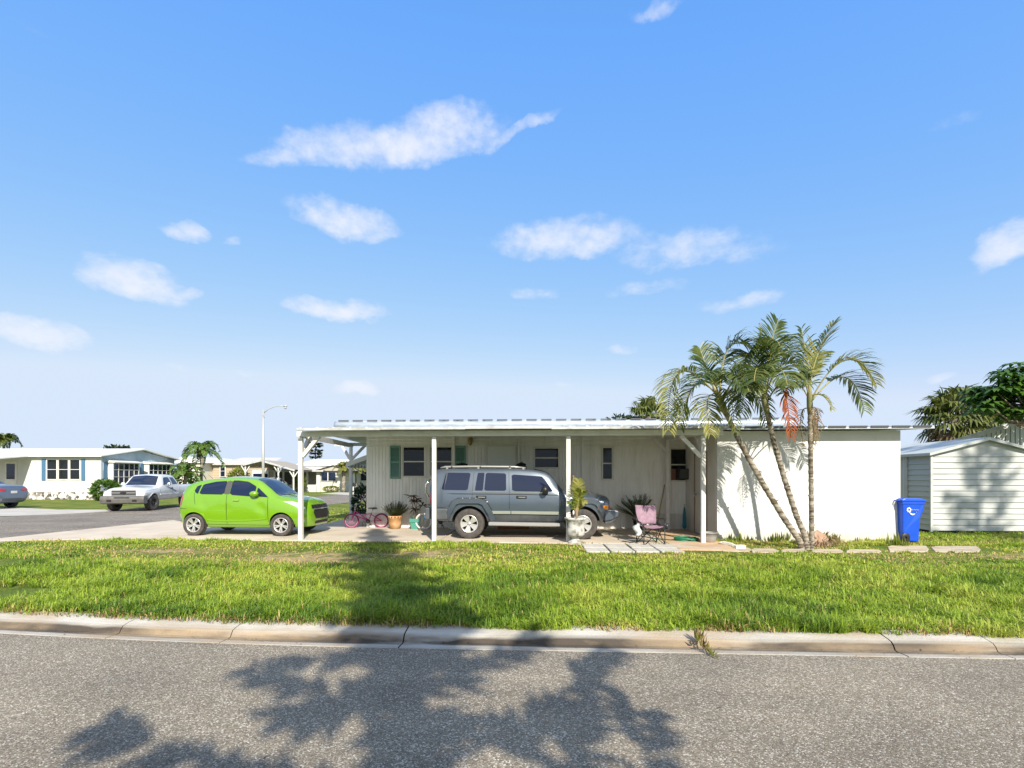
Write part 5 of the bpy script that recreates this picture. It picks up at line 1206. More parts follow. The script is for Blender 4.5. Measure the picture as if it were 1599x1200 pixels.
def band(mb, car, sg, path, w, o0, o1, m=0, closed=False):
    # a strip that follows the body side: path of (x, z)
    path = [Vector((p[0], p[1])) for p in path]; n = len(path); L_ = []
    for i in range(n):
        d = (path[min(i + 1, n - 1)] - path[max(i - 1, 0)]).normalized(); nn = Vector((-d.y, d.x)) * w / 2
        row = []
        for p in (path[i] - nn, path[i] + nn):
            yy = car.y(path[i].x, path[i].y); row.append((p.x, yy, p.y))
        (ax, ay, az_), (bx, by, bz) = row
        L_.append([(ax, sg * (ay + o0), az_), (ax, sg * (ay + o1), az_), (bx, sg * (by + o1), bz), (bx, sg * (by + o0), bz)])
    mb.sheet(L_, m); mb.add(L_[0], [(0, 1, 2, 3)], m); mb.add(L_[-1], [(3, 2, 1, 0)], m)
def ellip(mb, c, r, m=0, nu=14, nv=8):
    c = Vector(c); vs = []; fs = []
    for j in range(nv + 1):
        t = math.pi * j / nv
        for i in range(nu):
            p = 2 * math.pi * i / nu; vs.append(c + Vector((r[0] * math.sin(t) * math.cos(p), r[1] * math.sin(t) * math.sin(p), r[2] * math.cos(t))))
    fs = [(j * nu + i, j * nu + (i + 1) % nu, (j + 1) * nu + (i + 1) % nu, (j + 1) * nu + i) for j in range(nv) for i in range(nu)]
    mb.add(vs, fs, m, True)
def wheel(root, x, y, sg, Rt, wd, rr, kind, rimmat, steer=0.0):
    # wheel: rim with spokes > tyre; built around its own axle
    rb = MB(); o = sg
    def ring(prof, m=0, n=36): rb.lathe([(r, h * o) for r, h in prof], (0, 0, 0), n, m, 'y')
    ring([(rr * .985, -wd * .4), (rr * .985, wd * .36), (rr * 1.03, wd * .44), (rr * 1.03, wd * .47), (rr * .93, wd * .47), (rr * .90, wd * .30), (rr * .88, -wd * .1)])
    ring([(.001, -wd * .12), (rr * .97, -wd * .12), (rr * .97, -wd * .10), (.001, -wd * .10)], 1)
    ring([(.001, wd * .36), (rr * .2, wd * .36), (rr * .26, wd * .30), (rr * .28, 0)], 0)
    ring([(.001, wd * .375), (rr * .12, wd * .375), (rr * .12, wd * .34)], 0)
    if kind == 'twin':
        for k in range(5):
            for e in (-.17, .17):
                a = 2 * math.pi * k / 5 + .3; p = Vector((math.cos(a + e * .9) * rr * .2, o * wd * .30, math.sin(a + e * .9) * rr * .2)); q = Vector((math.cos(a + e) * rr * .93, o * wd * .36, math.sin(a + e) * rr * .93)); rb.bar(p, q, rr * .17, wd * .16, up=(0, 1, 0))
    elif kind == 'five':
        for k in range(5):
            a = 2 * math.pi * k / 5 + math.pi / 2 + math.pi / 5
            for e in (-.26, 0, .26):
                p = Vector((math.cos(a + e * .3) * rr * .15, o * wd * .28, math.sin(a + e * .3) * rr * .15)); q = Vector((math.cos(a + e) * rr * .93, o * wd * .36, math.sin(a + e) * rr * .93)); rb.bar(p, q, rr * .25, wd * .14, up=(0, 1, 0))
        for k in range(5):
            a = 2 * math.pi * k / 5; rb.lathe([(.001, 0), (rr * .035, 0), (rr * .035, o * .02)], (math.cos(a) * rr * .19, o * wd * .34, math.sin(a) * rr * .19), 8, 1, 'y')
    else:
        for k in range(8):
            a = 2 * math.pi * k / 8; rb.bar((math.cos(a) * rr * .25, o * wd * .2, math.sin(a) * rr * .25), (math.cos(a) * rr * .93, o * wd * .3, math.sin(a) * rr * .93), rr * .22, wd * .1, up=(0, 1, 0))
    w_ = rb.build('wheel', [rimmat, MT['dark']], root); w_.location = (x, y, Rt); w_.rotation_euler = (0, rnd.uniform(0, 1.2) if kind != 'five' else .2, 0)
    if steer: w_.rotation_euler = (0, 0, steer)
    tb = MB(); hw = wd / 2
    tb.lathe([(rr * 1.0, -hw * .85), (rr * 1.12, -hw), (Rt * .93, -hw * 1.0), (Rt * .985, -hw * .88), (Rt, -hw * .7), (Rt, -hw * .3), (Rt - .008, -hw * .28), (Rt - .008, -hw * .22), (Rt, -hw * .2), (Rt, hw * .2), (Rt - .008, hw * .22), (Rt - .008, hw * .28), (Rt, hw * .3), (Rt, hw * .7), (Rt * .985, hw * .88), (Rt * .93, hw), (rr * 1.12, hw), (rr * 1.0, hw * .85)], (0, 0, 0), 48, 0, 'y')
    tb.build('tyre', MT['rubber'], w_)
    return w_
def plain_patch(name, mat, root, poly, f, nx=8, ny=5, parent=None):
    mb = MB(); patch(mb, poly, f, nx, ny); return mb.build(name, mat, parent or root)
def seam(car, root, paths, name='panel_seam', w=.012, sgs=(-1, 1)):
    mb = MB()
    for sg in sgs:
        for p in paths:
            q = []
            for a, b in zip(p[:-1], p[1:]):
                for i in range(6): q.append((a[0] + (b[0] - a[0]) * i / 6, a[1] + (b[1] - a[1]) * i / 6))
            band(mb, car, sg, q + [p[-1]], w, -.004, .0025)
    return mb.build(name, MT['black'], root)
def arc(wx, wz, r, a0, a1, n=24): return [(wx + r * math.cos(R(a0 + (a1 - a0) * i / n)), wz + r * math.sin(R(a0 + (a1 - a0) * i / n))) for i in range(n + 1)]
def arch_lip(car, root, wx, wz, r, w, mat, h=.02, a0=-8, a1=188, name='wheel_arch', zmin=None):
    for sg in (-1, 1):
        mb = MB(); P = arc(wx, wz, r, a0, a1)
        if zmin is not None: P = [p for p in P if p[1] > zmin]
        band(mb, car, sg, P, w, -.05, h); mb.build(name, mat, root)

# ---------------------------------------------------------------- green hatchback
green = M('green_paint', (.155, .335, .008), .24, metal=.1, coat=1.0, spec=.6)
gtop = M('green_roof', (.16, .40, .025), .28, metal=.1, coat=1.0)
hb = thing('parked_car', 'lime green hatchback with dented doors parked half under the carport', 'car', (-9.50, 13.72, .012))
gc = Car([(0, .40, .55, .72, .88, .48, .60, .58, .48, 0), (.05, .33, .58, .86, 1.14, .60, .71, .68, .55, .01), (.16, .27, .60, 1.0, 1.31, .68, .77, .74, .58, .02), (.38, .23, .60, 1.05, 1.405, .71, .795, .765, .58, .03), (.9, .20, .60, 1.05, 1.485, .72, .80, .77, .57, .035),
          (1.4, .20, .60, 1.05, 1.52, .72, .80, .77, .57, .035), (1.85, .20, .60, 1.03, 1.505, .72, .80, .77, .575, .03), (2.1, .20, .60, 1.01, 1.45, .72, .80, .77, .585, .025), (2.4, .20, .60, .99, 1.26, .72, .80, .765, .61, .02), (2.68, .20, .59, .95, 1.06, .72, .80, .76, .66, .03),
          (3.0, .20, .57, .87, .985, .71, .80, .75, .64, .04), (3.27, .21, .55, .80, .935, .68, .775, .72, .60, .04), (3.44, .22, .52, .72, .865, .61, .71, .66, .54, .03), (3.53, .24, .48, .63, .74, .48, .59, .55, .46, .01), (3.565, .28, .45, .55, .62, .34, .44, .42, .34, 0)], edge=.05)
WX = (.49, 2.83)
gc.body('body', green, MT['dark'], hb, [(WX[0], .29), (WX[1], .29)], .335, depth=.45, dx=.03, dents=[(2.28, .75, .13, .045), (2.36, .62, .10, .03), (1.40, .72, .12, .02), (.74, .82, .12, .03), (.62, .70, .14, -.02), (1.15, .74, .18, .016), (2.1, .62, .2, -.008)])
for wx in WX:
    for sg in (-1, 1): wheel(hb, wx, sg * .715, sg, .285, .18, .19, 'twin', MT['alloy'])
    arch_lip(gc, hb, wx, .29, .345, .03, green, .012, 2, 178)
for sg in (-1, 1):
    win = [('window', [(.62, 1.10), (1.27, 1.09), (1.27, 1.42), (.96, 1.40), (.66, 1.335)]), ('window', [(1.45, 1.085), (2.09, 1.04), (2.09, 1.285), (1.86, 1.40), (1.6, 1.43), (1.45, 1.43)]), ('quarter_window', [(.46, 1.18), (.50, 1.13), (.57, 1.10), (.60, 1.325), (.49, 1.285)]), ('quarter_window', [(2.15, 1.035), (2.46, 1.01), (2.40, 1.06), (2.15, 1.255)])]
    for nm, P in win:
        cxw = sum(p[0] for p in P) / len(P); czw = sum(p[1] for p in P) / len(P); plain_patch('window_seal', MT['black'], hb, roundp([(cxw + (x - cxw) * 1.05, czw + (z - czw) * 1.09) for x, z in P], .1, 1), side(gc, sg, .003))
        plain_patch(nm, MT['carglass'], hb, roundp(P, .1, 1), side(gc, sg, .006))
    # black B pillar and mirror base
    plain_patch('pillar_trim', M('pillar_grey', (.07, .07, .065), .4), hb, [(1.29, 1.09), (1.43, 1.086), (1.43, 1.43), (1.29, 1.425)], side(gc, sg, .006), 3, 6)
    mb = MB(); yy = gc.y(2.2, 1.05); ellip(mb, (2.14, sg * (yy + .10), 1.10), (.12, .085, .075)); mb.bar((2.2, sg * (yy - .01), 1.03), (2.16, sg * (yy + .09), 1.06), .05); mb.build('mirror', green, hb)
    mb = MB(); yy = gc.y(1.62, .93); mb.bar((1.55, sg * (yy + .02), .935), (1.70, sg * (yy + .02), .925), .03, .032); mb.build('door_handle', M('handle_chrome_green', (.35, .50, .12), .25, .4), hb)
    # headlight sweeping back, fog lamp, tail lamp
    plain_patch('headlight', MT['lamp_clear'], hb, [(2.86, .90), (2.98, .86), (3.22, .76), (3.38, .68), (3.43, .73), (3.30, .84), (3.06, .905)], side(gc, sg, .006), 10, 6)
    plain_patch('tail_light', MT['lamp_red'], hb, roundp([(.035, .80), (.12, .78), (.17, .98), (.12, 1.10), (.06, 1.02)], .2, 1), side(gc, sg, .008), 6, 6)
    plain_patch('fog_lamp', MT['lamp_clear'], hb, roundp([(3.31, .36), (3.41, .36), (3.41, .45), (3.31, .45)], .25, 1), side(gc, sg, .006), 4, 4)
plain_patch('windshield', MT['carglass'], hb, [(2.03, -.44), (2.70, -.58), (2.74, -.3), (2.75, 0), (2.74, .3), (2.70, .58), (2.03, .44), (1.98, 0)], topf(gc, .006), 12, 12)
plain_patch('rear_window', MT['carglass'], hb, [(-.48, 1.08), (.48, 1.08), (.42, 1.33), (-.42, 1.33)], frontf(gc, .008, False), 8, 5)
gr = plain_patch('grille', MT['black'], hb, roundp([(-.36, .43), (.36, .43), (.47, .58), (.42, .68), (-.42, .68), (-.47, .58)], .1, 1), frontf(gc, .008), 10, 6)
mb = MB(); patch(mb, [(-.50, .70), (.50, .70), (.47, .80), (-.47, .80)], frontf(gc, .008), 10, 3); mb.build('upper_grille', MT['black'], hb)
mb = MB(); mb.bar((gc.xe(0, .69) + .012, -.44, .69), (gc.xe(0, .69) + .012, .44, .69), .02, .022); mb.bar((gc.xe(0, .69) + .02, -.07, .69), (gc.xe(0, .69) + .02, .07, .69), .02, .05); mb.build('grille_trim', MT['chrome'], gr)
mb = MB(); patch(mb, [(-.40, .30), (.40, .30), (.38, .37), (-.38, .37)], frontf(gc, .008), 8, 3); mb.build('lower_grille', MT['black'], hb)
seam(gc, hb, [[(1.36, .30), (1.37, .6), (1.36, 1.08), (1.36, 1.45)], [(2.47, .27), (2.48, .6), (2.46, 1.0)], [(.60, .62), (.52, .85), (.47, 1.12)], [(.80, .30), (1.36, .29), (2.47, .28)], [(.06, .72), (.3, .70)]], w=.009)
for sg in (-1, 1):
    mb = MB(); band(mb, gc, sg, [(.84, .41), (1.1, .392), (1.5, .39), (1.9, .405), (2.2, .425), (2.42, .45)], .045, -.02, .010); mb.build('side_crease', green, hb, bevel=.008)
mb = MB(); mb.bar((3.0, -.25, gc.z(3.0, -.25) + .012), (2.72, -.45, gc.z(2.72, .45) + .03), .015); mb.bar((2.98, .2, gc.z(2.98, .2) + .012), (2.70, -.05, gc.z(2.7, .05) + .03), .015); mb.build('wiper', MT['black'], hb)
mb = MB(); mb.tube([(.5, 0, 1.49), (.36, 0, 1.60)], [.006, .003], 6); mb.build('aerial', MT['black'], hb)

# ---------------------------------------------------------------- grey-blue off-roader
jm = M('slate_blue_paint', (.078, .103, .138), .30, metal=.35, coat=.9, col2=(.092, .116, .148), scale=1.5)
clad = M('grey_cladding', (.055, .062, .07), .55, col2=(.085, .09, .095), scale=3); flare = M('flare_blue', (.05, .066, .088), .42, coat=.3)
jp = thing('parked_car', 'slate blue boxy off-road wagon under the carport, missing part of its rear fender flare', 'car', (-2.83, 13.55, .012))
jc = Car([(.10, .50, .78, 1.14, 1.60, .70, .85, .83, .64, .0), (.14, .46, .77, 1.16, 1.68, .76, .885, .865, .68, .02), (.30, .42, .76, 1.17, 1.735, .80, .905, .885, .71, .03), (.8, .40, .76, 1.17, 1.755, .81, .915, .89, .72, .03), (2.0, .40, .76, 1.165, 1.755, .81, .915, .89, .72, .03),
          (2.6, .40, .76, 1.16, 1.73, .81, .915, .89, .72, .03), (2.98, .40, .76, 1.15, 1.66, .81, .915, .89, .72, .03), (3.10, .40, .76, 1.15, 1.59, .81, .915, .89, .73, .03), (3.28, .40, .76, 1.135, 1.385, .81, .915, .89, .765, .03), (3.46, .40, .76, 1.11, 1.18, .81, .91, .885, .80, .03), (3.6, .40, .76, 1.06, 1.14, .80, .905, .88, .79, .05),
          (4.2, .42, .76, 1.01, 1.085, .78, .89, .87, .76, .05), (4.45, .44, .75, .96, 1.05, .76, .88, .86, .74, .04), (4.53, .46, .74, .94, 1.035, .75, .87, .85, .74, .03), (4.57, .50, .72, .90, .99, .73, .85, .83, .72, .01)], edge=.04)
JW = (1.10, 3.90)
jc.body('body', jm, MT['dark'], jp, [(JW[0], .37), (JW[1], .37)], .45, depth=.5)
for wx in JW:
    for sg in (-1, 1): wheel(jp, wx, sg * .80, sg, .372, .245, .215, 'five', MT['alloy'])
for sg in (-1, 1):
    for wx in JW:
        mb = MB(); P = [(wx - .60, .42), (wx - .50, .66), (wx - .36, .90), (wx - .24, .945), (wx + .24, .945), (wx + .37, .90), (wx + .53, .64), (wx + .60, .42)]
        Q = []
        for a, b in zip(P[:-1], P[1:]): Q += [(a[0] + (b[0] - a[0]) * i / 5, a[1] + (b[1] - a[1]) * i / 5) for i in range(5)]
        band(mb, jc, sg, Q + [P[-1]], .125, -.06, .055); fo = mb.build('fender_flare', flare, jp, bevel=.012)
        if wx < 2 and sg < 0:
            mb = MB(); P2 = [(wx - .50, .80), (wx - .42, .93), (wx - .27, 1.005), (wx + .27, 1.005), (wx + .43, .94), (wx + .56, .72)]
            band(mb, jc, sg, P2, .03, -.01, .012); mb.build('flare_mount', MT['black'], fo)
            mb = MB()
            for (x, z) in ((wx - .40, .93), (wx - .16, 1.0), (wx + .02, 1.0), (wx + .17, 1.0), (wx + .45, .92)): ellip(mb, (x, sg * (jc.y(x, z) + .014), z), (.016, .01, .016))
            mb.build('clip', MT['white_wood'], fo)
    for P, nm in (([(.40, 1.215), (1.06, 1.205), (1.12, 1.64), (.50, 1.645)], 'window'), ([(1.24, 1.20), (1.44, 1.20), (1.47, 1.64), (1.30, 1.64)], 'window'), ([(1.475, 1.20), (2.02, 1.195), (2.01, 1.625), (1.505, 1.64)], 'window'), ([(2.17, 1.185), (3.19, 1.17), (2.98, 1.47), (2.90, 1.55), (2.15, 1.60)], 'window')):
        plain_patch(nm, MT['carglass'], jp, roundp(P, .07, 1), side(jc, sg, .006))
    mb = MB(); band(mb, jc, sg, [(1.18, 1.165), (1.6, 1.163), (2.06, 1.16)], .018, -.01, .012); band(mb, jc, sg, [(2.14, 1.155), (2.6, 1.15), (3.05, 1.145)], .018, -.01, .012); mb.build('window_trim', MT['chrome'], jp)
    mb = MB(); band(mb, jc, sg, [(.2, 1.12), (.8, 1.115), (1.6, 1.11), (2.4, 1.105), (3.3, 1.085)], .02, -.01, .004); mb.build('belt_line', MT['black'], jp)
    mb = MB(); band(mb, jc, sg, [(1.62, .655), (1.9, .655), (2.13, .655)], .075, -.01, .03); band(mb, jc, sg, [(2.15, .655), (2.6, .65), (3.32, .64)], .075, -.01, .03); mb.build('side_moulding', M('moulding', (.40, .42, .36), .28, .55), jp, bevel=.006)
    mb = MB()
    for xa, xb in ((1.64, 2.13), (2.15, 3.30)): patch(mb, [(xa, .43), (xb, .43), (xb, .615), (xa, .615)], side(jc, sg, .010), 6, 4)
    mb.build('lower_cladding', clad, jp)
    mb = MB(); mb.bar((1.58, sg * .86, .375), (3.36, sg * .86, .355), .16, .09, up=(0, 0, 1)); mb.build('side_step', M('step_grey', (.36, .36, .35), .4, .4), jp, bevel=.02)
    for x in (1.28, 2.28):
        yy = jc.y(x + .1, 1.02); mb = MB(); mb.bar((x - .01, sg * (yy + .005), 1.035), (x + .25, sg * (yy + .005), 1.03), .02, .075); ho = mb.build('door_handle', MT['black'], jp, bevel=.015); mb = MB(); mb.bar((x + .05, sg * (yy + .025), 1.035), (x + .22, sg * (yy + .025), 1.03), .02, .028); mb.build('handle_bar', MT['chrome'], ho)
    mb = MB(); yy = jc.y(3.0, 1.15); ellip(mb, (2.98, sg * (yy + .15), 1.22), (.09, .11, .10)); mb.bar((3.04, sg * (yy - .02), 1.13), (3.0, sg * (yy + .1), 1.16), .05); mb.build('mirror', MT['black'], jp)
    plain_patch('tail_light', MT['lamp_red'], jp, [(.115, .88), (.24, .88), (.24, 1.13), (.115, 1.13)], side(jc, sg, .012), 4, 5)
    plain_patch('turn_signal', MT['lamp_amber'], jp, [(4.27, .735), (4.535, .74), (4.53, .845), (4.25, .84)], side(jc, sg, .02), 6, 4)
    mb = MB(); P = [(.33, 1.765), (.45, 1.79), (1.2, 1.80), (2.2, 1.79), (2.50, 1.762)]; mb.tube([(x, sg * .60, z) for x, z in P], [.02, .03, .03, .03, .018], 8)
    for x in (.5, 1.3, 2.1, 2.44): mb.bar((x, sg * .60, 1.72), (x, sg * .60, 1.78), .05)
    ro = mb.build('roof_rail', M('rail', (.34, .34, .33), .4, .5), jp); mb = MB()
    for x in (.62, 1.35, 2.1): ellip(mb, (x, sg * .632, 1.79), (.022, .012, .02))
    mb.build('bolt', MT['black'], ro)
mb = MB(); mb.box(-.02, .14, -.86, .86, .47, .76); mb.box(.14, .56, -.915, -.86, .47, .74); mb.box(.14, .56, .86, .915, .47, .74); mb.build('rear_bumper', clad, jp, bevel=.035, seg=2)
mb = MB(); mb.prism([(4.44, .45), (4.60, .47), (4.78, .56), (4.79, .70), (4.66, .735), (4.44, .735)], -.90, .90); mb.build('front_bumper', flare, jp, bevel=.03, seg=2)
mb = MB(); mb.prism([(4.46, .40), (4.60, .42), (4.76, .53), (4.60, .468), (4.46, .448)], -.85, .85); mb.build('bumper_skirt', clad, jp)
gr = MB(); gr.box(4.56, 4.60, -.52, .52, .76, .98); go = gr.build('grille', jm, jp, bevel=.01); gr = MB()
for i in range(7): gr.box(4.598, 4.606, -.42 + i * .13, -.35 + i * .13, .78, .96)
gr.build('grille_slot', MT['black'], go)
for sg in (-1, 1): mb = MB(); mb.lathe([(.001, .03), (.07, .025), (.085, 0)], (4.58, sg * .64, .88), 18, axis='x'); mb.build('headlight', MT['lamp_clear'], jp)
plain_patch('windshield', MT['carglass'], jp, [(3.08, -.60), (3.47, -.72), (3.49, 0), (3.47, .72), (3.08, .60), (3.05, 0)], topf(jc, .006), 10, 10)
plain_patch('rear_window', MT['carglass'], jp, [(-.62, 1.2), (.62, 1.2), (.56, 1.56), (-.56, 1.56)], frontf(jc, .01, False), 6, 4)
seam(jc, jp, [[(1.17, .95), (1.18, 1.16), (1.20, 1.66)], [(2.10, .42), (2.10, 1.16), (2.08, 1.66)], [(3.38, .42), (3.40, .8), (3.36, 1.08)], [(4.5, .93), (4.1, .985), (3.5, 1.06)], [(.2, .78), (.5, .775)]], w=.012)
mb = MB(); mb.tube([(.02, -.55, 1.02), (-.06, -.58, 1.15), (-.05, -.58, 1.35), (.06, -.56, 1.48)], [.02, .025, .025, .015], 8); mb.build('tailgate_bar', MT['chrome'], jp)
mb = MB()
for x0, s_ in ((.55, 1), (2.2, .8)):
    for i in range(5): mb.bar((x0 + i * .07 * s_, .3, 1.79), (x0 + .07 + i * .06 * s_, .35, 1.93 - .02 * abs(i - 2)), .05, .04)
    mb.bar((x0, .3, 1.80), (x0 + .38 * s_, .3, 1.80), .06, .05)
tag(mb.build('roof_strap', MT['black'], jp))

# ---------------------------------------------------------------- white pickup on the side street
wp = M('white_paint', (.58, .59, .585), .3, coat=.8, col2=(.52, .53, .52), scale=1)
rz = R(-77); P0 = gp(241, 797.5); cr_, sr_ = math.cos(rz), math.sin(rz)
lx_, ly_ = 4.75 * .9, .95 * .9
pk_ = thing('pickup_truck', 'white pickup truck with a grey stripe and front wheel turned, facing the camera', 'pickup truck', (P0.x - (lx_ * cr_ - ly_ * sr_), P0.y - (lx_ * sr_ + ly_ * cr_), .01), rz); pk_.scale = (.9, .9, .9)
pc = Car([(0, .60, .85, 1.10, 1.25, .84, .955, .95, .91, 0), (.04, .56, .84, 1.12, 1.29, .87, .98, .97, .93, 0), (1.95, .54, .84, 1.12, 1.29, .88, .985, .975, .93, 0), (2.0, .54, .84, 1.2, 1.31, .88, .985, .975, .93, 0), (2.06, .52, .84, 1.26, 1.72, .88, .985, .96, .72, .01), (2.2, .50, .84, 1.26, 1.80, .88, .985, .96, .70, .03),
          (2.6, .50, .84, 1.26, 1.84, .88, .985, .96, .70, .03), (3.3, .50, .84, 1.25, 1.82, .88, .985, .96, .70, .03), (3.5, .50, .84, 1.24, 1.75, .88, .985, .96, .72, .03), (4.12, .50, .84, 1.18, 1.27, .88, .985, .95, .80, .03), (4.3, .50, .84, 1.12, 1.22, .88, .985, .95, .82, .05),
          (5.1, .52, .84, 1.05, 1.17, .88, .98, .94, .80, .05), (5.42, .54, .82, 1.00, 1.13, .86, .96, .92, .78, .04), (5.55, .56, .80, .97, 1.08, .84, .94, .90, .76, .02), (5.60, .60, .78, .92, 1.02, .82, .92, .88, .74, 0)], edge=.05)
pc.body('body', wp, MT['dark'], pk_, [(1.15, .40), (4.75, .40)], .48, depth=.5, holes=[(.10, 1.92, -.80, .80, .78, 1.5)])
for wx, st_ in ((1.15, 0), (4.75, -.15)):
    for sg in (-1, 1): wheel(pk_, wx, sg * .84, sg, .40, .27, .215, 'steel', M('dark_wheel', (.05, .045, .042), .5, .4), st_)
    arch_lip(pc, pk_, wx, .40, .50, .05, wp, .02, 5, 175)
for sg in (-1, 1):
    for P in ([(2.12, 1.32), (2.72, 1.30), (2.72, 1.69), (2.28, 1.69)], [(2.85, 1.30), (3.72, 1.27), (3.42, 1.64), (3.28, 1.69), (2.85, 1.70)]): plain_patch('window', MT['carglass'], pk_, roundp(P, .07, 1), side(pc, sg, .006))
    yy = pc.y(3.5, 1.25); mb = MB(); ellip(mb, (3.52, sg * (yy + .16), 1.33), (.07, .11, .10)); mb.bar((3.56, sg * (yy - .02), 1.26), (3.52, sg * (yy + .1), 1.28), .05); mb.build('mirror', MT['chrome'] if sg > 0 else wp, pk_)
    plain_patch('tail_light', MT['lamp_red'], pk_, [(.02, .86), (.16, .86), (.16, 1.22), (.02, 1.22)], side(pc, sg, .012), 3, 5)
    plain_patch('headlight', MT['lamp_clear'], pk_, [(sg * .52, .90), (sg * .86, .90), (sg * .84, 1.02), (sg * .52, 1.03)][::sg], frontf(pc, .012), 6, 4)
    plain_patch('headlight', MT['lamp_clear'], pk_, [(5.36, .90), (5.59, .90), (5.57, 1.0), (5.36, 1.03)], side(pc, sg, .012), 5, 4)
    plain_patch('turn_signal', M('lamp_pale', (.65, .60, .5), .2), pk_, [(sg * .60, .80), (sg * .84, .80), (sg * .84, .885), (sg * .60, .885)][::sg], frontf(pc, .012), 5, 3)
    plain_patch('side_stripe', M('stripe_grey', (.16, .20, .26), .4), pk_, [(2.28, .92), (2.52, .90), (3.45, 1.20), (3.25, 1.21)], side(pc, sg, .005), 12, 4)
    mb = MB(); band(mb, pc, sg, [(2.1, .80), (3.0, .80), (4.15, .80)], .07, -.01, .025); mb.build('side_moulding', wp, pk_, bevel=.006)
    mb = MB(); yy = pc.y(2.9, 1.1); mb.bar((2.8, sg * (yy + .01), 1.10), (3.02, sg * (yy + .01), 1.10), .03, .06); mb.build('door_handle', MT['black'], pk_)
plain_patch('windshield', MT['carglass'], pk_, [(3.52, -.60), (4.10, -.72), (4.14, 0), (4.10, .72), (3.52, .60), (3.48, 0)], topf(pc, .006), 10, 10)
plain_patch('rear_window', MT['carglass'], pk_, [(2.03, -.6), (2.10, -.6), (2.10, .6), (2.03, .6)], topf(pc, .006), 3, 8)
gm_ = M('grille_mesh', (.06, .06, .06), .5, .3)
mb = MB(); mb.box(5.56, 5.625, -.54, .54, .785, 1.045); go = mb.build('grille', gm_, pk_, bevel=.01)
mb = MB(); mb.box(5.62, 5.655, -.53, .53, .90, .935); mb.box(5.6, 5.64, -.54, .54, 1.03, 1.06); mb.box(5.6, 5.64, -.54, .54, .775, .80); mb.build('grille_bar', M('grille_bar_grey', (.42, .42, .41), .4, .5), go, bevel=.008)
mb = MB(); mb.prism([(-.05, 0), (-.15, 0), (-.11, .05), (-.04, .05), (-.04, .07), (.04, .07), (.04, .05), (.15, .05), (.11, 0), (.04, 0), (.04, -.03), (-.04, -.03)], 5.655, 5.67, axis='x')
o = mb.build('badge', MT['black'], go); o.location = (0, 0, .90)
mb = MB(); mb.prism([(5.40, .40), (5.62, .37), (5.76, .42), (5.80, .60), (5.79, .72), (5.72, .775), (5.40, .775)], -.97, .97); bo = mb.build('front_bumper', M('bumper_dull', (.17, .165, .15), .45, .35, col2=(.12, .115, .105), scale=3), pk_, bevel=.025, seg=2)
mb = MB(); mb.box(5.78, 5.81, -.34, .34, .665, .71); mb.box(5.77, 5.806, -.66, -.46, .50, .60); mb.box(5.77, 5.806, .46, .66, .50, .60); mb.build('bumper_opening', MT['black'], bo)
mb = MB(); mb.box(-.10, .06, -.93, .93, .52, .68); mb.build('rear_bumper', MT['chrome'], pk_, bevel=.02)
seam(pc, pk_, [[(2.78, .58), (2.78, 1.27), (2.80, 1.72)], [(4.12, .60), (4.12, 1.15)], [(2.0, .56), (2.0, 1.28)], [(5.5, 1.0), (4.3, 1.1)]], w=.014)

# ---------------------------------------------------------------- grey-blue saloon at the left edge, white saloon under the far carport
sc_rows = [(0, .42, .60, .80, .94, .58, .72, .70, .60, 0), (.06, .34, .60, .88, 1.08, .66, .82, .79, .66, .01), (.3, .26, .60, .92, 1.13, .72, .88, .85, .68, .02), (.8, .22, .60, .94, 1.17, .76, .905, .87, .64, .03), (1.3, .20, .60, .95, 1.36, .77, .91, .87, .58, .03), (1.8, .20, .60, .95, 1.44, .77, .91, .87, .58, .03), (2.5, .20, .60, .94, 1.45, .77, .91, .87, .58, .03),
           (2.9, .20, .60, .93, 1.38, .77, .91, .87, .60, .03), (3.55, .20, .60, .90, 1.02, .77, .91, .86, .70, .03), (4.2, .21, .56, .80, .92, .74, .88, .83, .66, .04), (4.55, .24, .50, .68, .78, .66, .78, .74, .58, .02), (4.68, .28, .46, .58, .64, .5, .6, .58, .46, 0)]
scar = Car(sc_rows)
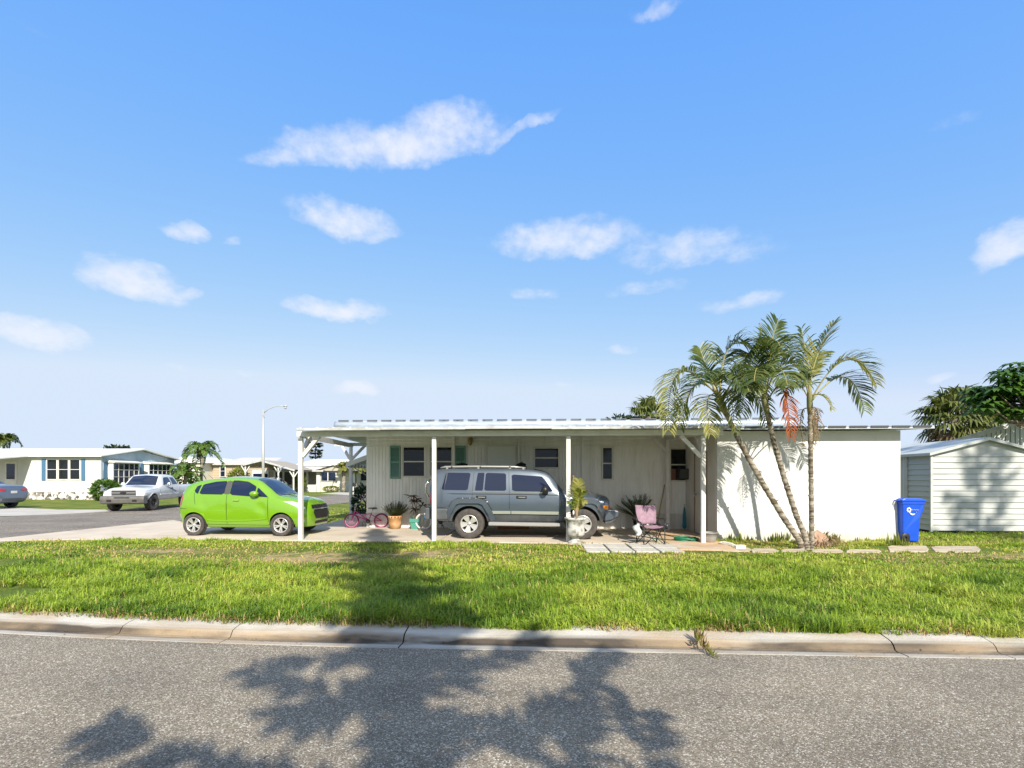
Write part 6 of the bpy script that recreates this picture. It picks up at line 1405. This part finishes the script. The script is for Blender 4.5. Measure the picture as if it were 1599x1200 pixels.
def saloon(label, loc, rz_, paint):
    t = thing('parked_car', label, 'car', loc, rz_)
    scar.body('body', paint, MT['dark'], t, [(.95, .32), (3.72, .32)], .37, depth=.45, dx=.06)
    for wx in (.95, 3.72):
        for sg in (-1, 1): wheel(t, wx, sg * .80, sg, .325, .21, .215, 'twin', MT['alloy'])
    for sg in (-1, 1):
        for P in ([(.98, 1.0), (1.85, .98), (1.85, 1.37), (1.45, 1.32)], [(1.92, .98), (3.1, .96), (2.75, 1.26), (2.4, 1.37), (1.92, 1.38)]): plain_patch('window', MT['carglass'], t, roundp(P, .07, 1), side(scar, sg, .006))
        plain_patch('tail_light', MT['lamp_red'], t, [(.05, .88), (.42, .90), (.40, .98), (.06, 1.02)], side(scar, sg, .010), 6, 4)
        plain_patch('headlight', MT['lamp_clear'], t, [(4.1, .72), (4.52, .62), (4.5, .70), (4.1, .80)], side(scar, sg, .008), 6, 4)
        yy = scar.y(2.95, .98); mb = MB(); ellip(mb, (2.9, sg * (yy + .12), 1.02), (.08, .09, .07)); mb.bar((2.95, sg * (yy - .02), .97), (2.92, sg * (yy + .08), .99), .04); mb.build('mirror', paint, t)
    plain_patch('tail_light', MT['lamp_red'], t, [(-.70, .86), (-.40, .86), (-.40, .96), (-.68, .98)], frontf(scar, .012, False), 5, 3); plain_patch('tail_light', MT['lamp_red'], t, [(.40, .86), (.70, .86), (.68, .98), (.40, .96)], frontf(scar, .012, False), 5, 3)
    plain_patch('number_plate', MT['white_wood'], t, [(-.16, .74), (.16, .74), (.16, .86), (-.16, .86)], frontf(scar, .02, False), 2, 2)
    plain_patch('windshield', MT['carglass'], t, [(2.85, -.46), (3.50, -.62), (3.55, 0), (3.50, .62), (2.85, .46)], topf(scar, .006), 10, 8); plain_patch('rear_window', MT['carglass'], t, [(.85, -.54), (1.35, -.46), (1.35, .46), (.85, .54)], topf(scar, .006), 8, 8)
    mb = MB(); mb.box(-.02, .10, -.62, .62, .36, .52); mb.build('rear_bumper', clad, t, bevel=.03)
    seam(scar, t, [[(1.88, .3), (1.88, .97)], [(3.05, .3), (3.1, .92)]], w=.012)
    return t
saloon('silver blue saloon seen from behind at the left edge of the photo', (-25.6, 23.7, .012), R(182), M('silver_blue', (.15, .18, .235), .3, .5, coat=.8))
saloon('white car parked under the far gabled carport, mostly hidden', tuple(cw((436 - 800) / 800 * 50.5, 50.5, 0)), R(-75), wp)
# ================================================================ smaller things
# folding chair with a lilac back, facing the road
fp = gp(1019, 852); ch = thing('folding_chair', 'faded lilac folding camp chair with black tube legs on the paving stones', 'folding chair', (fp.x, fp.y + .22, .012), R(12))
fab = M('lilac_cloth', (.225, .135, .185), .9, col2=(.30, .20, .25), scale=7, bump=.5, bscale=14)
def cloth(rows, th=.012):
    q = MB(); q.sheet(rows, smooth=True); return q
rows = []
for i in range(9):
    t = i / 8; z = .44 + .44 * t; y = .14 + .13 * t; hw_ = .20 + .045 * t + .02 * math.sin(t * 3)
    rows.append([(hw_ * (k / 6 - 1), y + .05 * (1 - (k / 6 - 1) ** 2) * (1 - .4 * t) + .022 * mnoise.noise((k * .6, i * .5, 1)), z - .02 * (1 - abs(k / 6 - 1)) * (t > .9)) for k in range(13)])
q = cloth(rows); o = q.build('backrest', fab, ch); m = o.modifiers.new('s', 'SOLIDIFY'); m.thickness = .012
rows = []
for i in range(7):
    t = i / 6
    rows.append([((.22 - .02 * t) * (k / 5 - 1), -.22 + .38 * t, .41 - .05 * (1 - (k / 5 - 1) ** 2) * math.sin(math.pi * min(1, t + .2)) + .012 * mnoise.noise((k * .7, i * .7, 5))) for k in range(11)])
o = cloth(rows).build('seat', fab, ch); m = o.modifiers.new('s', 'SOLIDIFY'); m.thickness = .012
tb_ = M('black_tube', (.02, .02, .022), .4)
for a, b_ in (((-.24, -.24, .0), (.22, -.20, .40)), ((.24, -.24, .0), (-.22, -.20, .40)), ((-.24, .20, .0), (.21, .16, .40)), ((.24, .20, 0), (-.21, .16, .40)), ((-.25, -.23, .02), (-.21, .17, .40)), ((.25, -.23, .02), (.21, .17, .40)), ((-.25, .21, .02), (-.22, -.19, .40)), ((.25, .21, .02), (.22, -.19, .40))):
    q = MB(); q.tube([a, b_], .0095, 7); q.build('leg_brace', tb_, ch)
for sg in (-1, 1):
    q = MB(); q.tube([(sg * .245, .20, 0), (sg * .235, .20, .44), (sg * .25, .30, .89)], .011, 7); q.build('back_post', tb_, ch)
    q = MB(); q.tube([(sg * .25, -.235, 0), (sg * .25, -.225, .42)], .011, 7); q.build('leg', tb_, ch)
    q = MB(); q.tube([(sg * .25, -.22, .42), (sg * .30, -.16, .50), (sg * .36, .0, .56), (sg * .31, .2, .56), (sg * .25, .24, .58)], .016, 7); q.build('armrest', tb_, ch)
    for yy in (-.235, .20): q = MB(); q.lathe([(.001, 0), (.022, 0), (.022, .02), (.012, .03)], (sg * .25, yy, -.002), 10); q.build('foot', tb_, ch)
q = MB(); q.lathe([(.001, .34), (.04, .34), (.045, .46), (.04, .46)], (.36, -.1, 0), 12); q.build('cup_holder', tb_, ch)
bg_ = MB(); rows = []
for i in range(9):
    t = i / 8; rows.append([(.065 * math.cos(k * .524) * (.35 + .9 * math.sin(math.pi * min(1, .12 + t * .8))) * (1 + .6 * mnoise.noise((k * .9, i * .6, 3))) + .03 * math.sin(i * .9), .05 * math.sin(k * .524) * (1 + .6 * mnoise.noise((k, i, 9))), .27 * t + (.03 * math.sin(k * 1.9) if i == 8 else 0)) for k in range(13)])
bg_.sheet(rows, smooth=True); bgp = at(996.5, 841, fp.y + .05)
tag(bg_.build('cloth_bag', M('white_cloth', (.5, .51, .48), .8, bump=.3, bscale=20)), 'crumpled white cloth bag hanging beside the lilac chair', 'bag').location = (bgp.x, fp.y + .05, .22)

# potted plants
def pot(root, prof, mat, n=28, name='pot'):
    q = MB(); q.lathe(prof, (0, 0, 0), n); q.build(name, mat, root)
p = gp(616, 827); t = thing('potted_plant', 'terracotta planter with a dark-marked rim holding a spiky green shrub', 'potted plant', p + Vector((0, .1, .01)))
pot(t, [(.001, 0), (.145, 0), (.185, .16), (.195, .30), (.21, .31), (.215, .385), (.19, .39), (.18, .33), (.001, .33)], M('terracotta_pot', (.42, .22, .085), .75, col2=(.55, .36, .19), scale=5))
q = MB()
for k in range(14): a = k * .4488; q.prism([(-.02, .29), (.02, .29), (.035, .375), (-.015, .375)], .212, .222); 
q = MB()
for k in range(14):
    a = k * 2 * math.pi / 14; c, s_ = math.cos(a), math.sin(a)
    f = lambda u, z, r: (c * r - s_ * u, s_ * r + c * u, z)
    q.add([f(-.022, .325, .214), f(.022, .325, .214), f(.030, .375, .219), f(-.012, .375, .219)], [(0, 1, 2, 3)])
q.build('rim_marks', M('rim_dark', (.20, .07, .03), .8), t, recalc=False)  # darker slanted quads repeated round the rim
q = MB(); rng = random.Random(3)
for i in range(260):
    a = rng.uniform(0, 6.28); r = rng.uniform(.2, 1.1); d = Vector((math.cos(a) * r, math.sin(a) * r, rng.uniform(.5, 1.3))).normalized(); l = rng.uniform(.2, .5); b0_ = Vector((math.cos(a) * .06, math.sin(a) * .06, .35))
    q.tube([b0_, b0_ + d * l], [.004, .002], 4)
    for k in range(7):
        pp = b0_ + d * l * (k + 2) / 8.5; dd = (d + Vector((rng.uniform(-1, 1), rng.uniform(-1, 1), rng.uniform(-.3, .8)))).normalized(); q.leaf(pp, dd, dd.cross(Vector((.3, .2, 1))).normalized(), rng.uniform(.04, .075), .014)
q.build('foliage', LM['herb'], t)
p = gp(647, 827.5); t = thing('potted_plant', 'square teal pot with bare canes topped by dark red leaves', 'potted plant', p + Vector((0, .12, .01)))
q = MB(); q.add([(x * w_, y * w_, z) for z, w_ in ((0, .095), (.2, .115), (.2, .135), (.31, .14), (.31, .12), (.27, .12)) for x, y in ((-1, -1), (1, -1), (1, 1), (-1, 1))], [(i * 4 + k, i * 4 + (k + 1) % 4, i * 4 + 4 + (k + 1) % 4, i * 4 + 4 + k) for i in range(5) for k in range(4)] + [(3, 2, 1, 0), (20, 21, 22, 23)]); q.build('pot', MT['green_pot'], t, bevel=.006)
for (x, y, h, lx2) in ((-.06, 0, .96, -.05), (.02, .03, .82, -.05), (.05, -.02, .86, .02), (.08, .02, .70, .14), (-.02, -.03, .60, .02)):
    q = MB(); top = Vector((x + lx2, y, h)); q.tube([(x * .6, y, .26), (x, y, .6), top], [.014, .011, .009], 6); so_ = q.build('cane', M('cane', (.30, .25, .18), .8), t); q = MB()
    for k in range(11):
        a = k * 2.4; e = rng.uniform(-.5, .9); d = Vector((math.cos(a) * math.cos(e), math.sin(a) * math.cos(e), math.sin(e))); q.leaf(top, d, d.cross(Vector((0, .2, 1))).normalized(), rng.uniform(.14, .27), .05, bend=.25)
    q.build('leaves', LM['cordy'], so_)
p = gp(998, 829.5); t = thing('potted_plant', 'leafy dark green plant in a black pot behind the lilac chair', 'potted plant', p + Vector((0, .1, .01)))
pot(t, [(.001, 0), (.11, 0), (.15, .30), (.165, .30), (.165, .34), (.14, .34), (.13, .28), (.001, .28)], MT['black'])
q = MB()
for i in range(46):
    a = rng.uniform(0, 6.28); d = Vector((math.cos(a) * .8 - .28, math.sin(a) * .5, rng.uniform(.35, 1.3))).normalized(); l = rng.uniform(.35, .78); s = Vector((-d.y, d.x, .1)).normalized(); b0_ = Vector((0, 0, .3)); pts = [b0_, b0_ + d * l * .5 + Vector((0, 0, .05)), b0_ + d * l]
    q.tube(pts, [.007, .005, .003], 4)
    for k in range(12):
        f = (k + 3) / 14; pp = pts[0].lerp(pts[1], f * 2) if f < .5 else pts[1].lerp(pts[2], f * 2 - 1)
        for sg in (-1, 1): q.leaf(pp, (s * sg * .7 + d * .7 + Vector((0, 0, .25))).normalized(), d, rng.uniform(.07, .12), .035)
q.build('foliage', leaf_mat('zz_leaf', (.03, .06, .02), (.07, .11, .035), .35, .2, 5), t)
# weathered urn with a young palm beside the third post
p = gp(899, 848.5); t = thing('planter_urn', 'weathered grey concrete urn with a yellow-green young palm beside a carport post', 'planter', (p.x, p.y, .0))
q = MB(); prof = [(.001, 0), (.17, 0), (.17, .045), (.11, .07), (.085, .11), (.10, .14), (.17, .165), (.215, .21), (.215, .30), (.20, .42), (.215, .54), (.255, .56), (.26, .60), (.22, .605), (.20, .56), (.001, .55)]
q.lathe(prof, (0, 0, 0), 32); q.build('urn', M('old_concrete', (.50, .48, .44), .9, col2=(.10, .095, .085), scale=7, lo=.46, hi=.66, bump=.4, bscale=30), t)
q = MB(); q.box(-.16, .16, -.16, .16, -.03, .012); q.build('plinth', MT['paver'], t)
base = Vector((.03, 0, .56)); q = MB(); q.tube([base, base + Vector((0, 0, .3)), base + Vector((.01, 0, .55))], [.035, .022, .012], 7); q.build('stem', M('stem_pink', (.42, .30, .20), .6), t)
for (mx, tx, L_, mt_) in (((.02, -.05, .55), (.03, -.05, .93), .22, LM['palm_y']), ((.08, .0, .40), (.18, -.1, .38), .17, LM['palm_y']), ((-.08, 0, .38), (-.15, -.1, .38), .15, LM['bushy']), ((-.03, .05, .6), (-.07, .05, 1.02), .05, LM['palm_dry']), ((.05, -.1, .55), (.12, -.2, .68), .18, LM['bush_y'])):
    f = frond(rng, base, base + Vector(mx), base + Vector(tx), L=L_, n=26, w=.026, sidehint=(1, 0, 0), lift=.15, droop=.2, start=.22, rw=.01); f.build('frond', [mt_, LM['rachis']], t)
q = MB(); ellip(q, (-.05, -.08, .72), (.022, .022, .055)); q.build('flower_bud', M('bud', (.72, .62, .58), .6), t)

# bicycles
def bicycle(label, pf, pr, R0, frame, tyre_m, rim_m, kids=True):
    # pf, pr: ground points under the front and rear axle
    d = (pr - pf); wb = d.length; rz_ = math.atan2(d.y, d.x); t = thing('bicycle', label, 'bicycle', (pf.x, pf.y, .012), rz_)
    for x in (0, wb):
        q = MB(); q.lathe([(R0 * .84, -.012), (R0 * .88, -.014), (R0 * .88, .014), (R0 * .84, .012), (R0 * .84, -.012)], (0, 0, 0), 32, 0, 'y')
        for k in range(20):
            a = k * math.pi / 10; q.bar((math.cos(a) * .02, .012 * (1 if k % 2 else -1), math.sin(a) * .02), (math.cos(a + .1) * R0 * .86, 0, math.sin(a + .1) * R0 * .86), .0035, .0035)
        q.lathe([(.001, -.03), (.02, -.03), (.02, .03), (.001, .03)], (0, 0, 0), 10, 0, 'y')
        w_ = q.build('wheel', rim_m, t); w_.location = (x, 0, R0); q = MB()
        q.lathe([(R0 * .88 + (.024 * (1 + math.cos(b)) - .004), .022 * math.sin(b)) for b in [i * math.pi / 5 for i in range(11)]], (0, 0, 0), 36, 0, 'y'); q.build('tyre', tyre_m, w_)
    ht = Vector((.10, 0, R0 + .30)); hb_ = Vector((.06, 0, R0 + .20)); bb = Vector((wb * .56, 0, R0 * .93)); st_ = Vector((wb * .66, 0, R0 + .22)); ra = Vector((wb, 0, R0))
    q = MB(); q.tube([ht + Vector((.01, 0, .03)), hb_], .018, 8); q.tube([ht, bb + Vector((-.02, 0, .05))], .017, 8); q.tube([hb_, bb], .019, 8); q.tube([bb, st_], .015, 8)
    q.tube([ht * .55 + bb * .45, st_], .012, 7)
    for s in (-1, 1): q.tube([bb + Vector((0, s * .03, 0)), ra + Vector((0, s * .045, 0))], .010, 6); q.tube([st_ + Vector((0, s * .02, -.03)), ra + Vector((0, s * .045, 0))], .009, 6)
    q.build('frame', frame, t)
    q = MB()
    for s in (-1, 1): q.tube([hb_ + Vector((0, s * .02, 0)), Vector((.03, s * .045, R0 + .1)), Vector((0, s * .045, R0))], .012, 6)
    q.build('fork', frame, t)
    q = MB(); st2 = st_ + Vector((.05, 0, .13)); q.tube([st_, st2], .012, 7); q.build('seat_post', MT['chrome'], t)
    q = MB(); ellip(q, st2 + Vector((.03, 0, .03)), (.10, .06, .025)); ellip(q, st2 + Vector((-.07, 0, .03)), (.08, .025, .018)); q.build('saddle', MT['black'], t)
    q = MB(); hh = ht + Vector((.0, 0, .06)); q.tube([hh + Vector((.10, -.26, .13)), hh + Vector((.03, -.16, .14)), hh + Vector((.0, -.06, .02)), hh + Vector((0, .06, .02)), hh + Vector((.03, .16, .14)), hh + Vector((.10, .26, .13))], .011, 7); q.tube([ht, hh + Vector((0, 0, .02))], .014, 7); q.build('handlebar', MT['chrome'], t)
    for s in (-1, 1): q = MB(); q.tube([hh + Vector((.07, s * .22, .135)), hh + Vector((.14, s * .29, .13))], .016, 7); q.build('grip', MT['black'], t)
    q = MB(); q.lathe([(.02, -.05), (.065, -.05), (.065, -.045), (.02, -.045)], bb, 18, 0, 'y'); q.bar(bb + Vector((0, -.06, 0)), bb + Vector((.06, -.06, -.10)), .014); q.bar(bb + Vector((0, .06, 0)), bb + Vector((-.06, .06, .10)), .014); q.bar(bb + Vector((.06, -.14, -.10)), bb + Vector((.06, -.06, -.10)), .05, .018); q.build('crank', MT['black'], t)
    q = MB(); q.tube([bb + Vector((.03, .05, -.02)), bb + Vector((.08, .12, -R0 * .9))], .007, 6); q.build('kickstand', MT['black'], t)
    return t
pinkm = M('magenta_paint', (.46, .025, .22), .35, coat=.5); pinkr = M('pink_rim', (.75, .30, .42), .4)
bicycle('magenta kids bicycle with pink rims leaning by the end of the mobile home', gp(549.5, 825) + Vector((0, 0, 0)), gp(596, 824.5) , .205, pinkm, M('pink_black_tyre', (.16, .02, .07), .7), pinkr)
bluem = M('blue_paint', (.03, .16, .32), .35, coat=.5)
pb = gp(662, 827.5); bicycle('blue bicycle with pale tyres half hidden behind the slate wagon', pb, pb + Vector((.90, .02, 0)), .235, bluem, M('pale_tyre', (.62, .58, .54), .6), MT['alloy'])

# household odds and ends
yb = M('yellow_stick', (.42, .27, .05), .6)
a = gp(1030, 829) + Vector((0, .3, .015)); t = thing('broom', 'broom with a yellow wooden handle leaning on the home wall', 'broom', a)
top_ = at(1038.5, 757, 15.3); q = MB(); q.tube([(0, 0, .12), tuple(top_ - a)], .016, 8); q.build('handle', yb, t)
q = MB(); q.prism([(-.14, 0), (.14, 0), (.09, .15), (-.09, .15)], -.03, .03); q.build('bristles', M('bristle', (.14, .12, .08), .9), t, bevel=.01)
a = gp(1069.5, 831) ; t = thing('closed_umbrella', 'closed teal garden umbrella standing in the corner by the room door', 'umbrella', (4.16, 14.9, .012))
q = MB(); vs = []
for i, (r, z) in enumerate(((.03, .06), (.055, .12), (.045, .35), (.03, .55), (.012, .68))):
    vs.append([(r * (1 + .22 * math.cos(k * math.pi)) * math.cos(k * math.pi / 8), r * (1 + .22 * math.cos(k * math.pi)) * math.sin(k * math.pi / 8), z) for k in range(17)])
q.sheet(vs); q.build('canopy', M('teal_cloth', (.02, .15, .19), .7), t); q = MB(); q.tube([(0, 0, 0), (0, 0, .76)], .012, 7); q.build('pole', MT['steel'], t)
hs_ = gp(1072, 845); q = MB(); pts = []
for i in range(150):
    a = i * .33; r = .15 + .13 * (.5 + .5 * math.sin(i * .19)) ; pts.append((math.cos(a) * r * 1.05, math.sin(a) * r * .75 + .02 * math.sin(i), .015 + .018 * (i // 38) + .006 * math.sin(i * 1.7)))
pts += [(-.38, -.02, .014), (-.50, .10, .014), (-.75, .30, .014), (-.9, .75, .014)]
q.tube(pts, .0115, 6); tag(q.build('garden_hose', M('hose_green', (.012, .15, .075), .4)), 'coiled green garden hose on the slab before the room door', 'hose').location = (hs_.x, hs_.y, .012)
p = gp(1111, 848.5); t = thing('metal_tub', 'round grey metal tub at the foot of the white wall corner', 'tub', (p.x, p.y + .19, .004))
q = MB(); q.lathe([(.001, 0), (.14, 0), (.165, .03), (.185, .12), (.19, .21), (.205, .212), (.21, .225), (.20, .235), (.18, .228), (.175, .12), (.15, .03), (.001, .025)], (0, 0, 0), 32); q.build('bowl', M('tub_grey', (.24, .235, .225), .5, .2, col2=(.32, .31, .29), scale=4), t)
q = MB(); q.tube([(-.20, -.04, .17), (-.245, -.03, .15), (-.245, .03, .15), (-.20, .04, .17)], .008, 6); q.build('handle', MT['steel'], t)
p = gp(1155.5, 857); q = MB(); q.box(-.105, .105, -.06, .06, 0, .075); o = q.build('white_brick', M('white_block', (.78, .77, .72), .8, bump=.2, bscale=40), bevel=.008); o.location = (p.x, p.y, .0); o.rotation_euler = (0, 0, R(8)); tag(o, 'small white brick lying right of the grey tub', 'brick')
p = gp(1136, 851); q = MB(); q.box(-.16, .16, -.08, .08, 0, .03); q.box(-.10, .12, -.06, .05, .03, .05); o = q.build('broken_board', MT['paver'], bevel=.006); o.location = (p.x, p.y, .01); o.rotation_euler = (R(4), R(9), R(-38)); tag(o, 'pale broken board between tub and white brick', 'board')
p = at(802, 824, 15.0); q = MB(); q.box(-.46, .46, -.02, .02, 0, .10); o = q.build('wooden_plank', M('orange_wood', (.42, .17, .06), .7, col2=(.34, .13, .05), scale=4, stretch=(.5, 3, 3))); o.location = (p.x, 15.05, .012); tag(o, 'orange brown plank on the slab behind the slate wagon', 'plank')
p = gp(567, 822); t = thing('concrete_step', 'low stack of grey concrete blocks at the left end of the home', 'step', (p.x - .02, p.y + .18, 0))
rng = random.Random(8)
for j in range(3):
    for i in range(2):
        q = MB(); x0 = -.28 + i * .285 + (.05 if j == 1 else 0); q.box(x0, x0 + .275, -.15, .15, .012 + j * .118, .012 + j * .118 + .112); q.build('block', MT['paver'], t, bevel=.008)

# blue wheeled bin
bp_ = gp(1419, 848.5); t = thing('wheeled_bin', 'bright blue wheeled bin with white logo beside the blank wall', 'wheeled bin', (bp_.x - .09, bp_.y + .06, .012), R(0)); t.scale = (.87, .9, .985)
blu = M('bin_blue', (.004, .065, .50), .4, spec=.5, col2=(.006, .08, .56), scale=2)
q = MB(); prof = [(.05, .03), (.45, .0), (.47, .60), (.565, .78), (.585, .97), (.0, .97), (.03, .25)]
n_ = len(prof); vs = []
for y, k in ((.0, 1), (.58, 1)): vs += [(x, y + (.035 if z < .3 else 0) * (1 if y < .3 else -1), z) for x, z in prof]
q.add(vs, [tuple(range(n_)), tuple(range(2 * n_ - 1, n_ - 1, -1))] + [(i, n_ + i, n_ + (i + 1) % n_, (i + 1) % n_) for i in range(n_)]); q.build('body', blu, t, bevel=.03, seg=3)
q = MB(); q.prism([(-.02, .965), (.62, .965), (.615, 1.0), (.50, 1.045), (.06, 1.05), (-.02, 1.02)], -.02, .60); q.build('lid', blu, t, bevel=.02, seg=2)
q = MB(); q.box(-.01, .595, -.012, .592, .905, .95); q.build('rim', blu, t, bevel=.012)
q = MB(); q.tube([(-.05, .05, .99), (-.07, .1, .99), (-.07, .48, .99), (-.05, .53, .99)], .016, 7); q.build('handle', blu, t)
for y in (-.015, .595): q = MB(); q.lathe([(.03, -.025), (.10, -.025), (.115, -.015), (.115, .015), (.10, .025), (.03, .025), (.03, -.025)], (.06, y, .115), 22, 0, 'y'); q.build('wheel', MT['black'], t)
wl = M('logo_white', (.8, .82, .84), .5); q = MB()
cx0, cz0 = .165, .775
for k in range(9):
    a = k * 2 * math.pi / 9; c, s = math.cos(a), math.sin(a)
    q.add([(cx0 + c * .040 - s * .018, -.004, cz0 + s * .040 + c * .018), (cx0 + c * .040 + s * .018, -.004, cz0 + s * .040 - c * .018), (cx0 + c * .066, -.004, cz0 + s * .066)], [(0, 1, 2)])
ring = [[(cx0 + r * math.cos(k * math.pi / 12), -.0045, cz0 + r * math.sin(k * math.pi / 12)) for k in range(25)] for r in (.028, .045)]; q.sheet(ring)
sw = [[(.16 + .26 * u, -.0045, .745 - .05 * math.sin(math.pi * (.15 + .8 * u)) + h) for u in [i / 10 for i in range(11)]] for h in (0,)]
q.add([(.16 + .20 * u, -.0045, .735 - .055 * math.sin(math.pi * u * .9)) for u in [i / 10 for i in range(11)]] + [(.16 + .20 * u, -.0045, .735 - .085 * math.sin(math.pi * u) ** .8 - .002) for u in [i / 10 for i in range(10, -1, -1)]], [tuple(range(22))])
for i, wv_ in enumerate((.035, .02, .03, .018, .028, .03)): x0 = .225 + i * .033; q.tube([(x0, -.003, .765), (x0 + wv_ * .4, -.003, .785 - .006 * (i % 2)), (x0 + wv_ * .8, -.003, .763)], .0035, 5)
q.build('logo', wl, t, recalc=False)

# street lamp
sl_ = cw((411.5 - 800) / 800 * 42, 42); t = thing('street_lamp', 'tall grey street lamp with a curved arm behind the green car', 'street lamp', sl_, TH)
pm = M('lamp_grey', (.42, .42, .40), .5, .3)
q = MB(); q.tube([(0, 0, -.1), (0, 0, 3.0), (0, 0, 7.1)], [.13, .105, .065], 12); q.build('pole', pm, t)
q = MB(); q.tube([(0, 0, 6.75), (.35, 0, 7.05), (.85, 0, 7.28), (1.3, 0, 7.36), (1.75, 0, 7.38)], [.04, .035, .03, .03, .03], 8); q.build('arm', pm, t)
q = MB(); ellip(q, (1.80, 0, 7.36), (.19, .11, .07)); q.tube([(1.82, 0, 7.36), (1.82, 0, 7.12)], [.05, .09], 10); q.tube([(1.82, 0, 7.42), (1.82, 0, 7.54)], .03, 8); q.build('lamp_head', pm, t)
q = MB(); q.bar((0, -.06, 6.6), (.16, -.1, 6.42), .05, .07); q.build('bracket', pm, t)
# mailbox across the side street
mbp = cw((552 - 800) / 800 * 44, 44); t = thing('mailbox', 'small dark mailbox on a thin post left of the home corner', 'mailbox', mbp); q = MB(); q.box(-.05, .05, -.05, .05, -.05, .75); q.build('post', MT['white_wood'], t); q = MB(); q.box(-.22, .22, -.14, .14, .75, 1.05); q.build('box', MT['black'], t, bevel=.06, seg=3)

# weed growing through the kerb joint, leaf litter and twigs
kp = gp(1092, 996, -.02); q = MB(); rng = random.Random(5)
for i in range(70):
    f = rng.uniform(0, 1); b0_ = Vector((-.03 + f * .10 + rng.uniform(-.02, .02), -.02 - f * .32, -.01 - .09 * min(1, f * 1.6))); d = Vector((rng.uniform(-.8, .8), rng.uniform(-.9, .2), rng.uniform(.2, 1))).normalized(); q.leaf(b0_, d, Vector((-d.y, d.x, 0)).normalized(), rng.uniform(.05, .13) * (1.2 - f), .012, 0 if rng.random() < .5 else 1, bend=.4)
tag(q.build('weed', [LM['bush_y'], LM['palm_dry']]), 'dry weed growing through the kerb joint', 'weed').location = (kp.x, kp.y + .02, -.005)
q = MB()
for i in range(210):
    if i < 120: x = rng.uniform(-6, 6); y = kerb_y(max(x, -11)) + rng.gauss(.15, .07); z = ROADZ + .012 + (.035 if y > kerb_y(max(x, -11)) + .22 else 0)
    else: x = rng.uniform(-5.5, 5.5); y = rng.uniform(2.2, 4.9); z = ROADZ + .016
    a = rng.uniform(0, 6.28); d = Vector((math.cos(a), math.sin(a), rng.uniform(.05, .3))).normalized(); q.leaf((x, y, z), d, Vector((-d.y, d.x, 0)).normalized(), rng.uniform(.015, .04), rng.uniform(.004, .014), rng.choice((0, 0, 1)))
tag(q.build('leaf_litter', [LM['palm_dry'], M('dark_leaf', (.05, .04, .03), .8)]), 'scattered dry leaf bits in gutter and on the road', 'leaves', kind='stuff')
